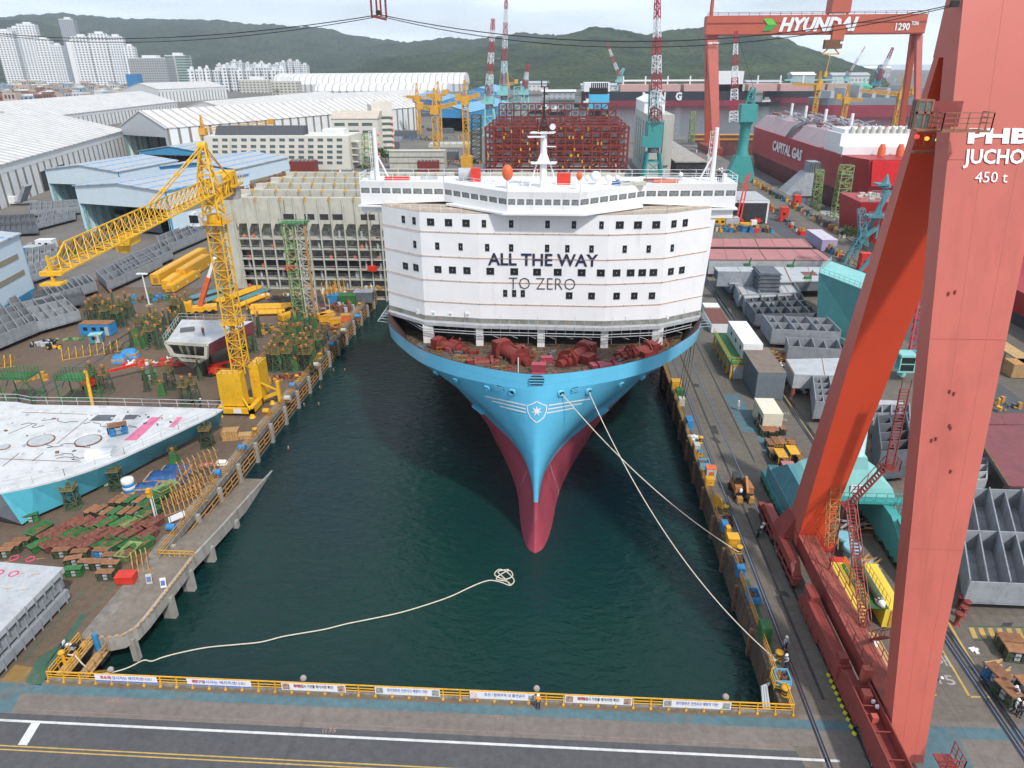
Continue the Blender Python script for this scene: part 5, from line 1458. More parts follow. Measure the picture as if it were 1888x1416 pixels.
  # low houses
hc=[mat('house_wall_'+n_,c,.8,var=.1,scale=.3)for n_,c in(('cream',(.50,.46,.38)),('pink',(.50,.38,.33)),('white',(.60,.60,.60)),('grey',(.35,.36,.38)),('brick',(.25,.10,.07)),('peach',(.52,.40,.28)),('blue',(.25,.35,.45)))]
hr_=[mat('house_roof_'+n_,c,.8,var=.2)for n_,c in(('green',(.07,.16,.10)),('grey',(.22,.22,.23)),('brown',(.20,.09,.06)),('pale',(.50,.50,.48)))]
WN=['cream','pink','white','grey','brick red','peach','pale blue'];RN=['green','grey','brown','pale']
for row,(pb,n_)in enumerate(((186,22),(178,24),(171,24),(165,22),(160,18))):
 for i in range(n_):
  px=-6+i*(300/n_)+r2 .uniform(-3,3)
  if 228<px<345 and row>1:continue
  p=g(px,pb+r2 .uniform(-2,2));wd=r2 .uniform(12,26);h=r2 .uniform(5,15);dp=r2 .uniform(12,22)
  wi,ri=r2 .randrange(7),r2 .randrange(4)
  t=thing('low_house','%s house, %s roof, %s along the %s town row'%(WN[wi],RN[ri],ORD[i],('front','second','middle','fourth','back')[row]),'house',(p .x,p .y,0),r2 .uniform(-.3,.5),'low town buildings below the apartment towers')
  mb=MB();mb .box(-wd/2,wd/2,0,dp,0,h);mb .box(-wd/2,-wd*.1,2,dp*.6,h,h+2.5);part(t,'wall',mb,hc[wi])
  mb=MB();mb .box(-wd/2+.6,wd/2-.6,.6,dp-.6,h,h+.5)if ri<2 else mb .loft([[(-wd/2-.5,-.5,h),(wd/2+.5,-.5,h),(wd/2+.5,dp+.5,h),(-wd/2-.5,dp+.5,h)],[(-wd/2+2,dp/2-.2,h+3),(wd/2-2,dp/2-.2,h+3),(wd/2-2,dp/2+.2,h+3),(-wd/2+2,dp/2+.2,h+3)]],True,True);part(t,'roof',mb,hr_[ri])
  mb=MB()
  for q in range(3):mb .box(-wd/2+wd*(.15+.28*q),-wd/2+wd*(.3+.28*q),-.1,0,h*.35,h*.75)
  part(t,'windows',mb,m_deep)
  # cream office
x0,x1,yb,zt=box3(386,648,312,251,30)
t=thing('office_building','long cream office with five rows of windows and a dark roof pitch','office building',(x0,yb,0));W=x1-x0
m_off=mat('cream_render',(.66,.63,.56),.8,var=.06,scale=.1,dirt=(.42,.38,.32),dirtamt=.15,streak=5)
mb=MB();mb .box(0,W,0,26,0,zt);part(t,'wall',mb,m_off)
mb=MB();mb .loft([[(4,5,zt),(W*.67,5,zt),(W*.67,14,zt),(4,14,zt)],[(4,9,zt+4.5),(W*.67,9,zt+4.5),(W*.67,14,zt+4.5),(4,14,zt+4.5)]],True,True);part(t,'roof_pitch',mb,mat('charcoal_roof',(.06,.065,.075),.7,bands=[('X',1.5,.15,(.09,.09,.1))]))
for r_,py in enumerate((258,270,280,290,300)):
 z=D(500,py,yb).z
 for c in range(14):
  mb=MB();x=D(397+17.6*c,py,yb).x-x0
  mb .bc(0,0,-.75,3.0,.12,1.5);o=part(t,'window',mb,mat('office_glass',(.10,.14,.14),.2,var=.4,scale=.5));o .location=(x,-.03,z)
mb=MB();mb .box(W-16,W-4,6,16,zt,zt+3);mb .bc(W*.82,4,zt,14,.3,1);part(t,'rooftop_plant',mb,m_whitem)
for z in(3,6.5,10,13.5):
 mb=MB();mb .box(W,W+3,4,16,z,z+.3);mb .box(W+.1,W+3,4,4.2,z,z+1.1);part(t,'balcony',mb,m_off)
x0,x1,yb,zt=box3(590,672,300,217,30)
t=thing('office_building','cream office wing with a pale sawtooth roof behind the long office','office building',(x0,yb+30,0));W=(x1-x0)*1.08
zt+=1.5
mb=MB();mb .box(0,W,0,30,0,zt-4);part(t,'wall',mb,m_off)
mb=MB();mb .loft([[(-.5,-.5,zt-4),(W+.5,-.5,zt-4),(W+.5,24,zt-4),(-.5,24,zt-4)],[(-.5,8,zt),(W+.5,8,zt),(W+.5,12,zt),(-.5,12,zt)]],True,True);part(t,'roof',mb,mat('beige_roof',(.52,.46,.38),.7))
for r_,py in enumerate((229,243)):
 z=D(600,py,yb+30).z
 for c in range(3):
  mb=MB();mb .bc(0,0,-1,6.5,.1,1.8);o=part(t,'window',mb,mat('office_glass',(.1,.14,.14)));o .location=(W*(.18+.3*c),-.03,z)
x0,x1,yb,zt=box3(662,712,300,211,30)
t=thing('office_building','tall cream office end block with diagonal-lit stair side, right of the sawtooth wing','office building',(x0,yb+40,0),.35);W=(x1-x0)*1.05
mb=MB();mb .box(0,W*.75,0,24,0,zt+3);part(t,'wall',mb,m_off)
mb=MB();mb .box(0,W*.75,0,.4,zt+3,zt+5);mb .box(3,9,6,12,zt+3,zt+6);part(t,'parapet',mb,m_off)
for k in range(6):
 mb=MB();mb .bc(0,0,-.8,W*.38,.1,1.6);o=part(t,'window',mb,mat('office_glass',(.1,.14,.14)));o .location=(W*.5,-.03,4+k*3.6)
 mb=MB();mb .blob((W*.72,-.5,4+k*3.6),.7,.5,.9);part(t,'red_downlight',mb,m_orange)
 # blue halls
hall('bright blue shed, front of the left blue pair',(612,228),(651,226),(590,206),(650,200),(605,194),(757,189),m_bluehall,m_bluehall,m_bluehroof)
hall('bright blue shed with a high ridge behind the left blue pair',(665,222),(722,220),(660,196),(722,193),(690,186),(757,186),m_bluehall,m_bluehall,m_bluehroof)
hall('bright blue shed with a big dark doorway, behind the yellow tower cranes',(797,242),(868,243),(800,206),(866,207),(828,196),(905,190),m_bluehall,m_bluehall,m_bluehroof,(.2,.92,.7))
hall('far blue shed left of the teal luffing cranes',(815,216),(882,214),(812,184),(880,186),(846,176),(900,176),m_bluehall,m_bluehall,m_bluehroof)
hall('farthest pale blue shed below the hill foot',(850,180),(915,180),(845,168),(915,170),(880,161),(935,164),m_bluehall,m_bluehall,m_bluehroof)
# buildings on the far shore
FB=[(1072,1140,172,154,'white'),(1110,1190,150,123,'white'),(1073,1100,143,133,'blue'),(1120,1140,144,136,'white'),(1212,1256,142,124,'white'),(1258,1300,143,125,'grey'),(1325,1360,150,126,'cream'),(1370,1406,145,127,'cream'),(1376,1440,165,148,'grey'),(1459,1500,160,133,'grey'),(1532,1600,160,134,'white'),(1570,1640,145,122,'grey'),(960,1010,168,150,'white'),(1000,1060,182,166,'grey'),(1405,1440,135,128,'cream'),(1190,1215,133,122,'white')]
for i,(a,b,c,d,wn)in enumerate(FB):
 x0,x1,y,z=box3(a,b,c,d,40);w_=x1-x0
 t=thing('shore_building','%s low-pitched building on the far shore, %s from the left'%(wn,ORD[sorted(FB).index(FB[i])]),'harbour building',(x0,y,0))
 mb=MB();mb .box(0,w_,0,45,0,z*.8);part(t,'wall',mb,facade('shore_wall',hc[WN .index(wn)if wn in WN else 2].node_tree .nodes['Principled BSDF'].inputs[0].default_value[:3]if 0 else((.60,.60,.59)if wn=='white' else(.42,.44,.46)if wn=='grey' else(.50,.46,.38)if wn=='cream' else(.2,.3,.42)),(.18,.2,.22),9,z*.4,.4,.35))
 mb=MB();mb .loft([[(-2,-2,z*.8),(w_+2,-2,z*.8),(w_+2,47,z*.8),(-2,47,z*.8)],[(-2,20,z),(w_+2,20,z),(w_+2,25,z),(-2,25,z)]],True,True);part(t,'roof',mb,m_whitem if i%2 else m_lgrey)
 # concrete tower beside the ship
t=thing('concrete_tower','tall grey concrete building behind the right bridge wing','concrete building',(43.6,372,0))
zt=D(1185,212,372).z
mcw=mat('tower_concrete',(.46,.45,.40),.8,var=.06,scale=.08,dirt=(.34,.33,.29),dirtamt=.2,streak=8)
W=D(1237,300,372).x-43.6
mb=MB();mb .box(0,W,0,62,0,zt);part(t,'shaft',mb,mcw)
mb=MB();mb .box(0,W*.8,18,60,zt,zt+5);mb .loft([[(-.3,17.5,zt+5),(W*.83,17.5,zt+5),(W*.83,60.5,zt+5),(-.3,60.5,zt+5)],[(W*.4,17.5,zt+7.5),(W*.42,17.5,zt+7.5),(W*.42,60.5,zt+7.5),(W*.4,60.5,zt+7.5)]],True,True);part(t,'penthouse',mb,m_white)
mb=MB();mb .box(W*.62,W*.9,-1,0,zt*.2,zt*.93);part(t,'pilaster',mb,mcw)
for r_ in range(8):
 for c in range(5):
  mb=MB();mb .box(-.1,.0,-1.6,1.6,-1.2,1.2);o=part(t,'window',mb,mat('office_glass',(.1,.14,.14)));o .location=(-.02,6+c*11,6+r_*(zt-8)/8)
  # long shed beside it
def gbox(name,label,cat,P,zt,m,roof=None,z0=0):
 """box from three surveyed ground points: near-left, near-right, far-left"""
 a,b,c=g(*P[0]),g(*P[1]),g(*P[2])
 u=b-a;v=c-a;rz=math .atan2(u .y,u .x)
 W=u .length;L_=v .dot(V((-u .normalized().y,u .normalized().x,0)))
 t=thing(name,label,cat,(a .x,a .y,z0),rz)
 return t,W,L_
t,W,L_=gbox('shed','long low dark shed between the concrete tower and the quay road','shed',((1245,318),(1300,318),(1232,274)),5,m_grey)
mb=MB();mb .box(0,W,0,L_,0,5);part(t,'wall',mb,m_deep);mb=MB();mb .box(-.6,W+.6,-.6,L_+.6,5,5.6);part(t,'roof',mb,m_conc);mb=MB();mb .box(2,W*.6,L_*.55,L_*.75,5.6,8.6);part(t,'rooftop_cabin',mb,m_lgrey)
# ship aft structure: funnel, cream cargo cells
fx0,fx1=D(1087,200,345).x,D(1122,200,345).x;fz0,fz1,fz2=D(1100,201,345).z,D(1100,174,345).z,D(1100,163,345).z
mb=MB();mb .box(fx0,fx1,345,356,13,fz0);mb .box(fx0,fx1-.6,345.2,356,fz1,fz2);fn=part(ship,'funnel',mb,m_black)
mb=MB();mb .box(fx0-.15,fx1+.15,344.8,356.2,fz0,fz1);part(fn,'blue_band',mb,mat('funnel_blue',(.08,.45,.68),.4,var=.05))
mb=MB()
for i in range(9):mb .tube((fx0+.8+i*(fx1-fx0-1.6)/8,349,fz2),(fx0+.8+i*(fx1-fx0-1.6)/8,349,fz2+2.2),.3)
part(fn,'exhaust_pipe',mb,m_black)
for k in range(9):
 mb=MB();y=145+k*14;mb .box(-27,23.5,y,y+1.6,14.6,17.4)
 part(ship,'hatch_coaming',mb,m_cream)
mb=MB()
for k in range(30):mb .bc(-26+k*1.7,145+(k%8)*14-.2,16.6,.4,.4,.8)
part(ship,'cell_guides',mb,m_yel)
# dark red lashing bridges standing across the ship's deck
def lashing():
 Y0=264.0;z1=D(1000,232,268).z;z0=18.0;x0,x1=-25.6,24.8;W=x1-x0;nx,nz=16,7
 rq=random .Random(3)
 for fi in range(5):
  y=Y0+fi*16;top=z1 if fi<4 else z1+4.5
  t=bpy .data .objects .new('lashing_bridge',None);COL .objects .link(t);t .parent=ship;t .location=(x0,y,0)
  for dy in(0,3):
   mb=MB()
   for i in range(nx+1):
    x=W*i/nx;mb .beam((x,dy,14.6 if i%3==0 else z0),(x,dy,top),.42)
   for k in range(nz+1):
    z=z0+(top-z0)*k/nz;mb .beam((0,dy,z),(W,dy,z),.38)
   for i in range(nx):
    a_,b_=W*i/nx,W*(i+1)/nx
    for k in range(nz):
     za,zb_=z0+(top-z0)*k/nz,z0+(top-z0)*(k+1)/nz
     if(i+k+fi)%3==0:mb .beam((a_,dy,za),(b_,dy,zb_),.2)
    if i%3==0:mb .beam((a_,dy,14.6),(b_,dy,z0),.3);mb .beam((a_,dy,14.6),(max(a_-W/nx,0),dy,z0),.3)
   part(t,'truss_frame',mb,m_oxide)
  mb=MB()
  for k in range(nz+1):
   z=z0+(top-z0)*k/nz;mb .box(0,W,.3,2.7,z-.08,z)
  part(t,'walkways',mb,m_brown)
  mb=MB()
  for k in range(nz):
   for i in range(nx):
    if rq .random()<.5:z=z0+(top-z0)*k/nz;mb .box(W*(i+.2)/nx,W*(i+.75)/nx,3.3,3.6,z+.5,z+(top-z0)/nz*.75)
  part(t,'white_cell_plates',mb,m_whitem)
  mb=MB()
  for k in range(26):mb .bc(W*rq .random(),-.4,z0+(top-z0)*rq .randrange(nz)/nz,.5,.3,1.0)
  part(t,'yellow_fittings',mb,m_yel)
lashing()
# ---------------------------------------------------------------- cranes
def mk_lattice(t,p,q,w0,w1,n,bar,mats,name='lattice_jib',alt=None):
 if alt:
  segs=alt[0];p,q=V(p),V(q)
  for i in range(segs):
   mb=MB();a,b=i/segs,(i+1)/segs
   mb .truss(p .lerp(q,a),p .lerp(q,b),w0+(w1-w0)*a,w0+(w1-w0)*b,max(2,n//segs),bar)
   part(t,name,mb,alt[1+i%2])
 else:
  mb=MB();mb .truss(p,q,w0,w1,n,bar);part(t,name,mb,mats)
m_cranered=mat('crane_red',(.42,.04,.06),.5,var=.1,scale=.3)
def luffing(label,pbase,pcab_b,pcab_t,pjib0,pjib1,w_,m,portal=True,Y=None,nseg=7):
 b=g(*pbase)if Y is None else D(pbase[0],pbase[1],Y);Y=b .y if Y is None else Y
 t=thing('luffing_crane',label,'harbour crane',(b .x,Y,0))
 z0,z1=D(*pcab_b,Y).z,D(*pcab_t,Y).z;xc=D(*pcab_b,Y).x-b .x
 mb=MB()
 for sx in(-1,1):
  for sy in(-1,1):mb .beam((sx*w_*.95,sy*w_*.8,0),(xc+sx*w_*.55,sy*w_*.5,z0*.86),w_*.22)
 for k in(.3,.62):
  a=w_*(.95-.4*k);
  mb .beam((-a,-a*.8,z0*k),(a,-a*.8,z0*k),w_*.12);mb .beam((-a,a*.8,z0*k),(a,a*.8,z0*k),w_*.12)
 mb .beam((-w_*.8,-w_*.7,z0*.3),(w_*.65,-w_*.55,z0*.62),w_*.08);mb .beam((w_*.8,-w_*.7,z0*.3),(-w_*.65,-w_*.55,z0*.62),w_*.08)
 mb .bc(0,0,0,w_*2.4,w_*1.9,z0*.04)
 part(t,'portal',mb,m)
 mb=MB();mb .tube((xc,0,z0*.85),(xc,0,z0),w_*.55,n=14);part(t,'slew_ring',mb,m_dgrey)
 mb=MB();mb .bc(xc,w_*.3,z0,w_*1.35,w_*1.8,(z1-z0)*.95);mb .bc(xc-w_*.9,-w_*.4,z0+.5,w_*.5,w_*.6,(z1-z0)*.4);mb .bc(xc,w_*.3,z1-(z1-z0)*.05,w_*1.45,w_*1.9,(z1-z0)*.06);part(t,'machinery_house',mb,m)
 j0=D(*pjib0,Y);j1=D(*pjib1,Y)
 J0=V((j0 .x-b .x,0,j0 .z));J1=V((j1 .x-b .x,-w_*1.5,j1 .z))
 mb=MB();mb .truss((xc,0,z1),J0+V((0,w_*.2,0)),w_*1.0,w_*.5,5,w_*.1);part(t,'tower_head',mb,m)
 mk_lattice(t,V((xc,-w_*.5,z1*.97)),J1,w_*.8,w_*.35,21,w_*.06,m,'jib',(nseg,m_cranered,m_white))
 mb=MB();mb .beam(J0,J1,.08);mb .beam(J1,(J1 .x+.4,J1 .y,J1 .z-12),.06);part(t,'stay_cable',mb,m_black)
 return t
luffing('teal luffing crane with red and white jib standing before the concrete tower',(1202,325),(1205,271),(1205,224),(1204,165),(1208,3),5.0,m_teal,Y=352)
luffing('pale teal luffing crane, leftmost of the three behind the white mast',(905,250),(902,192),(902,174),(902,132),(911,36),5.5,m_tealp)
luffing('pale teal luffing crane, tallest, second behind the white mast',(932,232),(929,176),(929,156),(930,116),(935,-6),5.5,m_tealp)
luffing('small teal luffing crane, rightmost of the three behind the white mast',(966,205),(968,175),(968,160),(970,140),(974,118),6.5,m_tealp,nseg=3)
luffing('teal luffing crane far behind the grey hull',(1622,195),(1615,158),(1615,146),(1625,120),(1640,88),7,m_tealg,nseg=3)
luffing('small red and white jib crane behind the long gas carrier',(1140,182),(1142,152),(1142,140),(1150,126),(1118,78),6,m_tealp,nseg=5)
luffing('red and white jib crane leaning right on the far shore',(1560,172),(1560,150),(1560,140),(1562,132),(1592,86),5,m_tealp,nseg=5)
# teal pedestal crane
b=g(1362,335);Y=b .y
t=thing('pedestal_crane','teal crane on a round column with a pointed red-white jib, right of the bridge wing','harbour crane',(b .x,b .y,0))
zs=[D(1362,p,Y).z for p in(335,318,290,232,224,192,170)];k_=(D(1372,260,Y).x-D(1352,260,Y).x)/2
mb=MB();mb .lathe([(k_*1.25,zs[2]),(k_*.95,zs[2]+4),(k_*.95,zs[3]),(k_*1.4,zs[4])],n=16);part(t,'column',mb,m_teal)
mb=MB();mb .loft([[(-k_*2.5,-3,0),(k_*2.5,-3,0),(k_*2.5,3,0),(-k_*2.5,3,0)],[(-k_*2.4,-3,zs[1]),(k_*2.4,-3,zs[1]),(k_*2.4,3,zs[1]),(-k_*2.4,3,zs[1])],[(-k_*1.3,-3,zs[2]+1),(k_*1.3,-3,zs[2]+1),(k_*1.3,3,zs[2]+1),(-k_*1.3,3,zs[2]+1)]],True,True);part(t,'portal',mb,m_teal)
mb=MB();mb .bc(0,0,zs[4],k_*2.9,k_*3.2,zs[5]-zs[4]);part(t,'machinery_house',mb,m_teal)
mb=MB();mb .truss((.5,0,zs[5]),(1.5,0,zs[6]+2),k_*1.6,k_*.7,4,.35);part(t,'tower_head',mb,m_teal)
J1=D(1355,58,Y);mk_lattice(t,(D(1350,222,Y).x-b .x,-k_*1.2,zs[4]),(J1 .x-b .x,-k_,J1 .z),k_*1.5,k_*.5,24,.28,None,'jib',(8,m_white,m_cranered))
mb=MB();mb .beam((1.5,0,zs[6]+2),(J1 .x-b .x,-k_,J1 .z),.12);part(t,'stay_cable',mb,m_black)
# goliath crane with its girder
def goliath():
 Y=490.0
 P=lambda x,y:D(x,y,Y)
 xL,xR=P(1302,30).x,P(1704,30).x;zt,zb=P(1500,28).z,P(1500,64).z
 t=thing('gantry_crane','far orange-red gantry crane whose girder reads HYUNDAI 1290 TON','gantry crane',(xL,Y,0));W=xR-xL
 mg=mat('far_gantry_red',(.46,.10,.055),.55,var=.08,scale=.05,dirt=(.36,.09,.06),dirtamt=.25)
 mb=MB();mb .box(0,W,-5,5,zb,zt);gd=part(t,'girder',mb,mg)
 mb=MB();mb .box(0,W,-5.25,-5,zt-(zt-zb)*.42,zt-(zt-zb)*.36);mb .box(0,W,-5.3,-5,zb,zb+.6);mb .rail([(0,-5,zt),(W,-5,zt)],1.6,6,.25,(1,.5));part(gd,'girder_stringer',mb,m_gantryd)
 def leg(pt0,pt1,pb0,pb1,yt,yb,m,w_=3):
  mb=MB();a,b_,c,d=P(*pt0).x-xL,P(*pt1).x-xL,P(*pb0).x-xL,P(*pb1).x-xL
  mb .loft([[(c,yb-w_/2,0),(d,yb-w_/2,0),(d,yb+w_/2,0),(c,yb+w_/2,0)],[(a,yt-w_,zb),(b_,yt-w_,zb),(b_,yt+w_,zb),(a,yt+w_,zb)]],True,True);part(t,'leg',mb,m)
 leg((1302,66),(1322,66),(1306,272),(1318,272),0,-16,m_gantry);leg((1302,66),(1320,66),(1312,240),(1322,240),3,16,mg)
 leg((1688,62),(1699,62),(1668,262),(1676,262),0,-16,m_gantry,2);leg((1684,62),(1694,62),(1680,250),(1690,250),3,18,mg,2)
 mb=MB();c0=P(1302,200).x-xL;mb .box(c0+.5,c0+8.5,-22,20,0,4);part(t,'sill_beam',mb,m_gantryd)
 mb=MB();c0=P(1672,200).x-xL;mb .box(c0-2,c0+5,-20,22,0,3.5);part(t,'sill_beam',mb,m_gantryd)
 h=(zt-zb)
 tx=P(1504,46).x-xL
 lettering(t,'girder_lettering','HYUNDAI',h*.66,m_white,(tx,-5.42,zb+h*.2),(PI/2,0,0),fit=P(1575,46).x-P(1432,46).x,depth=.1,bold=.5,shear=.25)
 lettering(t,'girder_lettering','1290',h*.36,m_white,(P(1657,50).x-xL,-5.42,zb+h*.18),(PI/2,0,0),fit=P(1670,46).x-P(1644,46).x,depth=.1,bold=.15)
 lettering(t,'girder_lettering','TON',h*.2,m_white,(P(1679,46).x-xL,-5.42,zb+h*.42),(PI/2,0,0),fit=P(1686,46).x-P(1673,46).x,depth=.1,bold=.1)
 lettering(t,'leg_lettering','1290 TON',1.5,m_white,(P(1312,80).x-xL,-6.0,P(1312,83).z),(PI/2,0,0),fit=P(1322,80).x-P(1302,80).x,depth=.1,bold=.1)
 mb=MB();ax=P(1402,46).x-xL;q=h*.62;z=zb+h*.2
 mb .loft([[(ax,-5.45,z+q),(ax+q*.8,-5.45,z+q),(ax+q*1.25,-5.45,z+q*.5),(ax+q*.45,-5.45,z+q*.5)],[(ax,-5.3,z+q),(ax+q*.8,-5.3,z+q),(ax+q*1.25,-5.3,z+q*.5),(ax+q*.45,-5.3,z+q*.5)]],True,True)
 part(t,'green_emblem',mb,mat('emblem_green',(.12,.55,.06),.5,var=.02))
 mb=MB();mb .loft([[(ax,-5.45,z),(ax+q*.8,-5.45,z),(ax+q*1.25,-5.45,z+q*.49),(ax+q*.45,-5.45,z+q*.49)],[(ax,-5.3,z),(ax+q*.8,-5.3,z),(ax+q*1.25,-5.3,z+q*.49),(ax+q*.45,-5.3,z+q*.49)]],True,True)
 part(t,'green_emblem',mb,mat('emblem_dark_green',(.03,.32,.05),.5,var=.02))
 # trolley, hoist and hooks
 hx=P(1545,20).x-xL;mb=MB();mb .bc(hx,0,zt+1,11,11,8);mb .beam((hx-6,0,zt+1),(hx-2,0,zt-7),1.2);mb .beam((hx+6,0,zt+1),(hx+2,0,zt-7),1.2);mb .bc(hx,-6.2,zb-4,7,3,h*.5+4);part(t,'trolley',mb,mg)
 mb=MB();mb .bc(hx-3,-7,zb-8,9,3,5);part(t,'lower_trolley',mb,m_rust)
 z1,z2=P(1525,100).z,P(1525,135).z;hx2=P(1524,100).x-xL
 mb=MB()
 for s_ in(-1,1):mb .beam((hx2+s_,-7,zb-6),(hx2+s_*.8,-7,z1+4),.25)
 mb .beam((hx2-5,-7,z1),(hx2,-7,z1+5),.7);mb .beam((hx2+5,-7,z1),(hx2,-7,z1+5),.7);mb .beam((hx2-5,-7,z1),(hx2+5,-7,z1),.7);mb .beam((hx2,-7,z1),(hx2-1,-7,z2),.4);mb .bc(hx2-1,-7,z2-2,1.6,1.6,3);part(t,'hook_block',mb,m_yel)
 mb=MB();q1=P(1541,90).x-xL;mb .beam((q1,-7,zb-6),(q1,-7,P(1541,83).z),.2);mb .bc(q1,-7,P(1541,90).z,1.8,1,2.6);part(t,'small_hook',mb,m_rust)
 mb=MB();q2=P(1313,10).x-xL;mb .tube((q2,0,zt),(q2,0,zt+12),1.2,1,8);mb .bc(q2,0,zt+11,4,3,2.5);part(t,'mast',mb,mg)
goliath()
def tower_crane(label,pb,zt_px,ja,jb,m,w_=2.2,bar=.28,base=None,cabside=-1):
 b=g(*pb);Y=b .y;zt=D(pb[0],zt_px,Y).z;xt=D(zt_px*0+pb[0],pb[1],Y).x
 t=thing('tower_crane',label,'tower crane',(b .x,Y,0))
 mb=MB();mb .truss((0,0,0),(0,0,zt),w_,w_,max(5,int(zt/w_/1.15)),bar);part(t,'mast',mb,m)
 A,B=D(*ja,Y),D(*jb,Y);A=V((A .x-b .x,0,A .z));B=V((B .x-b .x,0,B .z))
 mb=MB();mb .truss((0,0,zt),A,w_*.8,w_*.5,14,bar*.8);part(t,'jib',mb,m)
 mb=MB();mb .truss((0,0,zt),B,w_*.8,w_*.6,5,bar*.8);part(t,'counter_jib',mb,m)
 mb=MB();mb .bc(B .x,0,B .z-1,w_*1.1,w_*1.1,w_*1.2);mb .bc(0,0,zt-w_,w_*1.5,w_*1.5,w_*1.4);part(t,'counterweight',mb,m)
 mb=MB();pk=(0,0,zt+w_*3.4);mb .truss((0,0,zt),pk,w_*.8,w_*.2,3,bar*.8);mb .beam(pk,A*.85+V((0,0,.15*zt)),bar*.3);mb .beam(pk,B,bar*.3);part(t,'tower_head',mb,m)
 if base:mb=MB();mb .bc(0,0,0,*base);part(t,'base_block',mb,m)
 return t
m_cyel=mat('crane_yellow',(.66,.34,.03),.55,var=.15,scale=.5,dirt=(.32,.17,.05),dirtamt=.2)
tower_crane('yellow tower crane with a jib to the right, middle of three by the mast',(806,295),200,(842,190),(775,198),m_cyel,3.2,.5)
tower_crane('yellow tower crane, leftmost of the three left of the mast',(773,248),180,(750,178),(800,180),m_cyel,3.2,.5)
tower_crane('yellow tower crane on a block base, rightmost of the three by the mast',(861,308),183,(884,174),(845,182),m_cyel,2.8,.45,(6,6,6))
tower_crane('thin yellow tower crane behind the middle one',(812,262),178,(786,175),(822,172),m_cyel,3,.45)
tower_crane('yellow tower crane with a long level jib over the white hall',(383,292),240,(300,242),(500,226),m_cyel,2.6,.38)
tower_crane('yellow tower crane at the far side of the gas carrier',(1496,240),158,(1462,155),(1512,155),m_cyel,3.2,.5)
tower_crane('short yellow tower crane on the gas carrier, jib right',(1552,232),183,(1590,184),(1545,181),m_cyel,3.6,.55)
tower_crane('tall yellow tower crane with a level jib beside the far gantry leg',(1648,246),174,(1588,167),(1684,172),m_cyel,3.8,.6)
tower_crane('small yellow crane below the far hills',(1086,155),131,(1072,131),(1100,130),m_cyel,7,.9)
tower_crane('small yellow crane by the far blue sheds',(936,175),155,(925,152),(952,153),m_cyel,6,.9)
def ltower(label,pbl,pbr,pt,m,n=12,name='lattice_tower',bar=.35,z0=0):
 a,b=g(*pbl,z0),g(*pbr,z0);w_=(b-a).length;c=(a+b)/2;z=D(pt[0],pt[1],c .y).z;tx=D(pt[0],pt[1],c .y).x
 t=thing(name,label,'lattice tower',(c .x,c .y+w_/2,0))
 mb=MB();mb .truss((0,0,z0+.3),(tx-c .x,0,z),w_,w_*.86,n,bar);part(t,'frame',mb,m)
 for k in range(1,n,3):
  f=k/n;mb=MB();mb .bc((tx-c .x)*f,0,z*f,w_*.85,w_*.85,.12);part(t,'platform',mb,m)
 mb=MB();mb .beam((0,-w_*.3,.3),(tx-c .x,-w_*.3,z),.35,.1);part(t,'ladder',mb,m_lgrey)
 return t
ltower('pale green scaffold tower, smaller of two beside the red hull',(1497,398),(1511,398),(1514,314),m_lgreen,12,z0=-11)
ltower('pale green scaffold tower, larger of two beside the red hull',(1537,410),(1560,410),(1566,306),m_lgreen,10,z0=-11)
ltower('green scaffold tower on the far quay left of the far gantry',(1271,262),(1281,262),(1279,206),m_lgreen,9)
ltower('dark green scaffold tower left of the red truss module',(867,302),(886,302),(877,212),m_dgreen,12)
ltower('green scaffold tower beside the cream office end',(668,312),(690,312),(676,248),m_lgreen,7)
ltower('teal scaffold tower behind the red truss module',(948,222),(968,222),(956,160),m_tealp,9)
# ---------------------------------------------------------------- other ships
def simple_hull(t,L_,B_,zk,zd,m_top,m_bot,bowfwd=1,zb=-4):
 """hull along +Y local from 0 (stern) to L_ (bow)"""
 st=[(0,.72),(.03,.86),(.08,.97),(.15,1),(.82,1),(.88,.93),(.93,.75),(.97,.45),(1,.04)]
 def ring(z,k,e):
  L=[(-B_/2*(f**e)*k,L_*(s_ if bowfwd>0 else 1-s_),z)for s_,f in st]
  return L+[(-x,y,z_)for x,y,z_ in L[::-1]]
 mb=MB();mb .m=1;mb .loft([ring(zb,.9,1.9 if zb<-5 else 1.6),ring(zk,1.0,1.25)],True,True);mb .m=0;mb .loft([ring(zk,1.0,1.25),ring(zd,1.0,.8)],True,True)
 part(t,'hull',mb,[m_top,m_bot])
 # gas carrier in the right dock, reading CAPITAL GAS
XS=128.0
ya=(lambda px,py:XS*ray(px,py).y/ray(px,py).x)
y_near,y_far=ya(1640,320),ya(1385,215)
y0s=326.0;zd=14.0
t=thing('gas_carrier','red gas carrier under construction reading CAPITAL GAS, in the right dock','ship',(XS+24,y0s,0))
m_cgr=mat('carrier_red',(.36,.018,.022),.45,var=.12,scale=.1,dirt=(.20,.02,.03),dirtamt=.25,streak=2)
m_cgb=mat('carrier_dark_red',(.13,.025,.028),.6,var=.2,scale=.1)
SL=205
simple_hull(t,SL,48,-1.0,zd,m_cgr,m_cgb,zb=-11)
m_pinkt=mat('pink_tank_cover',(.42,.32,.35),.6,var=.08,scale=.1)
for y0,y1 in((50,72),(73,96),(106,128),(129,152),(153,178)):
 mb=MB();mb .loft([[(-23,y0,zd),(22,y0,zd),(22,y1,zd),(-23,y1,zd)],[(-17,y0+.6,zd+7),(17,y0+.6,zd+7),(17,y1-.6,zd+7),(-17,y1-.6,zd+7)]],True,True);part(t,'tank_cover',mb,m_pinkt)
for y0 in(60,98,132,160):mb=MB();mb .tube((-6,y0,zd+2),(-6,y0,zd+15),.8,.8);part(t,'vent_mast',mb,m_white)
rq=random .Random(9)
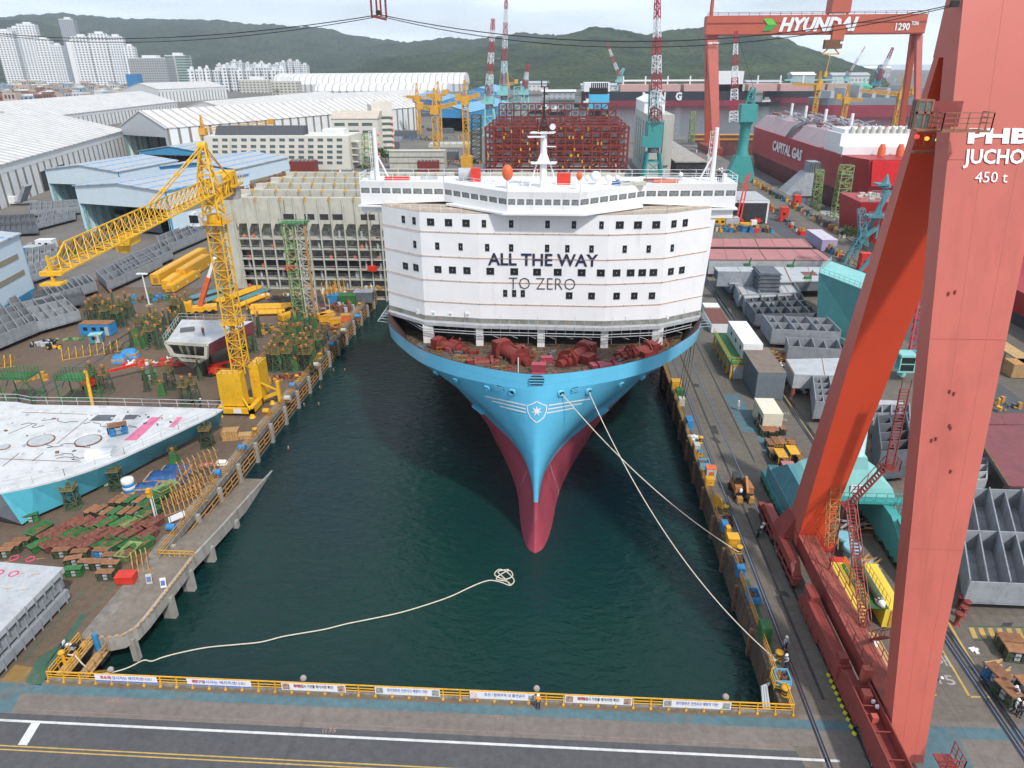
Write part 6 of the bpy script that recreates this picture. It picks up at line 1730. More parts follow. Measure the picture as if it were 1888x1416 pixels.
for nm_,mm_,n_ in(('deck_pipework',m_grey,90),('deck_lines',m_brown,40),('deck_fittings',m_lgrey,40)):
 mb=MB()
 for k in range(n_):
  x,y=rq .uniform(-15,15),rq .uniform(45,180);mb .beam((x,y,zd+7.5+rq .random()),(x+rq .uniform(-1,1)*(k%3==0)*8,y+rq .uniform(2,14)*(k%3>0),zd+7.5+rq .uniform(0,2)),rq .uniform(.3,1))
 part(t,nm_,mb,mm_)
for nm_,mm_,n_ in(('pipe_bend_rack',m_dgrey,6),):
 mb=MB()
 for k in range(n_):mb .path([(-24,98+k*1.2,zd),(-21,98+k*1.2,zd+5),(-16,98+k*1.2,zd+8),(-8,98+k*1.2,zd+8)],.4,5)
 part(t,nm_,mb,mm_)
for i,mm_ in enumerate((m_lgrey,m_blue,m_orange,m_cream,m_black)):
 mb=MB()
 for k in range(16):mb .bc(rq .uniform(-22,20),rq .uniform(1,16),zd-2.5,rq .uniform(.5,2.5),rq .uniform(.5,2),rq .uniform(.5,2.2))
 part(t,'deck_clutter',mb,mm_)
mb=MB();mb .box(-23,20,24,44,zd,zd+8.5);mb .box(-21,18,26,43,zd+8.5,zd+10.2);mb .box(-23.5,21,18,24,zd-1,zd+3.4);part(t,'accommodation',mb,m_white)
for k in range(12):mb=MB();mb .tube((-18+k*3,25.5,zd+8.5),(-18+k*3,25.5,zd+11.2),.9);mb .m=1;mb .tube((-18+k*3,25.5,zd+11.2),(-18+k*3,25.5,zd+11.8),.7);part(t,'white_drum',mb,[m_cream,m_orange if k%4==1 else m_white])
for x in(-8,0):mb=MB();mb .lathe([(1.6,zd-1),(1.6,zd+3),(.9,zd+5)],(x,14,0),12);part(t,'orange_vent',mb,m_orange)
mb=MB();mb .loft([[(-16,-1.2,3),(20,-1.2,3),(20,1,3),(-16,1,3)],[(-17.3,-1.0,zd-.5),(20,-1.0,zd-.5),(20,1,zd-.5),(-17.3,1,zd-.5)]],True,True);part(t,'bright_stern_panel',mb,mat('bright_red_primer',(.62,.01,.015),.5))
la,lb=ya(1418,262)-y0s,ya(1475,278)-y0s
lettering(t,'hull_lettering','CAPITAL GAS',5.2,m_whitem,(-24.5,(la+lb)/2-8,5.2),(PI/2,0,-PI/2),fit=abs(la-lb)*.92,depth=.2,bold=.25)
# sandwich of grey blocks and stairs beside it
t=thing('hull_ramp_block','grey sloping steel block resting against the red hull','steel block',(*g(1470,345)[:2],0))
mb=MB();mb .loft([[(-6,0,-4),(8,0,-4),(8,12,-4),(-6,12,-4)],[(4,2,6),(8,2,6),(8,12,6),(4,12,6)]],True,True);mb .bc(7.5,7,6,4.5,8,4.6);part(t,'plating',mb,m_grey)
for k in range(5):mb=MB();mb .bc(5.6+k*1.0,2.8,6,.4,.5,4.7);part(t,'rib',mb,m_dgrey)
# dry dock gate and caisson
t=thing('dock_gate','brown-red dock gate closing the far end of the right dock','dock gate',(*g(1262,292)[:2],-3))
a=g(1262,285);b=D(1380,285,a .y)
GZ=D(1300,247,562).z
t .location=(99.5,562,-11)
mb=MB();mb .box(0,83,0,8,0,GZ+10)
part(t,'gate',mb,mat('gate_oxide',(.14,.045,.04),.8,var=.3,scale=.2,bands=[('X',5,.12,(.08,.03,.03))]));mb=MB();mb .box(0,83,-.5,0,GZ+6.5,GZ+8);mb .box(0,83,0,8,GZ+10,GZ+10.4);part(t,'gate_walkway',mb,m_yel2)
def farship(label,pb0,pb1,pdk,m_top,txt=None,bow='L',tint=None,txtspan=None,deck=None,zk=4):
 a=g(pb0[0],pb0[1],-3.5);b=D(pb1[0],pb1[1],a .y);L_=b .x-a .x;zd=D(pb0[0]+60,pdk,a .y).z
 t=thing('moored_ship',label,'ship',(a .x,a .y+23,0),-PI/2)
 simple_hull(t,L_,46,zk,zd,m_top,m_red,bowfwd=-1 if bow=='L' else 1)
 return t,a,L_,zd
m_blk=mat('black_hull',(.015,.017,.025),.5,var=.3,scale=.02)
t,a,L_,zd=farship('long black gas carrier reading LNG with a pink and white deck',(1072,196),(1392,196),169,m_blk,bow='R')
for k in range(6):mb=MB();mb .box(-20,20,55+k*45,95+k*45,zd,zd+9);part(t,'tank_cover',mb,mat('salmon_tank_cover',(.55,.33,.30),.6)if k!=3 else m_cream)
mb=MB();mb .box(-22,22,3,40,zd,zd+12);mb .box(-20,20,L_-55,L_-20,zd,zd+26);part(t,'accommodation',mb,m_white)
mb=MB()
for k in range(9):mb .tube((0,60+k*32,zd+9),(0,60+k*32,zd+20),1.1)
mb .beam((0,60,zd+14),(0,L_-70,zd+14),2.2);part(t,'deck_piping',mb,m_whitem)
for ch,px in(('L',1190),('N',1221),('G',1251)):
 yy=D(px,180,a .y).x-a .x;lettering(t,'hull_lettering',ch,10,m_white,(23.5+.6,yy,zd*.3),(PI/2,0,PI/2),fit=9,depth=.2,bold=.7)
t,a,L_,zd=farship('black gas carrier with a green foredeck, right of the far gantry leg',(1412,190),(1660,190),168,m_blk,bow='L')
for k in range(4):mb=MB();mb .box(-20,20,L_-110-k*42,L_-72-k*42,zd,zd+10);part(t,'tank_cover',mb,mat('tan_tank_cover',(.45,.33,.28),.6))
mb=MB();mb .loft([[(-20,L_-20,zd),(20,L_-20,zd),(20,L_-70,zd),(-20,L_-70,zd)],[(-10,L_-50,zd+10),(10,L_-50,zd+10),(20,L_-70,zd+10),(-20,L_-70,zd+10)]],True,True);part(t,'green_foredeck',mb,mat('sea_green_deck',(.08,.38,.26),.6))
mb=MB();mb .beam((0,30,zd+15),(0,L_-80,zd+15),2)
for k in range(8):mb .tube((0,40+k*22,zd),(0,40+k*22,zd+18),1)
part(t,'deck_piping',mb,m_tealp)
for ch,px in(('L',1516),('N',1546),('G',1576)):
 yy=D(px,174,a .y).x-a .x;lettering(t,'hull_lettering',ch,9,m_white,(23.5+.6,yy,zd*.35),(PI/2,0,PI/2),fit=8,depth=.2,bold=.7)
t,a,L_,zd=farship('grey tanker hull with a maroon bottom, nearer in the harbour',(1498,216),(1705,216),181,mat('grey_hull',(.20,.22,.25),.5,var=.15,scale=.02),bow='L',zk=9)
mb=MB()
for k in range(8):mb .bc(0,20+k*15,zd,34,4,7+(k%3)*3)
part(t,'deck_modules',mb,m_lgrey)
def tug(label,px,py,s=1):
 p=g(px,py,-3.5);t=thing('tugboat',label,'tugboat',(p .x,p .y,-3.5),-PI/2)
 mb=MB();mb .loft([[(-3*s,-14*s,0),(3*s,-14*s,0),(4*s,6*s,0),(0,15*s,0),(-4*s,6*s,0)],[(-4*s,-15*s,3*s),(4*s,-15*s,3*s),(5*s,6*s,3.4*s),(0,17*s,4.4*s),(-5*s,6*s,3.4*s)]],True,True);part(t,'hull',mb,m_black)
 mb=MB();mb .box(-3*s,3*s,-3*s,6*s,3*s,6*s);mb .box(-2.4*s,2.4*s,0,4.5*s,6*s,8.5*s);part(t,'wheelhouse',mb,m_white)
 mb=MB();mb .tube((0,-1*s,8*s),(0,-1*s,13*s),.4*s);part(t,'mast',mb,m_redp)
tug('black and white tugboat under the long black hull',1408,194,1.3);tug('black tugboat moored left of the ship funnel',1000,208,1.2);tug('red-masted tugboat at the near end of the long black ship',1080,196,1.2);tug('second black tugboat beside the left quay of the harbour',1022,211,1.1)
# ================================================================== unfinished cream hull section beside the ship
def section():
 t=thing('hull_section','open-ended cream hull section afloat left of the ship, its cells facing us','hull section',(-82,172,0))
 W,H_=51.5,22.9
 nb=17
 def xk(k):return W*k/nb
 mb=MB()
 mb .box(0,W,0,.35,16.6,H_)
 mb .loft([[(0,0,-3),(3.3,0,-3),(3.3,.35,-3),(0,.35,-3)],[(0,0,16.6),(3.3,0,16.6),(3.3,.35,16.6),(0,.35,16.6)]],True,True)
 for k in range(0,nb):
  mb .loft([[(xk(k)+.05,0,16.6),(xk(k)+.9,0,16.6),(xk(k)+.9,.3,16.6),(xk(k)+.05,.3,16.6)],[(xk(k)+.05,0,14.9),(xk(k)+.12,0,14.9),(xk(k)+.12,.3,14.9),(xk(k)+.05,.3,14.9)]],True,True)
 part(t,'top_plate',mb,m_cream)
 for k in range(1,nb+1):
  mb=MB();mb .box(xk(k)-.14,xk(k)+.14,-.5 if k%2 else-.35,.1,-3,H_);part(t,'stiffener',mb,m_cream)
  if k%2:mb=MB();mb .bc(xk(k),-.4,H_,.5,.4,.25);mb .bc(xk(k),-.52,H_-.9,.3,.1,.9);part(t,'yellow_tip',mb,m_yel)
 for k in range(7):
  z=-2.6+k*2.55
  mb=MB();mb .box(3.3,W,-.2,2.6,z,z+.22);part(t,'cell_deck',mb,m_cream)
  mb=MB();mb .box(3.4,W,-.15,-.08,z+.9,z+.97);mb .box(3.4,W,-.15,-.08,z+.5,z+.55);part(t,'cell_rail',mb,m_lgrey)
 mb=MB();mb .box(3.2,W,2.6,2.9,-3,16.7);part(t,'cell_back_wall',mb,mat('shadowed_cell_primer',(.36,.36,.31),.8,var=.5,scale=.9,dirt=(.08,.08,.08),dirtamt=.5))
 rq=random .Random(2)
 for i in range(90):
  mb=MB();k=rq .randrange(1,nb);r_=rq .randrange(0,7);x=xk(k)+rq .uniform(.6,2.2);z=-2.4+r_*2.55
  if i%2:mb .tube((x,.8,z),(x,.8,z+rq .uniform(1.4,2.2)),.3,n=8);m=m_lgrey
  else:mb .bc(x,.9,z,.6,.5,rq .uniform(.6,1.3));m=m_oxide if i%4 else m_orange
  part(t,'cell_fitting',mb,m)
 for x,m in((15.5,m_oxide),(36.5,m_oxide)):
  mb=MB();mb .bc(x,-.9,5.2,2.2,1.2,1.2);part(t,'red_work_basket',mb,m_redp)
  mb=MB();mb .beam((x-.5,-.4,6.4),(x-.5,-.4,H_),.07);mb .beam((x+.5,-.4,6.4),(x+.5,-.4,H_),.07);part(t,'basket_rope',mb,m_rust)
 for x0,x1 in((15,18.5),(20.5,23),(24,26.5),(27.5,30),(34.5,38)):
  mb=MB();mb .box(x0,x1,-.02,.02,17.6,19);part(t,'lightening_hole',mb,m_deep)
 for j in range(5):
  y=j*11.0
  mb=MB();mb .box(0 if j else .4,W,y+.4,y+1.6,8 if j else 16.7,H_+(.0 if j else-.02));part(t,'bulkhead',mb,m_cream)
  for k in range(1,nb):
   mb=MB();mb .bc(xk(k)+.8,y+.15,H_-4,.22,.5,4.1);mb .m=1;mb .bc(xk(k)+.8,y+.1,H_-.5,.4,.5,.8)if k%2 else None
   if j:part(t,'bulkhead_stiffener',mb,[m_cream,m_yel])
 mb=MB();mb .box(-.3,0,0,50,-3,H_-1);mb .box(0,3,.4,50,14,H_-1.0);part(t,'side_shell',mb,m_cream)
 mb=MB();mb .box(0,W,1,50,4,8);part(t,'tank_top',mb,m_deep)
 mb=MB()
 for i in range(16):mb .bc(-.1+rq .uniform(-.2,.4),2+i*3.0,H_-1,.9,.8,rq .uniform(.5,1.5))
 part(t,'walkway_clutter',mb,m_rust)
 mb=MB();mb .rail([(.2,1,H_-1),(.2,49,H_-1)],1.3,2.2,.07,(1,.5));part(t,'side_railing',mb,m_rust)
section()
sheet('black_tarpaulin_sheet',[gp((490,545),(612,546),(585,572),(545,590),(505,580))],mat('black_sheet',(.04,.045,.055),.35,var=.6,scale=.5,bump=1.0),.03)
# ================================================================== left yard kinds
def steelblock(label,P,h,nx,ny,m=None,plate=.3,web=None,z0=.9,mt=None,cat='steel block'):
 """flat ship block on stools: base plate with a grid of upright webs. P = near-left, near-right, far-left"""
 m=m or m_grey
 a,b,c=g(*P[0],z0),g(*P[1],z0),g(*P[2],z0)
 t=thing('steel_block',label,cat,(a .x,a .y,0),math .atan2(b .y-a .y,b .x-a .x))
 u=(b-a).normalized();W=(b-a).length;n_=V((-u .y,u .x,0));L_=(c-a).dot(n_);sh=(c-a).dot(u)
 def Q(i,j):return(W*i+sh*j,L_*j)
 mb=MB();mb .prism([Q(0,0),Q(1,0),Q(1,1),Q(0,1)],z0,z0+plate);part(t,'plate',mb,mt or m)
 hw=web or h
 mb=MB()
 for i in range(nx+1 if nx else 0):
  p,q=Q(i/nx,0),Q(i/nx,1);k=hw*(1 if i%2==0 else .8)
  mb .beam((p[0],p[1],z0+plate+k/2),(q[0],q[1],z0+plate+k/2),.14,k)
 if nx:part(t,'long_webs',mb,m)
 mb=MB()
 for j in range(ny+1 if ny else 0):
  p,q=Q(0,j/ny),Q(1,j/ny);mb .beam((p[0],p[1],z0+plate+hw*.45),(q[0],q[1],z0+plate+hw*.45),.14,hw*.9)
 if ny:part(t,'cross_webs',mb,m)
 for i,j in((.08,.1),(.92,.1),(.92,.9),(.08,.9)):
  p=Q(i,j);mb=MB();mb .tube((*p,0),(*p,z0),.3,.22);part(t,'stool',mb,m_brown)
 return t
 # grey stacked panels at the near left
t=thing('steel_panel_stack','stack of big grey steel panels marked with pink rings, cut by the left edge','steel block',(0,0,0))
z3=4.2
A=g(117,1046,z3);B=g(0,1165,z3-.0);
u=(A-B).normalized();n_=V((-u .y,u .x,0))
P0=B-u*4;P1=A;Bk=g(0,1021,z3);W2=(Bk-P1).length
far=g(20,1022,z3)
vdir=(far-g(113,1030,z3)).normalized()
for k,(za,zb_,o)in enumerate(((3.6,4.2,0),(1.9,3.1,.35),(.5,1.5,.1))):
 mb=MB();e=V((u .y,-u .x,0))*-0
 a,b=P0+n_*o,P1+n_*o-u*(.0 if k==0 else .2)
 mb .slab([V((a .x,a .y,zb_)),V((b .x,b .y,zb_)),V((b .x,b .y,zb_))+vdir*22,V((a .x,a .y,zb_))+vdir*22],zb_-za)
 o_=part(t,'panel',mb,m_lgrey if k==0 else m_grey)
 mb=MB()
 for q in range(10):
  c=a .lerp(b,(q+.5)/10)-n_*.03;mb .beam((c .x,c .y,za-.4),(c .x,c .y,zb_),.12)
 part(t,'panel_rib',mb,m_grey)
for px,py in((26,1029),(56,1031),(25,1058),(-2,1056)):
 c=g(px,py,z3+.01);mb=MB();pts=[(c .x+.42*math .cos(a_*.45),c .y+.42*math .sin(a_*.45),z3+.03)for a_ in range(15)];mb .path(pts,.07,4);part(t,'pink_ring',mb,mat('pink_marking',(.65,.06,.16),.6))
mb=MB()
for px,py in((14,1085),(46,1087),(16,1035),(66,1059),(38,1058),(74,1030)):c=g(px,py,z3);mb .bc(c .x,c .y,z3,.8,.07,.02,.3)
part(t,'yellow_mark',mb,m_yel2)
# big white and cyan deck block
def deckblock():
 zt=4.6
 t=thing('deck_block','large cut ship deck with white top and cyan side, lying on the left yard','deck block',(0,0,0))
 edge=[(411,754),(395,764),(370,776),(330,795),(280,818),(230,841),(180,861),(120,881),(60,896),(0,908),(-60,916)]
 topE=[g(x,y,zt)for x,y in edge]
 back=[g(x,y,zt)for x,y in((411,753),(360,752),(200,748),(60,746),(30,741),(0,740),(-60,739))]
 low=[g(x,y,.5)for x,y in((404,789),(390,794),(365,806),(325,826),(276,852),(228,878),(180,900),(118,930),(60,955),(40,966))]
 mb=MB();poly=[(p .x,p .y)for p in topE]+[(p .x,p .y)for p in back[::-1][:-1]]
 mb .prism(poly,zt-.25,zt);part(t,'deck_plate',mb,mat('white_deck_primer',(.56,.57,.58),.6,var=.10,scale=.35,dirt=(.36,.34,.33),dirtamt=.26))
 mb=MB();a=[V((p .x,p .y,zt-.25))for p in topE[:10]];lw=[]
 for i,p in enumerate(a):
  q=low[i];lw .append(V((q .x,q .y,.6)))
 lw[-1]=V((low[-1].x,low[-1].y,.4))
 mb .loft([lw,a],False);b2=[p+V((-.12,.12,0))for p in lw];mb .loft([b2,[p+V((-.12,.12,0))for p in a]],False)
 part(t,'side_shell',mb,mat('cyan_block_side',(.07,.36,.46),.45,var=.08,scale=.3,dirt=(.06,.26,.34),dirtamt=.2,streak=3))
 mb=MB();A_=low[-1];mb .add([(A_ .x,A_ .y,.4),(topE[9].x,topE[9].y,zt-.25),(topE[10].x-1,topE[10].y-.4,zt-.25),(A_ .x-5,A_ .y+1,.4)],[(0,1,2,3)]);part(t,'end_shell',mb,m_dgrey)
 def on(px,py,z=zt):return g(px,py,z)
 mb=MB()
 for q in(((228,812),(252,812),(297,770),(280,769)),((310,788),(321,788),(337,769),(327,769))):mb .add([tuple(on(*p)+V((0,0,.02)))for p in q],[(0,1,2,3)])
 part(t,'pink_patch',mb,mat('pink_marking_pale',(.62,.16,.28),.6,var=.15))
 for cx_,cy_,r_ in((76,813,1.75),(163,813,1.75),(7,825,.8)):
  c=on(cx_,cy_);mb=MB();mb .tube(c+V((0,0,.01)),c+V((0,0,.10)),r_,n=24);mb .m=1;mb .tube(c+V((0,0,.05)),c+V((0,0,.14)),r_*.88,n=24);part(t,'round_opening',mb,[m_rust,m_lgrey])
 mb=MB()
 for q in(((180,765),(215,765),(205,776),(165,776)),((232,765),(256,765),(248,773),(226,774))):mb .add([tuple(on(*p)+V((0,0,.02)))for p in q],[(0,1,2,3)])
 part(t,'hatch_opening',mb,m_dgrey)
 for seg in(((170,765),(105,818)),((80,835),(60,850)),((300,765),(275,783)),((15,800),(60,782)),((35,836),(5,860)),((0,846),(150,852)),((40,760),(160,764)),((240,764),(200,800))):
  mb=MB();mb .beam(on(*seg[0])+V((0,0,.02)),on(*seg[1])+V((0,0,.02)),.09,.03);part(t,'deck_seam',mb,m_rust)
 mb=MB();mb .rail([on(411,752),on(360,751),on(200,747),on(60,745),on(35,740),on(-10,739)],1.2,2.6,.07,(1,.5));part(t,'deck_railing',mb,m_lgrey)
 mb=MB();mb .rail([on(x,y)for x,y in((400,762),(330,793),(230,838),(120,878),(0,904))],1.1,3.2,.035,(1,.55));part(t,'edge_lifeline',mb,m_lgrey)
 rq=random .Random(4)
 for k in range(70):
  px=rq .uniform(5,330);py=rq .uniform(760,880)
  if py>905-px*.38:continue
  c=on(px,py);mb=MB();mb .bc(c .x,c .y,zt,rq .uniform(.08,.5),rq .uniform(.08,.35),rq .uniform(.03,.3),rq .uniform(0,3));part(t,'deck_fitting',mb,(m_rust,m_dgrey,m_whitem,m_lgrey)[k%4])
 for k in range(10):
  a=on(rq .uniform(20,300),rq .uniform(770,850));pts=[a+V((i*rq .uniform(.5,1.1),math .sin(i)*rq .uniform(.2,.9),.05))for i in range(7)];mb=MB();mb .path(pts,.035,4);part(t,'loose_cable',mb,m_black)
 mb=MB();a,b=on(172,846),on(196,836);mb .bc((a .x+b .x)/2,(a .y+b .y)/2,zt,3.2,1.3,.8,.25);mb .bc(a .x+.2,a .y+1,zt,2,1.2,.5,.4);part(t,'white_wrapped_bundle',mb,m_white)
 mb=MB();p=on(220,786);
 return t
deckblock()
m_patch=mat('bright_cyan_tarp',(.08,.52,.66),.5,var=.05)
def mk_skip(m):
 def f():
  t=thing('skip','x','skip');mb=MB()
  b=[(-.55,-1.0),(.55,-1.0),(.55,1.0),(-.55,1.0)];tp=[(-.95,-1.25),(.95,-1.25),(.95,1.25),(-.95,1.25)]
  it=[(-.87,-1.17),(.87,-1.17),(.87,1.17),(-.87,1.17)];ib=[(-.47,-.92),(.47,-.92),(.47,.92),(-.47,.92)]
  mb .loft([[(x,y,.1)for x,y in b],[(x,y,1.15)for x,y in tp],[(x,y,1.15)for x,y in it],[(x,y,.35)for x,y in ib]],True,True)
  part(t,'tub',mb,m)
  mb=MB()
  for s_ in(-1,1):mb .beam((-.97,s_*1.27,1.15),(.97,s_*1.27,1.15),.1);mb .beam((s_*.97,-1.27,1.15),(s_*.97,1.27,1.15),.1);mb .bc(s_*.4,0,0,.15,1.8,.12)
  part(t,'rim',mb,m)
  mb=MB();mb .bc(0,0,.34,1.05,1.95,.4);rq=random .Random(8)
  for k in range(7):mb .bc(rq .uniform(-.4,.4),rq .uniform(-.8,.8),.7,rq .uniform(.2,.7),rq .uniform(.2,.9),rq .uniform(.1,.45),rq .uniform(0,3))
  part(t,'scrap',mb,m_rust)
  return t
 return f
SK={'green':Kind(mk_skip(m_green)),'rusty':Kind(mk_skip(m_brown)),'grey-green':Kind(mk_skip(m_lgreen))}
def z1(x,y):return(x/3.776,850+y/3.776)
rows=[('back',458,[(515,'rusty'),(588,'rusty'),(680,'rusty'),(755,'green'),(855,'green'),(928,'grey-green'),(1003,'rusty'),(1078,'rusty')]),('middle',535,[(355,'rusty'),(430,'rusty'),(505,'green'),(590,'green'),(680,'rusty'),(745,'rusty'),(818,'rusty'),(925,'rusty'),(1040,'rusty')]),('front',605,[(290,'green'),(380,'rusty'),(460,'rusty'),(545,'rusty'),(635,'rusty'),(735,'green'),(815,'green'),(920,'green'),(1010,'green')])]
for rn,y,L in rows:
 for i,(x,c)in enumerate(L):
  p=g(*z1(x,y+10));SK[c].put((p .x,p .y),-.45+rnd .uniform(-.06,.06),'%s open skip, %s from the left in the %s row of skips'%(c,ORD[i],rn),'scrap skips in rows on the left yard',(.6,.95,.9))
for x,y,c,lab,rz in((1045,400,'green','green skip heaped with pale sacks, below the two green lead skips',-.4),(1060,330,'green','green skip beside the yellow signal lamp post',-.4),(1120,275,'green','green skip behind the signal lamp post',-.4),(1165,225,'grey-green','grey-green skip at the top of the skip column near the quay railing',-.4),(290,520,'green','green skip topped with flat cardboard, alone left of the rows',-.3),(908,670,'grey-green','pale green skip in front of the rows, beside the yellow trestle',-.1)):
 p=g(*z1(x,y));SK[c].put((p .x,p .y),rz,lab,'scrap skips in rows on the left yard',(.85,1.1,1))
def mk_weld(top,body):
 def f():
  t=thing('welding_unit','x','welding set');mb=MB()
  for x in(-.55,.55):
   for y in(-1.0,1.0):mb .beam((x,y,0),(x,y,1.35),.09)
  for y in(-1.0,1.0):mb .beam((-.55,y,.12),(.55,y,.12),.09)
  for x in(-.55,.55):mb .beam((x,-1,.12),(x,1,.12),.09);mb .beam((x,-1,.75),(x,1,.75),.06)
  part(t,'frame',mb,body)
  mb=MB();mb .loft([[(-.64,-1.1,1.33),(.64,-1.1,1.33),(.64,1.1,1.33),(-.64,1.1,1.33)],[(-.6,-1.06,1.42),(.6,-1.06,1.42),(.6,1.06,1.42),(-.6,1.06,1.42)]],True,True);part(t,'roof',mb,top)
  for k in range(3):mb=MB();mb .bc(0,-.65+k*.65,.16,.85,.5,.85);mb .bc(0,-.65+k*.65-.1,.4,.95,.2,.4);part(t,'power_source',mb,body if k!=1 else m_lgrey)
  mb=MB()
  for k in range(3):mb .path([(.62*math .cos(a/2)*.55+.0,-1.12-k*.04,.7+.42*math .sin(a/2))for a in range(13)],.05,5)
  part(t,'hanging_hose',mb,m_black)
  return t
 return f
m_rtop=mat('rusted_roof_sheet',(.26,.12,.055),.85,var=.3,scale=1.4,dirt=(.14,.06,.035),dirtamt=.35,rand=.2)
WU={'dark green':Kind(mk_weld(m_rtop,m_dgreen)),'green':Kind(mk_weld(m_green,m_green)),'blue':Kind(mk_weld(m_rtop,m_blue))}
wl=[(815,300,-.2),(865,302,-.2),(920,300,-.2),(990,300,-.25),(650,370,-.3),(705,368,-.3),(755,385,-.3),(820,380,-.25),(880,380,-.25),(945,378,-.25),(440,655,-1.4),(570,665,-1.4),(720,655,-1.5),(525,712,-1.2),(618,735,-1.5),(697,738,-1.4),(785,690,-1.5),(785,745,-1.5),(525,785,-1.4),(745,810,-1.5),(340,325,-1.1),(220,410,-1.1),(165,585,-1.4),(100,620,-1.4),(45,655,-1.4)]
for i,(x,y,rz)in enumerate(wl):
 p=g(*z1(x,y+12));c='green' if i in(2,7,21,18)else 'blue' if i==12 else 'dark green'
 where='behind the skip rows, %s'%ORD[i%4]if i<4 else 'in rows above the skips, %s'%ORD[i-4]if i<10 else['below the front skips, leftmost','below the front skips, second','below the front skips, third, blue-edged','by the panel stack corner, upper left of its cluster','wound with hose, second in the lower cluster','third in the lower cluster','topmost at the right of the lower cluster','lowest at the right of the lower cluster','at the panel stack corner, nearest us','alone nearest the red box','against the cyan block, the farther one','against the cyan block, the nearer one','behind the panel stack, right','behind the panel stack, middle','behind the panel stack, left'][i-10]
 WU[c].put((p .x,p .y),rz,'%s caged welding set %s'%('rust-topped '+c if c!='green' else 'all-green',where),'caged welding sets on the left yard',(.68,.85,.8))
for px,py,lab,z in((278,700,'all-green caged welding set alone on the open yard',0),(220,800,'blue-green welding set standing on the white deck block',4.6),(196,895,'green welding set with white lids against the cyan block by the blue drums',0)):
 p=g(px,py,z);WU['green' if z==0 else 'blue'].put((p .x,p .y,z),-1.0,lab,'caged welding sets on the left yard',(1.1,1.1,1.1))
m_jrail=mat('rusty_green_rail',(.14,.12,.04),.75,var=.5,scale=2,dirt=(.30,.15,.04),dirtamt=.4,rand=.3)
def mk_jig(kind):
 def f():
  t=thing('jig_post','x','support jig')
  if kind=='post':
   mb=MB();mb .bc(0,0,0,1.3,1.3,.15);mb .tube((0,0,.15),(0,0,4.2),.42,.2,10)
   for k in range(4):a=k*PI/2;mb .beam((math .cos(a)*.6,math .sin(a)*.6,.15),(math .cos(a)*.3,math .sin(a)*.3,1.8),.08)
   part(t,'post',mb,m_dgreen)
  elif kind=='tower':
   mb=MB();mb .bc(0,0,0,1.9,1.9,.12);mb .truss((0,0,.1),(0,0,3.6),1.6,1.1,3,.12);part(t,'lattice',mb,m_dgreen)
   mb=MB();mb .rail([(-.75,-.75,3.6),(.75,-.75,3.6),(.75,.75,3.6),(-.75,.75,3.6)],.9,.9,.06,(1,.5),True);mb .bc(0,0,3.55,1.6,1.6,.06);part(t,'guard_rail',mb,m_jrail)
   mb=MB();mb .tube((0,0,3.6),(0,0,4.9),.26,.2,10);part(t,'post',mb,m_dgreen)
  else:
   mb=MB();mb .bc(0,0,0,1.5,1.5,.15);mb .loft([[(-.6,-.6,.15),(.6,-.6,.15),(.6,.6,.15),(-.6,.6,.15)],[(-.3,-.3,2.4),(.3,-.3,2.4),(.3,.3,2.4),(-.3,.3,2.4)]],True,True);part(t,'pedestal',mb,m_green)
   mb=MB();mb .beam((-.62,-.62,.2),(-.32,-.32,2.4),.1);mb .beam((.62,-.62,.2),(.32,-.32,2.4),.1);mb .rail([(-.5,-.5,2.3),(.5,-.5,2.3),(.5,.5,2.3),(-.5,.5,2.3)],.7,.9,.06,(1,),True);part(t,'guard_rail',mb,m_jrail)
  zt={'post':4.2,'tower':4.9}.get(kind,2.4)
  mb=MB();mb .tube((0,0,zt),(0,0,zt+.4),.2,.24,10);mb .bc(0,0,zt+.4,.42,.42,.08);part(t,'orange_head',mb,m_orangey)
  return t
 return f
m_orangey=mat('rusty_orange_head',(.48,.19,.04),.7,var=.3,scale=2)
JG={k:Kind(mk_jig(k))for k in('post','tower','pedestal')}
JT={'post':'slim green jig post','tower':'green lattice jig tower','pedestal':'squat green jig pedestal'}
rj=random .Random(21)
jl=[]
def cluster(nm,x0,x1,y0,y1,nx,ny,skew=0,mix=('post','tower','post','pedestal')):
 k=0
 for j in range(ny):
  for i in range(nx):
   px=x0+(x1-x0)*(i+.5+rj .uniform(-.25,.25))/nx+skew*(ny-1-j);py=y0+(y1-y0)*(j+.5+rj .uniform(-.2,.2))/ny
   kd=mix[rj .randrange(len(mix))];p=g(px,py)
   JG[kd].put((p .x,p .y),rj .uniform(-.3,.3),'%s %d in row %d %s'%(JT[kd],i+1,j+1,nm),'support jigs on the left yard',(1,1,rj .uniform(.85,1.15))if kd!='tower' else(1,1,rj .uniform(.8,1.05)));k+=1
cluster('beside the grey blocks',160,238,572,606,7,3,8)
cluster('left of the cream wedge block',240,322,598,648,7,4,8)
cluster('behind the cream wedge block',312,345,574,592,4,2,6)
cluster('nearest the quay',488,575,632,690,8,4,10,('tower','post','tower','pedestal'))
cluster('just right of the wedge block',445,478,600,655,2,4,4,('post','post','pedestal'))
cluster('behind the quay-side jigs',520,580,604,626,6,2,8,('pedestal','post'))
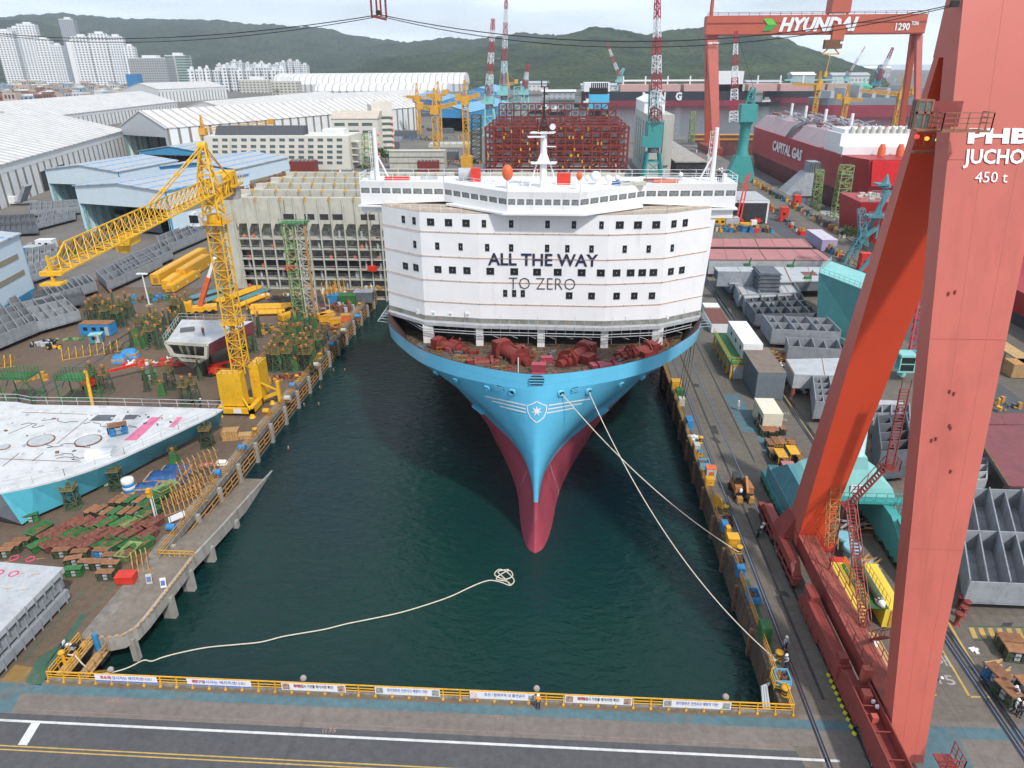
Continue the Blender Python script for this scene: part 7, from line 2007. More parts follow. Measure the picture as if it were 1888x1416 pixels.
for px,py,kd,lab in((176,715,'tower','pale lattice jig tower by the yellow pole'),(200,722,'tower','second lattice jig tower by the yellow pole'),(272,720,'post','lone jig post with white rag on the open yard'),(300,728,'pedestal','lone broad jig with a yellow ladder on the open yard'),(316,716,'tower','jig tower behind the lone broad jig'),(345,745,'tower','jig tower below the wedge block, left of two'),(360,740,'tower','jig tower below the wedge block, right of two'),(285,708,'post','slim jig post behind the lone broad jig'),(137,935,'tower','jig tower holding the cyan block, nearest us'),(218,900,'tower','jig tower holding the cyan block by the blue drums'),(322,852,'pedestal','jig holding the cyan block, third from us'),(384,822,'tower','jig tower at the tip of the cyan block'),(380,690,'post','jig post under the wedge block red side'),(370,700,'post','second jig post under the wedge block red side'),(392,684,'post','third jig post under the wedge block red side')):
 p=g(px,py);JG[kd].put((p .x,p .y),.2,lab,'support jigs on the left yard',(1,1,.8 if 'cyan' in lab else .95))
 # green scaffold stands and the yellow pole
for lab,a,b,top in(('green scaffold stand at the left edge behind the white deck',(12,752),(62,755),700),('green scaffold stand beside the yellow pole',(115,752),(165,755),702)):
 p,q=g(*a),g(*b);W=(q-p).length;h=D(a[0],top,p .y).z
 t=thing('scaffold_stand',lab,'scaffold',(p .x,p .y,0))
 mb=MB()
 for x in(0,W):
  for y in(0,3.2):mb .beam((x,y,0),(x,y,h),.16)
 for z in(h*.35,h):
  for y in(0,3.2):mb .beam((0,y,z),(W,y,z),.12)
  for x in(0,W):mb .beam((x,0,z),(x,3.2,z),.12)
 mb .beam((0,0,0),(W,0,h),.1);mb .beam((W,3.2,0),(0,3.2,h),.1);mb .beam((0,0,h*.4),(0,3.2,h),.1)
 part(t,'frame',mb,m_green)
 mb=MB();mb .box(0,W,0,3.2,h,h+.06);part(t,'platform',mb,m_green)
 mb=MB();mb .rail([(0,0,h),(W,0,h),(W,3.2,h),(0,3.2,h)],1.1,.6,.06,(1,.7,.4),True);part(t,'guard_rail',mb,m_green)
p=g(173,756);t=thing('yellow_pole','tall rusty yellow tubular pole behind the white deck block','pole',(p .x,p .y,0),0)
q=D(157,683,p .y+2);mb=MB();mb .tube((0,0,0),(q .x-p .x,2,q .z),.3,n=10);mb .m=1;mb .bc(q .x-p .x,2,q .z,.5,.5,.2);part(t,'tube',mb,[m_yel,m_rust])
# cream wedge hull block
def wedge():
 zt=7.6
 fl,fr,bl_,br2=g(306,631,zt),g(381,636,zt),g(335,589,zt),g(466,592,zt)
 kb=g(356,676,1.2)
 t=thing('bow_block','cream wedge-shaped hull block with a red side, standing on jigs','hull block',(0,0,0))
 ub=(br2-fr)
 def P(v,z):return V((v .x,v .y,z))
 mid=(fl+fr)/2
 F=[P(fl,zt),P(fr,zt),P(fl .lerp(fr,.93),5.2),P(kb,1.2),P(fl .lerp(fr,.10),5.2)]
 Bk=[P(bl_,zt),P(br2,zt),P(br2,5.2),P(kb+ub*.93,1.8),P(bl_,5.2)]
 mb=MB();mb .add([F[0],F[1],Bk[1],Bk[0]],[(0,1,2,3)]);mb .add([p-V((0,0,.2))for p in(F[0],F[1],Bk[1],Bk[0])],[(3,2,1,0)]);part(t,'deck',mb,mat('pale_block_deck',(.50,.51,.52),.6,var=.15,scale=.5,dirt=(.35,.32,.30),dirtamt=.3))
 mb=MB();mb .add([F[1],F[2],Bk[2],Bk[1]],[(0,1,2,3)]);mb .add([F[2],F[3],Bk[3],Bk[2]],[(0,1,2,3)]);part(t,'red_side',mb,mat('maroon_side',(.20,.05,.06),.6,var=.15))
 mb=MB();mb .add([F[0],F[4],Bk[4],Bk[0]],[(0,1,2,3)]);mb .add([F[4],F[3],Bk[3],Bk[4]],[(0,1,2,3)]);part(t,'cream_side',mb,m_cream)
 mb=MB()
 for a,b in((0,4),(4,3),(3,2),(2,1),(1,0)):mb .beam(F[a],F[b],.55)
 mb .beam(F[0].lerp(F[1],.5),F[3],.5);mb .beam(F[0].lerp(F[1],.32),F[3].lerp(F[4],.3),.35);mb .beam(F[0].lerp(F[1],.7),F[3].lerp(F[2],.3),.35)
 mb .beam(F[4].lerp(F[3],.4),F[2].lerp(F[3],.4),.4);mb .beam(F[4],F[2],.35)
 part(t,'end_frames',mb,m_cream)
 mb=MB();off=ub .normalized()*2.0;mb .add([p+off for p in F],[(0,1,2,3,4)]);part(t,'inner_bulkhead',mb,mat('shadowed_cell_primer',(.2,.2,.17)))
 mb=MB();mb .rail([fl+V((-.3,0,0)),bl_+V((-.3,0,0)),br2],1.2,1.6,.06,(1,.5));part(t,'guard_rail',mb,m_lgrey)
 mb=MB();c=g(346,610,zt);mb .bc(c .x,c .y,zt,2.4,1.4,.5,.4);part(t,'deck_bundle',mb,m_dgrey)
wedge()
# steel blocks
SB=[('long grey ribbed block row below the white hall, nearest the left edge',((-30,655),(72,612),(-60,600)),2.6,6,4),('grey ribbed block with pale pads, right of the left-edge block',((60,615),(150,590),(30,578)),2.2,5,3),('dark grey ribbed block between the hall and the jigs',((70,578),(160,560),(62,552)),1.8,6,3),('row of upright grey ribs beside the jig cluster',((95,562),(180,536),(82,546)),2.4,9,1),('grey block below the long crane jib, middle of the diagonal row',((200,536),(300,492),(180,515)),2.2,7,2),('grey block under the jib, next up the diagonal row',((232,518),(320,476),(215,498)),2.4,6,2),('grey block at the top of the diagonal row, beside the blue plinth',((300,474),(396,432),(292,452)),2.8,7,2),('light grey block behind the crane mast',((340,452),(410,420),(330,440)),2.6,6,2),('wide flat grey panel before the dark workshop',((122,462),(208,455),(150,442)),1.0,7,1),('flat dark grey panel block at the workshop yard corner',((0,434),(72,430),(0,405)),1.4,7,2),('grey girder block between the vast hall and first workshop',((58,398),(148,392),(60,383)),2.2,9,2),('grey girder block lying nearer the vast hall doorway',((70,422),(140,404),(76,402)),1.8,5,2),('grey slab block beside the tan-stripped hall, upper',((52,500),(110,488),(52,470)),1.8,5,2),('grey slab block beside the tan-stripped hall, lower',((60,520),(104,506),(56,500)),1.5,4,2),('curved dark block inside the first workshop mouth',((218,420),(300,430),(216,402)),5,7,2)]
for lab,P,h,nx,ny in SB:steelblock(lab,P,h,nx,ny,m_dgrey if 'dark' in lab else m_grey)
# yellow box girders
for i,(a,b,zz,lab)in enumerate((((297,527),(384,475),2.2,'long yellow box girder, farthest of the four by the crane mast'),((318,536),(340,520),1.8,'short yellow box girder at the near end of the pile'),((345,520),(392,490),2.6,'yellow box girder nearest the crane mast'),((322,541),(370,512),1.2,'low yellow girder along the foot of the pile'))):
 p,q=g(*a),g(*b);t=thing('box_girder',lab,'box girder',(p .x,p .y,0),math .atan2(q .y-p .y,q .x-p .x));L_=(q-p).length
 mb=MB();mb .box(0,L_,0,2.4,.3,zz+.8);part(t,'box',mb,m_yel)
 mb=MB();mb .rail([(0,.1,zz+.8),(L_,.1,zz+.8)],.25,2,.06,(1,));mb .box(0,.1,.6,1.8,.6,zz);part(t,'end_plate',mb,m_yel2)
 for x in(.15,.5,.85):mb=MB();mb .bc(L_*x,-.04,.8,.5,.06,.4);part(t,'label_plate',mb,m_whitem)
 # pipes
pl=[((352,556),(438,530),3,m_tealg,'bundle of teal pipes lying left of the crane mast'),((362,566),(440,542),3,m_tealg,'second bundle of teal pipes, nearer us'),((405,562),(488,532),4,m_yel,'bundle of yellow pipes crossing behind the crane mast'),((448,558),(500,536),3,m_tealg,'short bundle of teal pipes beside the black sheet'),((440,570),(500,546),3,m_yel,'yellow pipes fanned next to the black sheet'),((455,574),(538,571),5,m_yel,'stack of yellow pipes in a rack below the black sheet'),((458,583),(528,581),4,m_yel,'lower stack of yellow pipes in the same rack')]
for a,b,n_,m,lab in pl:
 p,q=g(*a),g(*b);t=thing('pipe_bundle',lab,'pipes',(p .x,p .y,0),math .atan2(q .y-p .y,q .x-p .x));L_=(q-p).length
 for k in range(n_):mb=MB();mb .tube((rnd .uniform(0,.6),k*.75,.55),(L_-rnd .uniform(0,1.2),k*.75,.55),.3,n=10);part(t,'pipe',mb,m)
 mb=MB()
 for x in(.2,.8):mb .beam((L_*x,-.6,.12),(L_*x,n_*.75,.12),.22);mb .beam((L_*x,-.5,.1),(L_*x,-.5,1.5),.16)
 part(t,'rack',mb,m_yel)
 # containers and cabins
def cabin(name,label,cat,px,py,sx,sy,sz,rz,m,roof=None,win=0,z0=0,ribs=0,door=True):
 p=g(px,py,z0);t=thing(name,label,cat,(p .x,p .y,z0),rz)
 mb=MB();mb .bc(0,0,.12,sx,sy,sz-.12);part(t,'body',mb,m)
 if ribs:
  mb=MB();n_=int(sx/.32)
  for k in range(n_):
   x=-sx/2+(k+.5)*sx/n_
   mb .bc(x,-sy/2-.03,.2,.14,.06,sz-.35);mb .bc(x,sy/2+.03,.2,.14,.06,sz-.35)
  n_=int(sy/.32)
  for k in range(n_):
   y=-sy/2+(k+.5)*sy/n_;mb .bc(-sx/2-.03,y,.2,.06,.14,sz-.35);mb .bc(sx/2+.03,y,.2,.06,.14,sz-.35)
  part(t,'wall_ribs',mb,m)
 mb=MB();mb .bc(0,0,sz,sx+.1,sy+.1,.1);part(t,'roof',mb,roof or m)
 for k in range(win):mb=MB();mb .bc(-sx/2+sx*(k+.7)/(win+.6),-sy/2-.05,sz*.5,.9,.06,.7);part(t,'window',mb,m_dark)
 if door:mb=MB();mb .bc(sx/2-.8,-sy/2-.05,.15,.8,.06,1.9);part(t,'door',mb,m_lgrey)
 return t
cabin('site_cabin','blue site cabin with a rusty roof beside the jigs','cabin',184,616,6.5,2.6,2.6,.05,m_blue,m_rtop,3)
cabin('site_cabin','white site cabin with blue base left of the crane jib tip','cabin',88,458,5,3,2.8,.1,m_white,m_whitem,2)
cabin('storage_box','blue flat-roofed box beside the white site cabin','storage box',63,466,5,4,2,.1,m_blue,m_lgrey,0)
cabin('control_booth','small open teal booth next to the blue cabin','booth',180,631,2.4,1.8,1.8,.3,m_tealg,m_tealp,1)
cabin('storage_box','bright red box on the ground by the yellow trestle','storage box',235,1072,1.9,1.3,.95,.1,m_redp,m_redp,0,door=False)
cabin('storage_box','yellow box by the quay, left of the brown cages','storage box',605,592,3.4,2.2,1.4,.1,m_yel,m_yel2,0,door=False)
cabin('storage_box','yellow drum-like box nearest the quay railing','storage box',620,601,2.4,2,1.7,.2,m_yel,m_yel2,0,door=False)
cabin('storage_box','orange box beside the quay railing','storage box',638,592,2,1.6,1.5,.2,m_orange,m_yel2,0,door=False)
cabin('storage_box','blue-topped box behind the yellow frames','storage box',622,558,4,2.6,2,.1,m_blue,m_blue,0,door=False)
cabin('storage_box','dark green box at the far quay corner','storage box',642,560,4,2.6,2.2,.1,m_green,m_green,0,door=False)
cabin('storage_box','grey wire cage at the far quay corner','storage box',672,556,4.5,3,2.6,.1,m_dgrey,m_grey,0,door=False)
# timber crates by the crane foot
for lab,px,py,s_ in(('slatted timber crate at the foot of the yellow crane',427,808,(2.3,1.7,1.5)),('low timber base with a tilted frame beside the slatted crate',452,806,(2.0,1.4,.5))):
 p=g(px,py);t=thing('timber_crate',lab,'crate',(p .x,p .y,0),.2)
 mb=MB();mb .bc(0,0,0,s_[0],s_[1],.15);mb .bc(0,0,.15,s_[0]*.92,s_[1]*.92,s_[2]*.9);part(t,'body',mb,m_wood)
 mb=MB()
 for k in range(7):x=-s_[0]/2+k*s_[0]/6;mb .bc(x,-s_[1]/2,0,.12,.1,s_[2]);mb .bc(x,0,s_[2]-.06,.12,s_[1]+.1,.12)
 part(t,'slats',mb,m_crate)
 # ---------------------------------------------------------------- big yellow tower crane on the left
def bigcrane():
 b=g(452,757);X,Y=b .x,b .y
 t=thing('tower_crane','large yellow tower crane on twin counterweight blocks, its jib reaching left','tower crane',(X,Y,0))
 m=m_cbig=mat('crane_bright_yellow',(.72,.40,.015),.5,var=.12,scale=1,dirt=(.42,.22,.02),dirtamt=.2)
 def L(px,py,y=Y):p=D(px,py,y);return V((p .x-X,y-Y,p .z))
 # base
 mb=MB();mb .box(-3.4,2.4,-2.2,-1.6,.5,1.4);mb .box(-3.4,2.4,1.6,2.2,.5,1.4);mb .box(-3.4,-2.6,-2.2,3,.5,1.6);mb .box(1.6,2.4,-2.2,3,.5,1.6)
 for x,y in((-3.2,-2.4),(2.2,-2.4),(-3.2,2.8),(3.6,2.8)):mb .tube((x,y,0),(x,y,.5),.55,.3,10)
 mb .beam((2,2.5,1),(5.0,2.8,2.2),.5);mb .beam((5,2.8,.4),(5,2.8,4.2),.5);mb .beam((1.6,1.5,5),(4.9,2.8,2.5),.25);mb .beam((-.8,-.5,5),(1.9,-2.2,1.2),.25)
 part(t,'chassis',mb,m)
 zb=.0
 mb=MB();mb .loft([[(-3.1,-1.5,1.5),(.9,-1.5,1.5),(.9,.3,1.5),(-3.1,.3,1.5)],[(-3.0,-1.5,7.2),(.8,-1.5,7.2),(.8,.3,7.2),(-3.0,.3,7.2)]],True,True);part(t,'counterweight_block',mb,m)
 mb=MB();mb .box(1.0,2.6,1.6,5.2,1.6,7.5);part(t,'counterweight_block',mb,m)
 mb=MB();mb .rail([(-3,-1.5,7.2),(.8,-1.5,7.2)],1,1,.06,(1,.5));mb .rail([(1,1.6,7.5),(2.6,1.6,7.5),(2.6,5.2,7.5)],1,1,.06,(1,.5));part(t,'guard_rail',mb,m_yel2)
 top=L(398,412)
 z1_=top .z
 base=V((.2,.8,6.8));tp=V((.2,.8,z1_))
 n=17
 mb=MB();mb .truss(base,tp,2.1,2.1,n,.19,.10);part(t,'mast',mb,m)
 mb=MB();mb .beam(base+V((.3,-.8,0)),tp+V((.3,-.8,0)),.5,.1)
 for k in range(46):z=7+(z1_-7)*k/46;mb .beam((.25,-.1,z),(.75,-.1,z),.05)
 part(t,'ladder',mb,m_yel2)
 zc=7+(z1_-7)*.34;mb=MB();mb .box(-1.3,1.7,-.7,2.3,zc,zc+.12);mb .rail([(-1.3,-.7,zc),(1.7,-.7,zc),(1.7,2.3,zc)],1,1,.06,(1,.5));part(t,'mast_platform',mb,m)
 mb=MB();mb .rail([(-1.6,-1.0,z1_),(2.0,-1.0,z1_),(2.0,2.6,z1_)],1.1,.9,.07,(1,.5));mb .box(-1.6,2.0,-1,2.6,z1_-.15,z1_);part(t,'slew_platform',mb,m)
 mb=MB();mb .tube(tp,tp+V((0,0,1.2)),1.1,n=16);mb .truss(tp+V((0,0,1.2)),tp+V((0,0,4.0)),2.2,2.0,2,.28);part(t,'slew_ring',mb,m)
 zj=z1_+4.2
 tip=g(100,524,zj-1);tipL=V((tip .x-X,tip .y-Y,zj-1))
 root=V((.2,.8,zj))
 dj=(tipL-root);dj .z=0;dn=dj .normalized();sd_=V((-dn .y,dn .x,0))
 mb=MB();n=26
 LW,UP=[],[]
 for i in range(n+1):
  c=root+dj*(i/n);LW .append((c+sd_*.95,c-sd_*.95));UP .append(c+V((0,0,2.1 if i<n-1 else 1.2)))
 for i in range(n):
  for s_ in(0,1):mb .beam(LW[i][s_],LW[i+1][s_],.16);mb .beam(LW[i][s_],UP[i],.07);mb .beam(UP[i],LW[i+1][s_],.07)
  mb .beam(UP[i],UP[i+1],.13);mb .beam(LW[i][0],LW[i][1],.09);mb .beam(LW[i][0],LW[i+1][1],.08)
 part(t,'jib',mb,m)
 mb=MB();mb .beam(LW[n][0],LW[n][1],.4);mb .bc(tipL .x,tipL .y,zj-1,1.4,1.8,.2,math .atan2(dn .y,dn .x));mb .beam(tipL,tipL+V((0,0,2.6)),.2);part(t,'jib_tip',mb,m)
 c=root+dj*.64;mb=MB();mb .bc(c .x,c .y,zj-.9,2.4,1.6,.8,math .atan2(dn .y,dn .x));mb .bc(c .x-.6,c .y-.3,zj-1.8,1.2,.7,.9);part(t,'trolley',mb,m)
 cj=root-dn*8.5;mb=MB();mb .truss(root,cj,2.2,2.0,5,.22);mb .bc(cj .x,cj .y,zj-.2,4.2,3.4,.3,math .atan2(dn .y,dn .x));part(t,'counter_jib',mb,m)
 mb=MB();mb .bc(cj .x,cj .y,zj+.1,2.6,2.2,2.0,math .atan2(dn .y,dn .x));mb .rail([cj+V((-1.6,-1.6,.2)),cj+V((1.8,-1.6,.2)),cj+V((1.8,1.6,.2))],1.4,1,.07,(1,.5));mb .tube(cj+V((-1,-1.2,1.2)),cj+V((1,-1.2,1.2)),.8,n=12);part(t,'winch_house',mb,m)
 c=root-dn*4.5;mb=MB();mb .bc(c .x,c .y-.8,zj+.2,1.6,1.4,1.9,.3);part(t,'electric_cabinet',mb,m_lgrey)
 mb=MB();mb .bc(cj .x+.3,cj .y,zj-2.2,2.0,2.2,2.2,math .atan2(dn .y,dn .x));part(t,'counterweight',mb,m_conc)
 pk=root+V((0,0,6.6));mb=MB();mb .truss(root+dn*.6,pk,2.4,.8,5,.22);mb .tube(pk+sd_*.6,pk-sd_*.6,.55,n=12);part(t,'tower_head',mb,m)
 st=root+dj*.46+V((0,0,2.1));mb=MB()
 for s_ in(-.25,.25):mb .beam(pk+sd_*s_,st+sd_*s_,.14)
 for k in(.3,.55,.8):c=pk .lerp(st,k);mb .bc(c .x,c .y,c .z-.15,.45,.45,.35)
 mb .beam(pk,cj+V((0,0,1.6)),.12);mb .beam(pk+sd_*.4,cj+V((0,0,.2))+sd_*.9,.12);part(t,'stay',mb,m)
 c=tp+V((-1.9,-1.8,-.1));mb=MB();mb .bc(c .x,c .y,c .z,1.5,1.5,1.9);cb=part(t,'operator_cab',mb,m_whitem)
 mb=MB();mb .bc(c .x,c .y-.78,c .z+.5,1.3,.05,1.1);part(cb,'cab_window',mb,m_dark)
 mb=MB();mb .bc(-.2,-2.25,.6,1.3,.05,.8);part(t,'notice_board',mb,m_whitem)
bigcrane()
# green erecting tower with yellow feet
def gtower():
 b=g(566,588);X,Y=b .x,b .y;tp=D(543,412,Y);
 t=thing('access_tower','tall green double scaffold tower with yellow counterweights beside the cream hull','lattice tower',(X,Y,0))
 for dx,w_,m,nm in((-1.5,2.3,m_lgreen,'stair_tower'),(1.2,2.0,m_cream,'mast_tower')):
  mb=MB();mb .truss((dx,.5,.4),(dx,.5,tp .z),w_,w_,14,.2,.11);part(t,nm,mb,m)
 for k in range(13):mb=MB();z=1+k*tp .z/14;mb .beam((-2.5,.5,z),(-.6,.5,z+tp .z/14),.4,.1);part(t,'stair_flight',mb,m_green)
 mb=MB();mb .bc(-.2,.5,tp .z,5.5,3,.2);mb .rail([(-3,-1,tp .z),(2.6,-1,tp .z),(2.6,2,tp .z)],1.1,1,.08,(1,.5));part(t,'top_platform',mb,m_green)
 mb=MB();mb .bc(-.2,-.5,.1,4.2,3.6,.5);mb .beam((-4.6,-1,.4),(4.8,.5,.4),.3);part(t,'base_frame',mb,m_green)
 for x,y,a in((-4.3,-.6,.6),(4.3,.2,.6)):mb=MB();mb .bc(x,y,.2,1.7,3.6,1.3,-a);part(t,'yellow_counterweight',mb,m_yel)
 mb=MB();mb .beam((2.2,-.5,.4),(2.2,-.5,tp .z),.35);part(t,'cable_tray',mb,m_crate)
gtower()
# truck crane with white-orange boom
b=g(372,578);t=thing('mobile_crane','mobile crane with a white and orange telescopic boom behind the wedge block','mobile crane',(b .x,b .y,0),.4)
mb=MB();mb .bc(0,0,.7,7,2.6,1.1);mb .bc(-2.6,0,1.8,1.8,2.5,1.3);part(t,'carrier',mb,m_yel)
for x in(-2.6,-1,1,2.6):
 mb=MB();mb .tube((x,-1.4,.55),(x,1.4,.55),.55,n=12);part(t,'axle_wheels',mb,m_black)
bt=D(396,475,b .y);dv=V((bt .x-b .x,0,bt .z-2));c_,s_=math .cos(-.4),math .sin(-.4);e1=V((dv .x*c_,dv .x*s_,dv .z))
mb=MB();mb .beam((0,0,2),V((0,0,2))+e1*.6,1.0);part(t,'orange_boom',mb,m_orange)
mb=MB();mb .beam(V((0,0,2))+e1*.55,V((0,0,2))+e1,.7);part(t,'white_boom',mb,m_white)
# lamp mast
b=g(276,565);t=thing('light_mast','white lighting mast with a ring of floodlights by the grey blocks','light mast',(b .x,b .y,0));h=D(262,506,b .y)
mb=MB();mb .tube((0,0,0),(h .x-b .x,0,h .z),.2,.13);part(t,'pole',mb,m_whitem);mb=MB();mb .bc(h .x-b .x,0,h .z,2.6,.6,.3);part(t,'lamp_head',mb,m_whitem);mb=MB();mb .bc(0,0,0,1.2,1.2,.5);part(t,'base',mb,m_conc)
# red lifting platforms
def boomlift(lab,px,py,rz,L_=7,up=2.0):
 p=g(px,py);t=thing('boom_lift',lab,'boom lift',(p .x,p .y,0),rz)
 mb=MB();mb .bc(0,0,.4,3.0,1.9,.8);mb .bc(-.3,0,1.2,2.4,1.5,.7);part(t,'chassis',mb,m_redp)
 for x in(-1.1,1.1):
  for y in(-1,1):mb=MB();mb .tube((x,y*.85,.42),(x,y*1.15,.42),.42,n=12);part(t,'wheel',mb,m_black)
 mb=MB();mb .beam((-1,0,1.9),(L_,0,up),.45);part(t,'boom',mb,m_redp)
 mb=MB();mb .rail([(L_,-.6,up-.4),(L_+1.2,-.6,up-.4),(L_+1.2,.6,up-.4),(L_,.6,up-.4)],1.1,.6,.06,(1,.5),True);mb .bc(L_+.6,0,up-.45,1.2,1.2,.06);part(t,'basket',mb,m_redp)
boomlift('red boom lift stretched out beside the yellow pole, basket to the right',168,712,.72,8,2.2);boomlift('red boom lift parked right of the jigs, under the crane',402,690,.35,4,2.4)
# bollards, tarps, drums, trestles
def mk_boll():
 t=thing('bollard','x','bollard');mb=MB();mb .lathe([(.34,0),(.26,.15),(.26,.75),(.4,.85),(.4,1.0),(.25,1.05)],n=14);part(t,'post',mb,m_yel)
 mb=MB()
 for z in(.2,.5):mb .lathe([(.27,z),(.275,z+.01),(.275,z+.14),(.27,z+.15)],n=14)
 part(t,'black_band',mb,m_black);return t
BO=Kind(mk_boll)
for px,py,lab in((1435,1216,'yellow and black bollard wound with mooring rope beside two workers'),(1446,1282,'yellow bollard at the corner railing by the banners'),(1362,1020,'yellow bollard beside the rusty skip holding the upper rope'),(1337,945,'black and yellow bollard above the small rubbish skip'),(1291,816,'black and yellow bollard highest on the right quay'),(471,800,'black and yellow bollard beside the timber crates'),(548,701,'bollard on the left quay above the yellow crane'),(590,660,'bollard farther along the left quay'),(618,618,'bollard next to the far jig cluster'),(663,566,'farthest bollard on the left quay')):
 p=g(px,py);BO .put((p .x,p .y),0,lab,'quay bollards')
p=g(121,1226);t=thing('mooring_horn','tall yellow mooring post over the near left stairs','bollard',(p .x,p .y,0));mb=MB();mb .tube((0,0,0),(0,0,1.5),.16);mb .lathe([(.3,1.5),(.36,1.6),(.2,1.75)],n=12);mb .rail([(-.6,0,0),(.6,0,0)],.9,.6,.07,(1,.5));part(t,'post',mb,m_yel)
def tarp(lab,px,py,sx,sy,sz,rz=0,m=None,nm='tarpaulin_bundle'):
 p=g(px,py);t=thing(nm,lab,'tarpaulin',(p .x,p .y,0),rz);mb=MB();rq=random .Random(int(px));N=8;vs=[]
 for j in range(N+1):
  for i in range(N+1):
   u_,v_=i/N,j/N;e=min(u_,v_,1-u_,1-v_);z=0 if e==0 else sz*min(1,e*6)*rq .uniform(.72,1.0);vs .append(((u_-.5)*sx*rq .uniform(.97,1.03),(v_-.5)*sy,z))
 mb .add(vs,[(j*9+i,j*9+i+1,j*9+i+10,j*9+i+9)for j in range(N)for i in range(N)],True);part(t,'cover',mb,m or m_tarp)
 mb=MB();mb .bc(0,0,.0,sx*.9,sy*.9,sz*.5);part(t,'stacked_goods',mb,m_wood)
tarp('large blue tarpaulin heap by the yellow trestles',306,884,5.6,3.0,1.2,.1);tarp('blue tarpaulin heap behind the large one',325,870,4.4,2.4,1.0,.1);tarp('low blue tarpaulin heap beside the white and blue drums',270,901,3.2,1.8,.9,.2)
tarp('bright blue tarpaulin over a cage by the red lift',240,658,3.4,2.4,1.8,.2,m_blue);tarp('second bright blue tarpaulin beside the red container',221,667,2.6,2.0,1.6,.2,m_blue)
tarp('white plastic sheeting heap behind the yellow trestles',408,855,1.7,1.0,.6,.1,m_white);tarp('pink and white sheeting strip behind the trestles',385,857,2.8,.8,.3,.1,mat('pink_sheet',(.6,.2,.25),.6))
p=g(240,906);t=thing('drum_stack','stack of white and blue plastic drums on a pallet by the cyan block','drums',(p .x,p .y,0));mb=MB();mb .bc(0,0,0,1.8,1.5,.14);part(t,'pallet',mb,m_wood)
for k in range(4):mb=MB();mb .lathe([(.78,.14+k*.42),(.84,.3+k*.42),(.78,.54+k*.42)],n=16);part(t,'drum',mb,m_blue if k%2==0 else m_whitem)
mb=MB();mb .lathe([(.8,1.82),(.74,2.05),(.3,2.1)],n=16);part(t,'white_lid',mb,m_white)
def trestle(lab,px,py,n_,rz,h=3.4,w_=3.0,sp=.75,m=None):
 p=g(px,py);t=thing('trestle_rack',lab,'trestles',(p .x,p .y,0),rz)
 for k in range(n_):
  mb=MB();x=k*sp;mb .beam((x,-w_/2,0),(x+.15,0,h),.1);mb .beam((x,w_/2,0),(x+.15,0,h),.1);mb .beam((x,-w_/4,h/2),(x,w_/4,h/2),.08);mb .beam((x,-w_/2,0),(x+sp,-w_/2,0),.1);mb .beam((x+.15,-.3,h),(x+.15,.3,h+.5),.1);mb .beam((x,w_/2,0),(x+sp*.9,0,h),.06)
  part(t,'a_frame',mb,m or m_crate)
trestle('tall ochre A-frame trestles nested together beside the blue tarps',335,900,8,.95);trestle('heap of ochre frames nested in a curve beside the green skips',300,945,9,.8,1.6,2.2,.6);trestle('second heap of ochre frames nearer the quay railing',318,925,8,.9,1.7,2.0,.6)
trestle('small ochre trestle leaning by the red box',246,1052,4,.6,1.8,1.6,.5);trestle('row of ochre stands on the open yard near the blue cabin',116,662,9,.55,1.6,1.4,1.2,m_yel);trestle('yellow frame by the far quay, behind the cages',596,560,4,.6,4.6,3.4,1.0,m_yel);trestle('second yellow frame at the far quay, farther back',620,548,3,.5,4.2,3.4,1.0,m_yel)
t=trestle('yellow ladder frame at the left edge of the yard',0,676,3,.4,1.6,1.6,1.0,m_yel)
def heap(name,lab,px,py,n_,ext,ms,cat='scrap',seed=1,zmax=.8,bars=False,group=None):
 p=g(px,py);t=thing(name,lab,cat,(p .x,p .y,0),.3);rq=random .Random(seed)
 for m in ms:
  mb=MB()
  for k in range(n_//len(ms)):
   x,y=rq .uniform(-ext[0],ext[0]),rq .uniform(-ext[1],ext[1])
   if bars:a=rq .uniform(-.4,.4);l=rq .uniform(.8,2.6);mb .beam((x,y,rq .uniform(.05,zmax)),(x+l*math .cos(a),y+l*math .sin(a),rq .uniform(.05,zmax)),rq .uniform(.06,.2))
   else:mb .bc(x,y,0,rq .uniform(.2,.9),rq .uniform(.2,.9),rq .uniform(.15,zmax),rq .uniform(0,3))
  part(t,'pile',mb,m)
 return t
heap('cage_pile','pile of small maroon cages by the far quay corner',613,572,60,(5,2.5),(m_brown,m_rust,m_lgrey),'cages',3,1.6)
heap('steel_bar_pile','long pile of rusty steel bars behind the quay-side jigs',565,612,70,(7,1.8),(m_rust,m_brown,m_yel2),'steel bars',4,1.2,True)
heap('pallet_goods','pallets of red and white goods on the yard left of the wedge block',285,668,36,(5.5,1.4),(m_redp,m_whitem,m_wood),'goods',5,.5)
heap('red_frame_pile','pile of bright red frames between the goods and wedge block',316,674,24,(3.5,.8),(m_redp,),'frames',6,.6,True)
heap('motor_row','row of motorcycles parked left of the blue cabin',82,634,30,(2.6,1.6),(m_black,m_lgrey),'motorcycles',7,.9)
heap('forklift_gear','small yellow truck and gear beside the motorcycles',100,642,12,(1.2,.8),(m_yel,m_black),'gear',8,1.1)
heap('rope_coil_heap','heap of black hoses at the tip of the cyan block',412,752,14,(1.6,.6),(m_black,m_lgrey),'hoses',9,.4,True)
heap('green_net_heap','green netting heap right of the motorcycles',128,625,14,(2.6,1.3),(m_green,m_lgreen),'netting',10,.5)
heap('machine_parts','scattered brown machine parts between crane mast and pipes',480,612,50,(5,3),(m_rust,m_yel2,m_dgreen),'machine parts',11,1.2)
heap('machine_parts','machine parts at the foot of the quay-side jigs',520,700,40,(4,1.5),(m_rust,m_oxide,m_yel2),'machine parts',12,.8)
heap('scrap_line','clutter between the two workshops and the crane jib',130,452,70,(13,5),(m_rust,m_yel2,m_oxide,m_lgrey),'scrap',13,1.6)
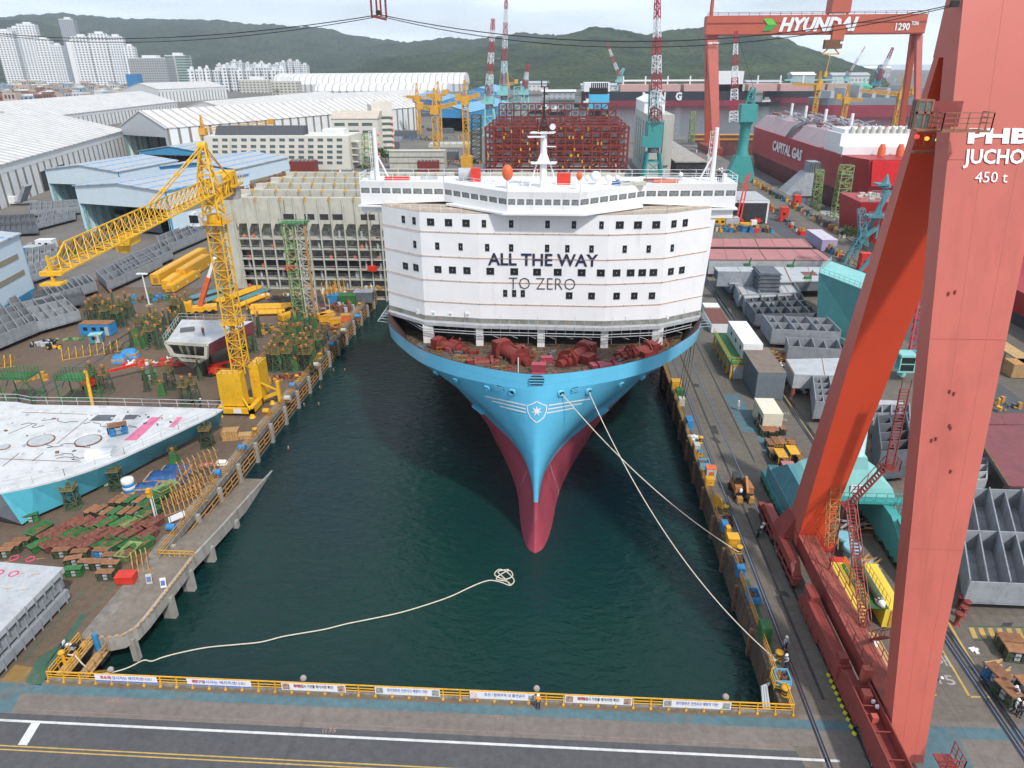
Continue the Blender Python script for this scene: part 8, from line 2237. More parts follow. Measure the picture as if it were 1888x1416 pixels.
heap('scrap_line','clutter of boxes in front of the white site cabin',118,470,36,(6,3),(m_green,m_yel,m_rust),'scrap',14,1.8)
heap('scrap_line','clutter under the diagonal row of grey blocks',285,552,50,(5,3),(m_dgrey,m_blue,m_green,m_rust),'scrap',15,1.4)
heap('scrap_line','clutter behind the blue cabin among the jigs',250,640,40,(5,3),(m_dgreen,m_rust,m_dgrey),'scrap',16,1.4)
heap('scrap_line','clutter along the foot of the cream hull section',600,541,60,(16,.8),(m_yel2,m_wood,m_whitem),'scrap',17,1.2)
heap('scrap_line','clutter of ochre stands beside the lone welding set',55,700,24,(3,1.2),(m_wood,m_yel2),'scrap',18,1.0)
# quay-side items on the left edge
for i,(px,py,m,lab)in enumerate(((531,740,m_cream,'cream winch on the left quay, above the crates'),(583,678,m_cream,'cream winch farther up the left quay'),(634,614,m_cream,'cream winch near the quay corner'),(492,764,m_yel,'yellow winch right of the crane chassis'),(541,716,m_blue,'blue drum on the left quay'),(612,640,m_blue,'blue drum beside the rusty crates on the quay'),(660,588,m_blue,'blue drum near the far quay corner'),(448,832,m_blue,'blue drum by the railing below the timber crates'),(402,878,m_blue,'blue tank where the railing bends'),(318,980,m_blue,'blue box at the head of the slipway'))):
 p=g(px,py);t=thing('quay_fitting',lab,'quay fitting',(p .x,p .y,0));mb=MB();mb .bc(0,0,0,1.3,1.0,.2);part(t,'base',mb,m_rust);mb=MB();mb .tube((-.5,0,.65),(.5,0,.65),.45,n=14);part(t,'drum',mb,m)
p=g(330,970);t=thing('notice_board','white notice board on legs by the slipway railing','sign',(p .x,p .y,0),.9);mb=MB();mb .bc(0,0,1.0,2.0,.06,.8);part(t,'board',mb,m_white);mb=MB();mb .beam((-.8,0,0),(-.8,0,1.8),.08);mb .beam((.8,0,0),(.8,0,1.8),.08);part(t,'legs',mb,m_dgreen)
for px,py,lab in((277,1073,'left of two small folding signs at the slipway head'),(303,1080,'right of two small folding signs at the slipway head')):
 p=g(px,py);t=thing('folding_sign',lab,'sign',(p .x,p .y,0),.3);mb=MB();mb .beam((0,-.3,0),(0,0,1.1),.6,.05);part(t,'panel',mb,m_whitem if 'right' in lab else m_cream);mb=MB();mb .beam((0,.4,0),(0,0,1.1),.5,.05);part(t,'stay',mb,m_crate)
 mb=MB();mb .beam((0,-.28,.3),(0,-.13,.85),.42,.02);part(t,'blue_notice',mb,m_bblue).location=(0,-.04,0)
p=g(288,960);t=thing('signal_lamp_post','orange-hooded signal lamp post among the green skips','lamp post',(p .x,p .y,0));mb=MB();mb .beam((0,0,0),(0,0,3.6),.14);mb .beam((.3,0,0),(.3,0,3.6),.06);mb .bc(.1,0,0,.9,.7,.3);part(t,'post',mb,m_whitem);mb=MB();mb .bc(0,0,3.5,.5,.45,1.2);mb .bc(0,-.25,4.3,.55,.3,.12);part(t,'lamp_hood',mb,m_yel)
for i,(px,py)in enumerate(((532,828),(561,748),(590,716),(615,684),(636,684),(588,747))):
 p=g(px,py,-3.5);t=thing('buoy','small dark buoy with a pale tip, %s out from the left quay'%ORD[i],'buoy',(p .x,p .y,-3.5),0,'small buoys off the left quay');mb=MB();mb .blob((0,0,.1),.22,.22,.28);part(t,'float',mb,m_rust);mb=MB();mb .blob((0,0,.42),.1,.1,.12);part(t,'tip',mb,m_cream)
for i,px in enumerate((201,564,990,1325)):
 p=g(px,1262,-.2);mb=MB();mb .blob((0,0,0),.3,.3,.3,12,8,0);solo('fender_ball',mb,m_conc,'grey ball fender behind the banner railing, %s from the left'%ORD[i],'fender',(p .x,47.0,.9),group='ball fenders behind the banners')
 # ================================================================== right yard
m_pinkd=mat('pink_deck_primer',(.42,.17,.17),.65,var=.12,scale=.3,dirt=(.30,.20,.16),dirtamt=.3)
m_maroon=mat('maroon_deck_primer',(.20,.055,.06),.6,var=.15,scale=.4,dirt=(.14,.05,.05),dirtamt=.3)
# steelblock takes corners on the block's base level z0
def deckplate(label,P,zt,th,mt,ms,fit=()):
 """flat deck block: near-left, near-right, far-right, far-left of its top surface"""
 a,b,c,d=[g(*p,zt)for p in P]
 t=thing('deck_block',label,'deck block',(a .x,a .y,0))
 q=[p-a for p in(a,b,c,d)]
 mb=MB();mb .prism([(p .x,p .y)for p in q],zt-.25,zt);part(t,'deck_plate',mb,mt)
 mb=MB();k=.02;ctr=sum(q,V())/4
 w_=[(p .x+(ctr .x-p .x)*k,p .y+(ctr .y-p .y)*k)for p in q]
 mb .prism(w_,zt-th,zt-.25);part(t,'side_plating',mb,ms)
 mb=MB();W=(q[1]-q[0]).length
 for i in range(int(W/5)+1):
  p=q[0].lerp(q[1],min(1,i*5/W));r_=q[3].lerp(q[2],min(1,i*5/W));mb .beam((p .x,p .y,zt+.02),(r_ .x,r_ .y,zt+.02),.1 if i%3 else .3,.03)
 part(t,'weld_line',mb,m_rust)
 for i,j in((.05,.08),(.95,.08),(.5,.5),(.95,.92),(.05,.92)):
  p=q[0].lerp(q[1],i).lerp(q[3].lerp(q[2],i),j);mb=MB();mb .tube((p .x,p .y,0),(p .x,p .y,zt-th),.5,.4);part(t,'stool',mb,m_brown)
 return t,q
deckplate('pink-topped deck block, the farther of two right of the ship',((1303,454),(1498,455),(1482,440),(1304,440)),3,1.6,m_pinkd,m_deep)
deckplate('pink-topped deck block with a grey side, the nearer of two',((1306,478),(1533,479),(1507,460),(1304,459)),5,4,m_pinkd,m_lgrey)
t,q=deckplate('light grey deck block with a red-lined opening, before the pink ones',((1345,522),(1535,517),(1535,492),(1315,492)),4.5,2.5,m_lgrey,m_dgrey)
o=g(1475,501,4.53)-t .location;o2=g(1510,508,4.53)-t .location;mb=MB();mb .box(o .x,o2 .x,o2 .y,o .y,4.51,4.53);part(t,'red_opening',mb,m_maroon)
for x,y in((1377,490),(1457,492),(1489,514)):o=g(x,y,4.5)-t .location;mb=MB();mb .bc(o .x,o .y,4.5,1.6,1,.6);mb .beam((o .x+.5,o .y,5),(o .x+.9,o .y,6.6),.3);part(t,'green_winch',mb,m_green)
t,q=deckplate('lower grey deck slab in front of the light grey block',((1372,549),(1474,542),(1455,516),(1352,520)),3.6,2.6,m_lgrey,m_dgrey)
o=g(1402,540,3.6)-t .location;mb=MB();mb .box(o .x-9,o .x,o .y+5,o .y+5.3,3.6,7.2);part(t,'upright_wall',mb,m_grey)
mb=MB();mb .box(o .x-.5,o .x+4,o .y,o .y+7,3.6,8.2)
for k in range(5):mb .box(o .x-.8,o .x+4.3,o .y-.2,o .y+7.2,4.2+k*.9,4.35+k*.9)
part(t,'block_tower',mb,m_dgrey)
for lab,P,h,nx,ny,m in(('grey open-cell block, first in front of the deck slabs',((1360,566),(1472,562),(1352,548)),3,6,1,m_grey),('grey open-cell block, second in front of the deck slabs',((1372,580),(1482,574),(1368,566)),2.6,7,1,m_grey),('grey open-cell block, third in front, ribs bared',((1390,602),(1505,600),(1372,578)),2.8,7,2,m_dgrey),('widest grey open-cell block with hanging cables, fourth in front',((1420,634),(1545,640),(1402,608)),3.2,6,2,m_grey),('grey block with a curved nose, behind the white-topped one',((1450,662),(1546,668),(1446,645)),2.6,4,1,m_grey),('small grey block cut by the red gantry leg, with jutting ribs',((1498,772),(1530,772),(1492,715)),3,2,5,m_grey),('flat grey plate between the gantry legs',((1612,762),(1666,764),(1612,740)),.3,0,0,m_lgrey),('grey four-cell block between the gantry legs',((1604,800),(1672,800),(1606,768)),2,4,2,m_grey),('dark grey wall block with ladders behind the teal portal',((1612,885),(1668,880),(1606,815)),4.5,2,4,m_dgrey),('grey block half hidden right of the gantry leg',((1780,910),(1812,908),(1786,858)),2,1,4,m_lgrey),('tall grey walled block with white pipes at the right edge',((1775,1112),(1960,1120),(1752,935)),2.8,5,2,m_grey)):
 steelblock(lab,P,h,nx,ny,m,z0=1.0)
t,q=deckplate('rust-stained white-topped block beside the orange gantry leg',((1464,690),(1548,692),(1548,660),(1448,662)),4.4,2.6,m_lgrey,m_lgrey)
deckplate('maroon deck block at the right edge, the nearer one',((1862,896),(1990,896),(1960,782),(1790,785)),4,.8,m_maroon,m_dgrey)
deckplate('narrow maroon deck block at the right edge, the farther one',((1788,782),(1950,783),(1930,762),(1796,762)),4,.8,m_maroon,m_dgrey)
# big teal block
def tealblock():
 z=9.0;a,b,c,d=g(1590,640,0),None,None,None
 A=g(1508,512,z);B_=g(1600,545,z);
 t=thing('hull_block','big blue-green hull block with pale teal deck and white foot, behind the orange leg','hull block',(0,0,0))
 p0,p1,p2=g(1505,600,2.2),g(1600,640,2.2),g(1535,505,z)
 tl,tr=g(1524,500,z+2),g(1612,553,z)
 mb=MB()
 f=[(p0 .x,p0 .y,2.2),(p1 .x,p1 .y,1.6),(tr .x,tr .y,z+1),(A .x,A .y,z+1)]
 back=[(x+6,y+10,zz)for x,y,zz in f]
 mb .loft([f,back],True,True);part(t,'shell',mb,mat('blue_green_shell',(.014,.105,.11),.5,var=.1,scale=.3,dirt=(.05,.16,.18),dirtamt=.2,streak=4))
 mb=MB();u=V(f[1])-V(f[0])
 for k in range(12):p=V(f[0])+u*(k/12);mb .beam(p+V((.2,-.15,-.1)),p+V((.6,-.3,-1.3)),.3)
 mb .beam(V(f[0])+V((0,-.2,-.6)),V(f[1])+V((0,-.2,-.6)),.25,1.2);part(t,'foot_frames',mb,m_tealp)
 mb=MB();mb .prism([(f[3][0],f[3][1]),(f[2][0],f[2][1]),(back[2][0],back[2][1]),(back[3][0],back[3][1])],z+1.02,z+1.2);part(t,'deck',mb,m_tealp)
 mb=MB();mb .rail([V(f[3])+V((.2,.2,0)),V(f[2])+V((.2,.2,0))],1.2,1.6,.07,(1,.5));mb .rail([V(f[3])+V((.2,.2,0)),V(back[3])],1.2,1.6,.07,(1,.5));part(t,'deck_railing',mb,m_tealp)
tealblock()
# blue-green luffing crane whose jib folds down
Y=175.0
P=lambda x,y,dy=0:D(x,y,Y+dy)
o=P(1600,640)
t=thing('luffing_crane','blue-green lattice crane with folded arms, rising left of the orange leg','harbour crane',(o .x,Y,0));OO=V((o .x,Y,0))
for nm,pts,w0,w1,n in(('lower_boom',((1602,640),(1545,510)),1.6,1.3,12),('fore_arm',((1545,510),(1592,430)),1.6,1.4,8),('upper_arm',((1592,455),(1588,385)),1.6,1.3,6)):
 mb=MB();mb .truss(P(*pts[0])-OO,P(*pts[1])-OO,w0,w1,n,.2);part(t,nm,mb,m_tealg)
mb=MB();mb .beam(P(1555,535)-OO,P(1620,460)-OO,.8);mb .beam(P(1590,440)-OO,P(1616,420)-OO,.9);mb .beam(P(1590,440,2)-OO,P(1640,350,2)-OO,.9);mb .beam(P(1615,440)-OO,P(1632,340)-OO,.4);part(t,'tie_beams',mb,m_tealg)
c=P(1620,400)-OO;c2=P(1625,345)-OO
mb=MB();mb .bc(c .x,0,c .z,6,3,.5);mb .rail([(c .x-3,-1.5,c .z),(c .x+3,-1.5,c .z)],1.4,1,.1,(1,.5));mb .bc(c2 .x,0,c2 .z+.5,3,3,.4);mb .tube((c2 .x+.8,0,c2 .z),(c2 .x+.8,0,c2 .z+3),1.3,.1);mb .rail([(c2 .x-2.4,-1.5,c2 .z-2),(c2 .x+1.6,-1.5,c2 .z-2)],1.4,1,.1,(1,.5));part(t,'mast_platforms',mb,m_tealg)
# second teal crane's cab and red lattice between the gantry legs
cb=g(1660,700);t=thing('crane_cab','pale teal glazed crane cab seen between the red gantry legs','crane cab',(cb .x,cb .y,0));k=D(1660,682,cb .y).z
mb=MB();mb .bc(0,0,k,3.0,2.8,.25);mb .bc(0,1,k+.25,2.5,1.0,2.9);mb .bc(0,0,k+2.9,2.8,2.8,.4);
for x in(-1.25,1.25):mb .beam((x,-1.3,k),(x,-1.1,k+3),.18)
mb .beam((-1.25,-1.25,k+1.6),(1.25,-1.25,k+1.6),.15);mb .tube((1,2,0),(1,2,k),.7);part(t,'body',mb,m_tealp)
mb=MB();mb .box(-1.2,1.2,-1.2,-1.1,k+.3,k+2.9);part(t,'window',mb,m_dark)
mb=MB();a=D(1688,660,cb .y+4)-V((cb .x,cb .y,0));b=D(1712,520,cb .y+10)-V((cb .x,cb .y,0));mb .truss(a,b,2.4,2.2,8,.22);part(t,'red_lattice',mb,m_cranered)
mb=MB();mb .bc(a .x+1,a .y+3,0,5,3,a .z);part(t,'teal_pedestal',mb,m_teal)
# teal portal with the number board
def portal():
 yb=84.0;a=g(1440,985);b=D(1655,985,a .y)
 t=thing('portal_crane','big pale teal portal crane base with white number board, behind the orange leg','harbour crane',(34.3,71.5,0))
 mb=MB();mb .loft([[(-5.6,.5,0.9),(-4.4,.5,.9),(-4.4,12,.9),(-5.6,12,.9)],[(-5.6,1,3.4),(-4.2,1,3.4),(-4.2,12,3.4),(-5.6,12,3.4)]],True,True)
 mb .loft([[(-5.5,1,3.3),(-4.2,1,3.3),(-4.2,11,3.3),(-5.5,11,3.3)],[(-4.6,3,5.9),(-2.4,3,5.9),(-2.4,8,5.9),(-4.6,8,5.9)]],True,True);part(t,'left_leg',mb,m_tealg)
 mb=MB();mb .loft([[(4.5,-9,1),(5.7,-9,1),(5.7,12,1),(4.5,12,1)],[(4.7,-1,4.6),(5.8,-1,4.6),(5.8,11,4.6),(4.7,11,4.6)]],True,True);part(t,'right_leg',mb,m_teal)
 mb=MB();mb .loft([[(-5.0,2,4.6),(6.6,2,4.4),(6.6,8,4.4),(-5.0,8,4.6)],[(-3.4,2.3,6.6),(5.9,2.3,6.2),(5.9,7.6,6.2),(-3.4,7.6,6.6)],[(-.9,2.8,8.4),(2.9,2.8,8.4),(2.9,7.0,8.4),(-.9,7.0,8.4)],[(-.6,2.9,10),(2.5,2.9,10),(2.5,6.4,10),(-.6,6.4,10)]],True,True);part(t,'portal_body',mb,m_tealp)
 mb=MB();mb .tube((1.0,4.6,9.8),(1.0,5.2,21),1.75,1.25,20);part(t,'column',mb,mat('ice_blue_column',(.50,.72,.74),.45,var=.05,scale=.3))
 mb=MB();mb .box(-5,7.4,1.2,2,4.7,5.1);mb .rail([(-5,1.2,5.1),(7.4,1.2,5.1)],1.1,1.2,.06,(1,.5));part(t,'gangway',mb,m_teal)
 mb=MB();mb .bc(1.8,2.1,5.6,1.6,.08,1.1);part(t,'number_board',mb,m_whitem)
 lettering(t,'board_lettering','238',.55,m_navy,(1.8,2.03,6.1),(PI/2,0,0),fit=1.2,depth=.02)
 for x in(-5.2,5.1):
  for k in range(6):
   mb=MB();y=1.5+k*2.2 if x<0 else-11+k*4;mb .bc(x,y,.5,1.1,2.1,1.1);mb .m=1;mb .tube((x-.6,y-.6,.45),(x+.6,y-.6,.45),.42,n=12);mb .tube((x-.6,y+.6,.45),(x+.6,y+.6,.45),.42,n=12);part(t,'bogie',mb,[m_teal,m_dgreen])
 mb=MB();mb .box(4.5,5.7,-12,-8,1.2,2.0);mb .beam((5.1,-11,2),(5.1,-2,4.8),.5);part(t,'sill',mb,m_teal)
 mb=MB();mb .truss((6.9,1.0,.3),(6.9,1.0,5),1.6,1.6,3,.12);mb .rail([(6.1,.2,5),(7.7,.2,5),(7.7,1.8,5)],1.1,.8,.06,(1,.5));part(t,'stair_tower',mb,m_teal)
portal()
# cabins and containers
cx_=lambda*a:g(*a)
t=cabin('office_container','white two-part office container on a yellow and green steel deck','container',1370,640,3.4,12.5,2.9,.0,m_white,m_white,0,3.2,.3,False)
mb=MB()
for k in range(3):mb .bc(-1.76,-4.5+k*3.6,1.3,.05,.9,.8)
part(t,'window',mb,m_dark)
c=t .location;t=thing('steel_deck','yellow-framed green deck under the white office container','platform',(c .x,c .y,0))
mb=MB();mb .box(-4.0,1.8,-8.2,7.5,3.0,3.18);part(t,'green_deck',mb,m_green)
for k in range(6):mb=MB();mb .beam((-3.8,-8+k*3,0),(-3.8,-8+k*3,3),.3);mb .beam((1.6,-8+k*3,0),(1.6,-8+k*3,3),.3);mb .beam((-3.8,-8+k*3,2.8),(1.6,-8+k*3,2.8),.3);part(t,'yellow_frame',mb,m_yel)
mb=MB();mb .rail([(-4,-8.2,3.18),(-4,7.5,3.18)],1.1,1.5,.06,(1,.5));mb .rail([(-4,-8.2,3.18),(-1.6,-8.2,3.18)],1.1,1.2,.06,(1,.5));part(t,'railing',mb,m_yel)
mb=MB();mb .box(-3.4,1.4,-8,7,.1,2.7);part(t,'lower_store',mb,m_lgrey)
cabin('container','big grey ribbed container with a brown roof beside the office container','container',1400,712,4.6,11.5,5.0,0,mat('slate_container',(.17,.20,.23),.6,var=.12),mat('dusty_brown_roof',(.19,.15,.12),.85,var=.2),0,0,1,False)
t=cabin('container','cream ribbed container below the big grey one','container',1412,782,2.9,5.6,3.1,0,mat('cream_container',(.70,.66,.52),.55,var=.06),mat('cream_container',None),0,0,1,False)
mb=MB();mb .bc(-1.5,-1,1.2,.06,1.4,1.1);mb .bc(-1.5,-2.4,.3,.06,.8,2);part(t,'side_window',mb,m_dark)
cabin('site_shed','long low store with white wall and rusty roof above the office container','store',1318,600,3.6,10,2.2,0,m_whitem,m_brown,0,0,0,False)
cabin('container','lilac container with an open end beside the dock road','container',1512,453,4.5,15,3.4,0,mat('lilac_container',(.38,.32,.46),.6,var=.08),mat('lilac_roof',(.55,.50,.58),.6),0,0,0,True)
t=cabin('open_shed','open-fronted white-roofed shed behind the bridge wing','shed',1362,402,15,20,8,0,m_whitem,m_lgrey,0,0,0,False);mb=MB();mb .box(-6.9,6.9,-10.1,-10,.2,7.2);part(t,'dark_opening',mb,m_deep)
cabin('site_cabin','yellow site cabin with many windows below the right bridge wing','cabin',1324,419,9,5,4.2,0,m_yel,m_grey,4,0,0,False)
cabin('storage_box','grey box right of the yellow cabin below the bridge wing','storage box',1347,420,4.5,4,3.6,0,m_lgrey,m_lgrey,0,0,0,False)
cabin('storage_box','light blue round-topped tank on the quay above the store','tank',1310,588,2.6,2.2,1.9,0,m_cyan,m_whitem,0,0,0,False)
cabin('storage_box','white flat box on the quay above the blue tank','storage box',1310,572,3.4,3,1.2,0,m_white,m_whitem,0,0,0,False)
cabin('storage_box','red box with an oxide lid left of the teal portal leg','storage box',1452,878,1.6,2.4,1.6,0,m_redp,m_pinkd,0,0,0,False)
cabin('storage_box','bright red cubic box beside the yellow containers','storage box',1544,1054,1.9,1.3,1.4,-.05,m_redp,m_redp,0,0,0,False)
for x,y,l in((1517,955,'farthest of four red boxes behind the stair tower'),(1527,958,'second of four red boxes behind the stair tower'),(1518,990,'third of four red boxes behind the stair tower'),(1520,1010,'nearest of four red boxes behind the stair tower')):cabin('storage_box',l,'storage box',x,y,1.4,1.8,1.5,0,m_redp,m_oxide,0,0,0,False)
# twin yellow containers bridged by green pipe rig
a=g(1560,1155);
for dx,l in((0,'left of two long yellow containers beside the gantry sill'),(3.05,'right of two long yellow containers beside the gantry sill')):
 t=thing('container',l,'container',(a .x+.75+dx*1.2,a .y+3.6,0),-.02);mb=MB();mb .bc(0,0,.1,1.8,7.2,2.3);part(t,'body',mb,mat('lemon_yellow',(.72,.55,.06),.5,var=.08));mb=MB();mb .bc(0,-3.65,.3,.7,.06,1.9);part(t,'door',mb,m_yel2)
 if dx==0:mb=MB();mb .bc(-.93,0,.9,.04,5.6,1.0);part(t,'dark_banner',mb,mat('plum_banner',(.05,.03,.07),.6,var=.5,scale=4))
t=thing('pipe_rig','green pipe and railed platform lying between the yellow containers','pipe rig',(a .x+2.6,a .y+3.4,2.4));mb=MB();mb .bc(0,0,0,2.2,6.8,.1);part(t,'platform',mb,m_green);mb=MB();mb .tube((.45,-3,.5),(.45,3.2,.5),.4);part(t,'green_pipe',mb,m_dgreen);mb=MB();mb .blob((.45,-2.8,.45),.45,.75,.42,10,8,.2);part(t,'wrapped_end',mb,m_whitem);mb=MB();mb .rail([(-1,-3.3,.1),(-1,3.3,.1)],1.1,.8,.05,(1,.7,.4));mb .rail([(1.1,-3.3,.1),(1.1,3.3,.1)],1.1,.8,.05,(1,.5));part(t,'railing',mb,m_yel)
t=thing('timber_floor','bare plywood floor beside the gantry sill','floor',(*g(1612,1205)[:2],0));mb=MB();mb .bc(0,0,.01,2.6,5.5,.08);part(t,'boards',mb,m_wood)
t=thing('barrier','low white barrier with dark lettering marks along the plywood floor','barrier',(*g(1607,1202)[:2],0));mb=MB();mb .bc(0,0,0,.08,5,.8);part(t,'panel',mb,m_whitem);mb=MB()
for k in range(6):mb .bc(-.05,-2+k*.8,.2,.02,.4,.4)
part(t,'red_print',mb,m_bred)
heap('hose_coil','white hose coil on the plywood floor',1607,1188,8,(.4,.4),(m_whitem,),'hose',31,.3)
for x,y,l in((1566,1030,'nearer of two mushroom-shaped teal vents'),(1553,1010,'farther of two mushroom-shaped teal vents')):
 t=thing('vent',l,'ventilator',(*g(x,y)[:2],0));mb=MB();mb .lathe([(.45,0),(.42,1.1),(.5,1.2)],n=16);part(t,'trunk',mb,m_tealp);mb=MB();mb .lathe([(.95,1.2),(1.0,1.3),(1.0,1.75),(.9,1.82)],n=22);part(t,'cap',mb,mat('powder_blue',(.22,.48,.58),.5,var=.08));mb=MB();mb .bc(-.55,0,.1,.4,.5,.9);part(t,'motor',mb,m_tealp)
heap('hose_heap','tangle of hoses and frames behind the mushroom vents',1570,975,30,(1.6,1.4),(m_crate,m_lgrey,m_black),'hoses',32,.9,True);heap('hose_heap','tangle of grey hoses before the yellow containers',1580,1045,26,(1.4,.7),(m_lgrey,m_crate),'hoses',33,.4,True)
# yellow table platforms
for x,y,l in((1441,866,'left of two yellow work platforms among the welding sets'),(1463,860,'right of two yellow work platforms among the welding sets')):
 t=thing('work_platform',l,'work platform',(*g(x,y)[:2],0));mb=MB();mb .bc(0,1.3,1.9,1.35,2.6,.1);part(t,'top',mb,m_yel)
 for i,j in((-.6,.1),(.6,.1),(-.6,2.5),(.6,2.5)):mb=MB();mb .beam((i,j,0),(i,j,1.9),.12);part(t,'leg',mb,m_yel2)
 mb=MB();mb .rail([(-.6,2.6,2),(.6,2.6,2)],.7,.4,.06,(1,.5));part(t,'rail',mb,m_yel2)
z2=lambda x,y:(1380+x/11.8,760+y/11.8)
for i,(x,y)in enumerate(((215,300),(370,290),(310,480),(450,500),(540,470),(700,440),(440,780),(560,740),(700,750),(900,770),(1020,950),(1110,1130),(700,1120),(500,980))):
 WU['dark green'].put(tuple(g(*z2(x,y))[:2]),.08,'rust-topped caged welding set %s'%('nearest the cream container, %s from the left'%ORD[i]if i<6 else 'beside the yellow work platforms, %s'%ORD[i-6]),'caged welding sets below the cream container',(.72,.95,.8))
for i,(x,y,rz,c,l)in enumerate(((1856,1195,1.5,'dark green','rear of two welding sets below the crossing at the right edge'),(1870,1215,1.45,'dark green','front of two welding sets below the crossing, reels showing'),(1835,1258,.3,'blue','blue rust-topped welding set left of the seated worker'),(1852,1288,.25,'dark green','green rust-topped welding set before the standing pair'),(1888,1282,.1,'dark green','welding set cut by the right edge behind the stooping worker'),(1366,640,.1,'dark green','green set left of the grey cell blocks'),(1398,655,.2,'green','orange-lidded green set by the cell blocks'))):
 WU[c].put(tuple(g(x,y)[:2]),rz,l,'caged welding sets on the right yard')
for x,y,l in((1748,1140,'nearest'),(1757,1128,'second'),(1763,1118,'third'),(1752,1108,'farthest')):
 t=thing('red_stand','%s of four rusty red spool stands beside the inner rails'%l,'stand',(*g(x+14,y+12)[:2],0));mb=MB();mb .lathe([(.4,0),(.2,.12),(.2,1.3),(.4,1.4),(.4,1.55),(.3,1.6)],n=14);part(t,'spool',mb,m_oxide)
 # excavator
def excavator():
 p=g(1372,925);t=thing('excavator','orange-brown wheeled excavator parked on the gantry rail, seen from behind','excavator',(p .x,p .y,0),.05)
 m=mat('excavator_orange',(.40,.16,.05),.6,var=.25,scale=2)
 for x in(-.75,.75):mb=MB();mb .box(x-.35,x+.35,-.6,.1,.1,.9);[mb .beam((x-.35,-.62,.2+k*.2),(x+.35,-.62,.2+k*.2),.05)for k in range(4)];part(t,'stabiliser',mb,m_crate)
 mb=MB();mb .box(-.95,.95,0,3.8,.55,.95);part(t,'undercarriage',mb,m_black)
 for x in(-1.05,1.05):
  for y in(.9,3.0):mb=MB();mb .tube((x-.2,y,.5),(x+.2,y,.5),.5,n=14);part(t,'wheel',mb,m_black)
 mb=MB();mb .box(-1.15,-.15,.5,3.2,1.0,1.9);mb .box(.35,1.15,.3,2.2,1.0,1.9);part(t,'house',mb,m)
 mb=MB();mb .box(-1.1,-.3,1.2,2.8,1.9,2.9);part(t,'cab',mb,m_dark)
 mb=MB();mb .beam((.1,2,1.6),(.2,1.0,3.1),.35);mb .beam((.2,1.0,3.1),(.15,-.4,1.6),.3);mb .beam((.45,1.4,1.7),(.3,.6,2.8),.16);part(t,'boom',mb,m)
 mb=MB();mb .blob((.1,-.55,1.1),.35,.4,.35,8,6,.1);mb .bc(0,.6,1.0,.5,1,.9);part(t,'bucket',mb,m_black);mb=MB();mb .blob((-.5,.3,1.5),.25,.2,.35);part(t,'white_sack',mb,m_white)
excavator()
# motorcycles
def mk_bike():
 t=thing('motorcycle','x','motorcycle')
 for y in(-.65,.65):mb=MB();mb .tube((-.05,y,.3),(.05,y,.3),.3,n=16);part(t,'wheel',mb,m_black)
 mb=MB();mb .beam((0,-.65,.3),(0,-.2,.75),.08);mb .beam((0,.65,.3),(0,.4,1.0),.07);mb .beam((0,-.2,.6),(0,.45,.75),.16);mb .bc(0,0,.3,.25,.5,.35);part(t,'frame',mb,m_lgrey)
 mb=MB();mb .bc(0,-.35,.72,.26,.7,.12);mb .beam((-.35,.35,1.02),(.35,.35,1.02),.05);part(t,'seat',mb,m_black)
 mb=MB();mb .blob((0,.15,.82),.16,.3,.15);mb .bc(0,.5,.85,.3,.1,.35);part(t,'fairing',mb,m_whitem);return t
BK=Kind(mk_bike)
for x,y,rz,l in((1402,985,-.7,'motorcycle beside the excavator on the gantry rail'),(1424,782,1.4,'white motorcycle against the cream container'),(134,1202,1.6,'white and black motorcycle by the near left stairs'),(1472,716,1.2,'motorcycle under the white-topped block'),(1441,683,.3,'black motorcycle left of the white-topped block'),(1482,728,1.3,'second motorcycle under the white-topped block')):BK .put(tuple(g(x,y)[:2]),rz,l,None,(1.15,1.15,1.15))
# quay-side gear, right
def quaybin(l,x,y,sx,sy,sz,m,fill=True,z0=0,rz=.0,nm='skip',m2=None):
 p=g(x,y);t=thing(nm,l,'skip' if fill else 'quay box',(p .x,p .y,0),rz);mb=MB()
 if fill:
  for q in((-sx/2,-sx/2+.07,-sy/2,sy/2),(sx/2-.07,sx/2,-sy/2,sy/2),(-sx/2+.07,sx/2-.07,-sy/2,-sy/2+.07),(-sx/2+.07,sx/2-.07,sy/2-.07,sy/2)):mb .box(*q,.1,sz)
  mb .box(-sx/2,sx/2,-sy/2,sy/2,.05,.1);mb .beam((-sx/2,-sy/2-.03,sz*.6),(sx/2,-sy/2-.03,sz*.6),.06);part(t,'tub',mb,m);mb=MB();rq=random .Random(int(x))
  for k in range(26):a_=rq .uniform(0,3);c=V((rq .uniform(-.3,.3)*sx,rq .uniform(-.35,.35)*sy,rq .uniform(.3,.9)*sz));d=V((math .cos(a_),math .sin(a_),.2))*.35;mb .beam(c-d,c+d,.07)
  part(t,'scrap',mb,m_rust)
 else:mb .bc(0,0,0,sx,sy,sz);part(t,'body',mb,m);mb=MB();mb .bc(0,0,sz,sx*1.05,sy*1.05,.06);mb .bc(0,-sy/2-.02,sz*.4,sx*.5,.03,sz*.35);part(t,'lid',mb,m2 or m)
 return t
quaybin('light blue open skip of rusty scrap nearest the banners',1440,1258,1.3,1.5,.95,mat('light_blue_skip',(.12,.42,.62),.55,var=.1));quaybin('tall dark green cupboard on the quay between two skips',1408,1175,1.0,1.4,1.7,m_green,False);quaybin('blue-ended open skip of scrap above the green cupboard',1388,1105,1.2,1.7,.9,m_blue);quaybin('dark skip full of scrap at the upper rope bollard',1362,1043,1.2,1.7,1.0,m_dgrey);quaybin('blue box beside the scrap skip at the upper rope',1364,1060,.8,.8,1.1,m_blue,False)
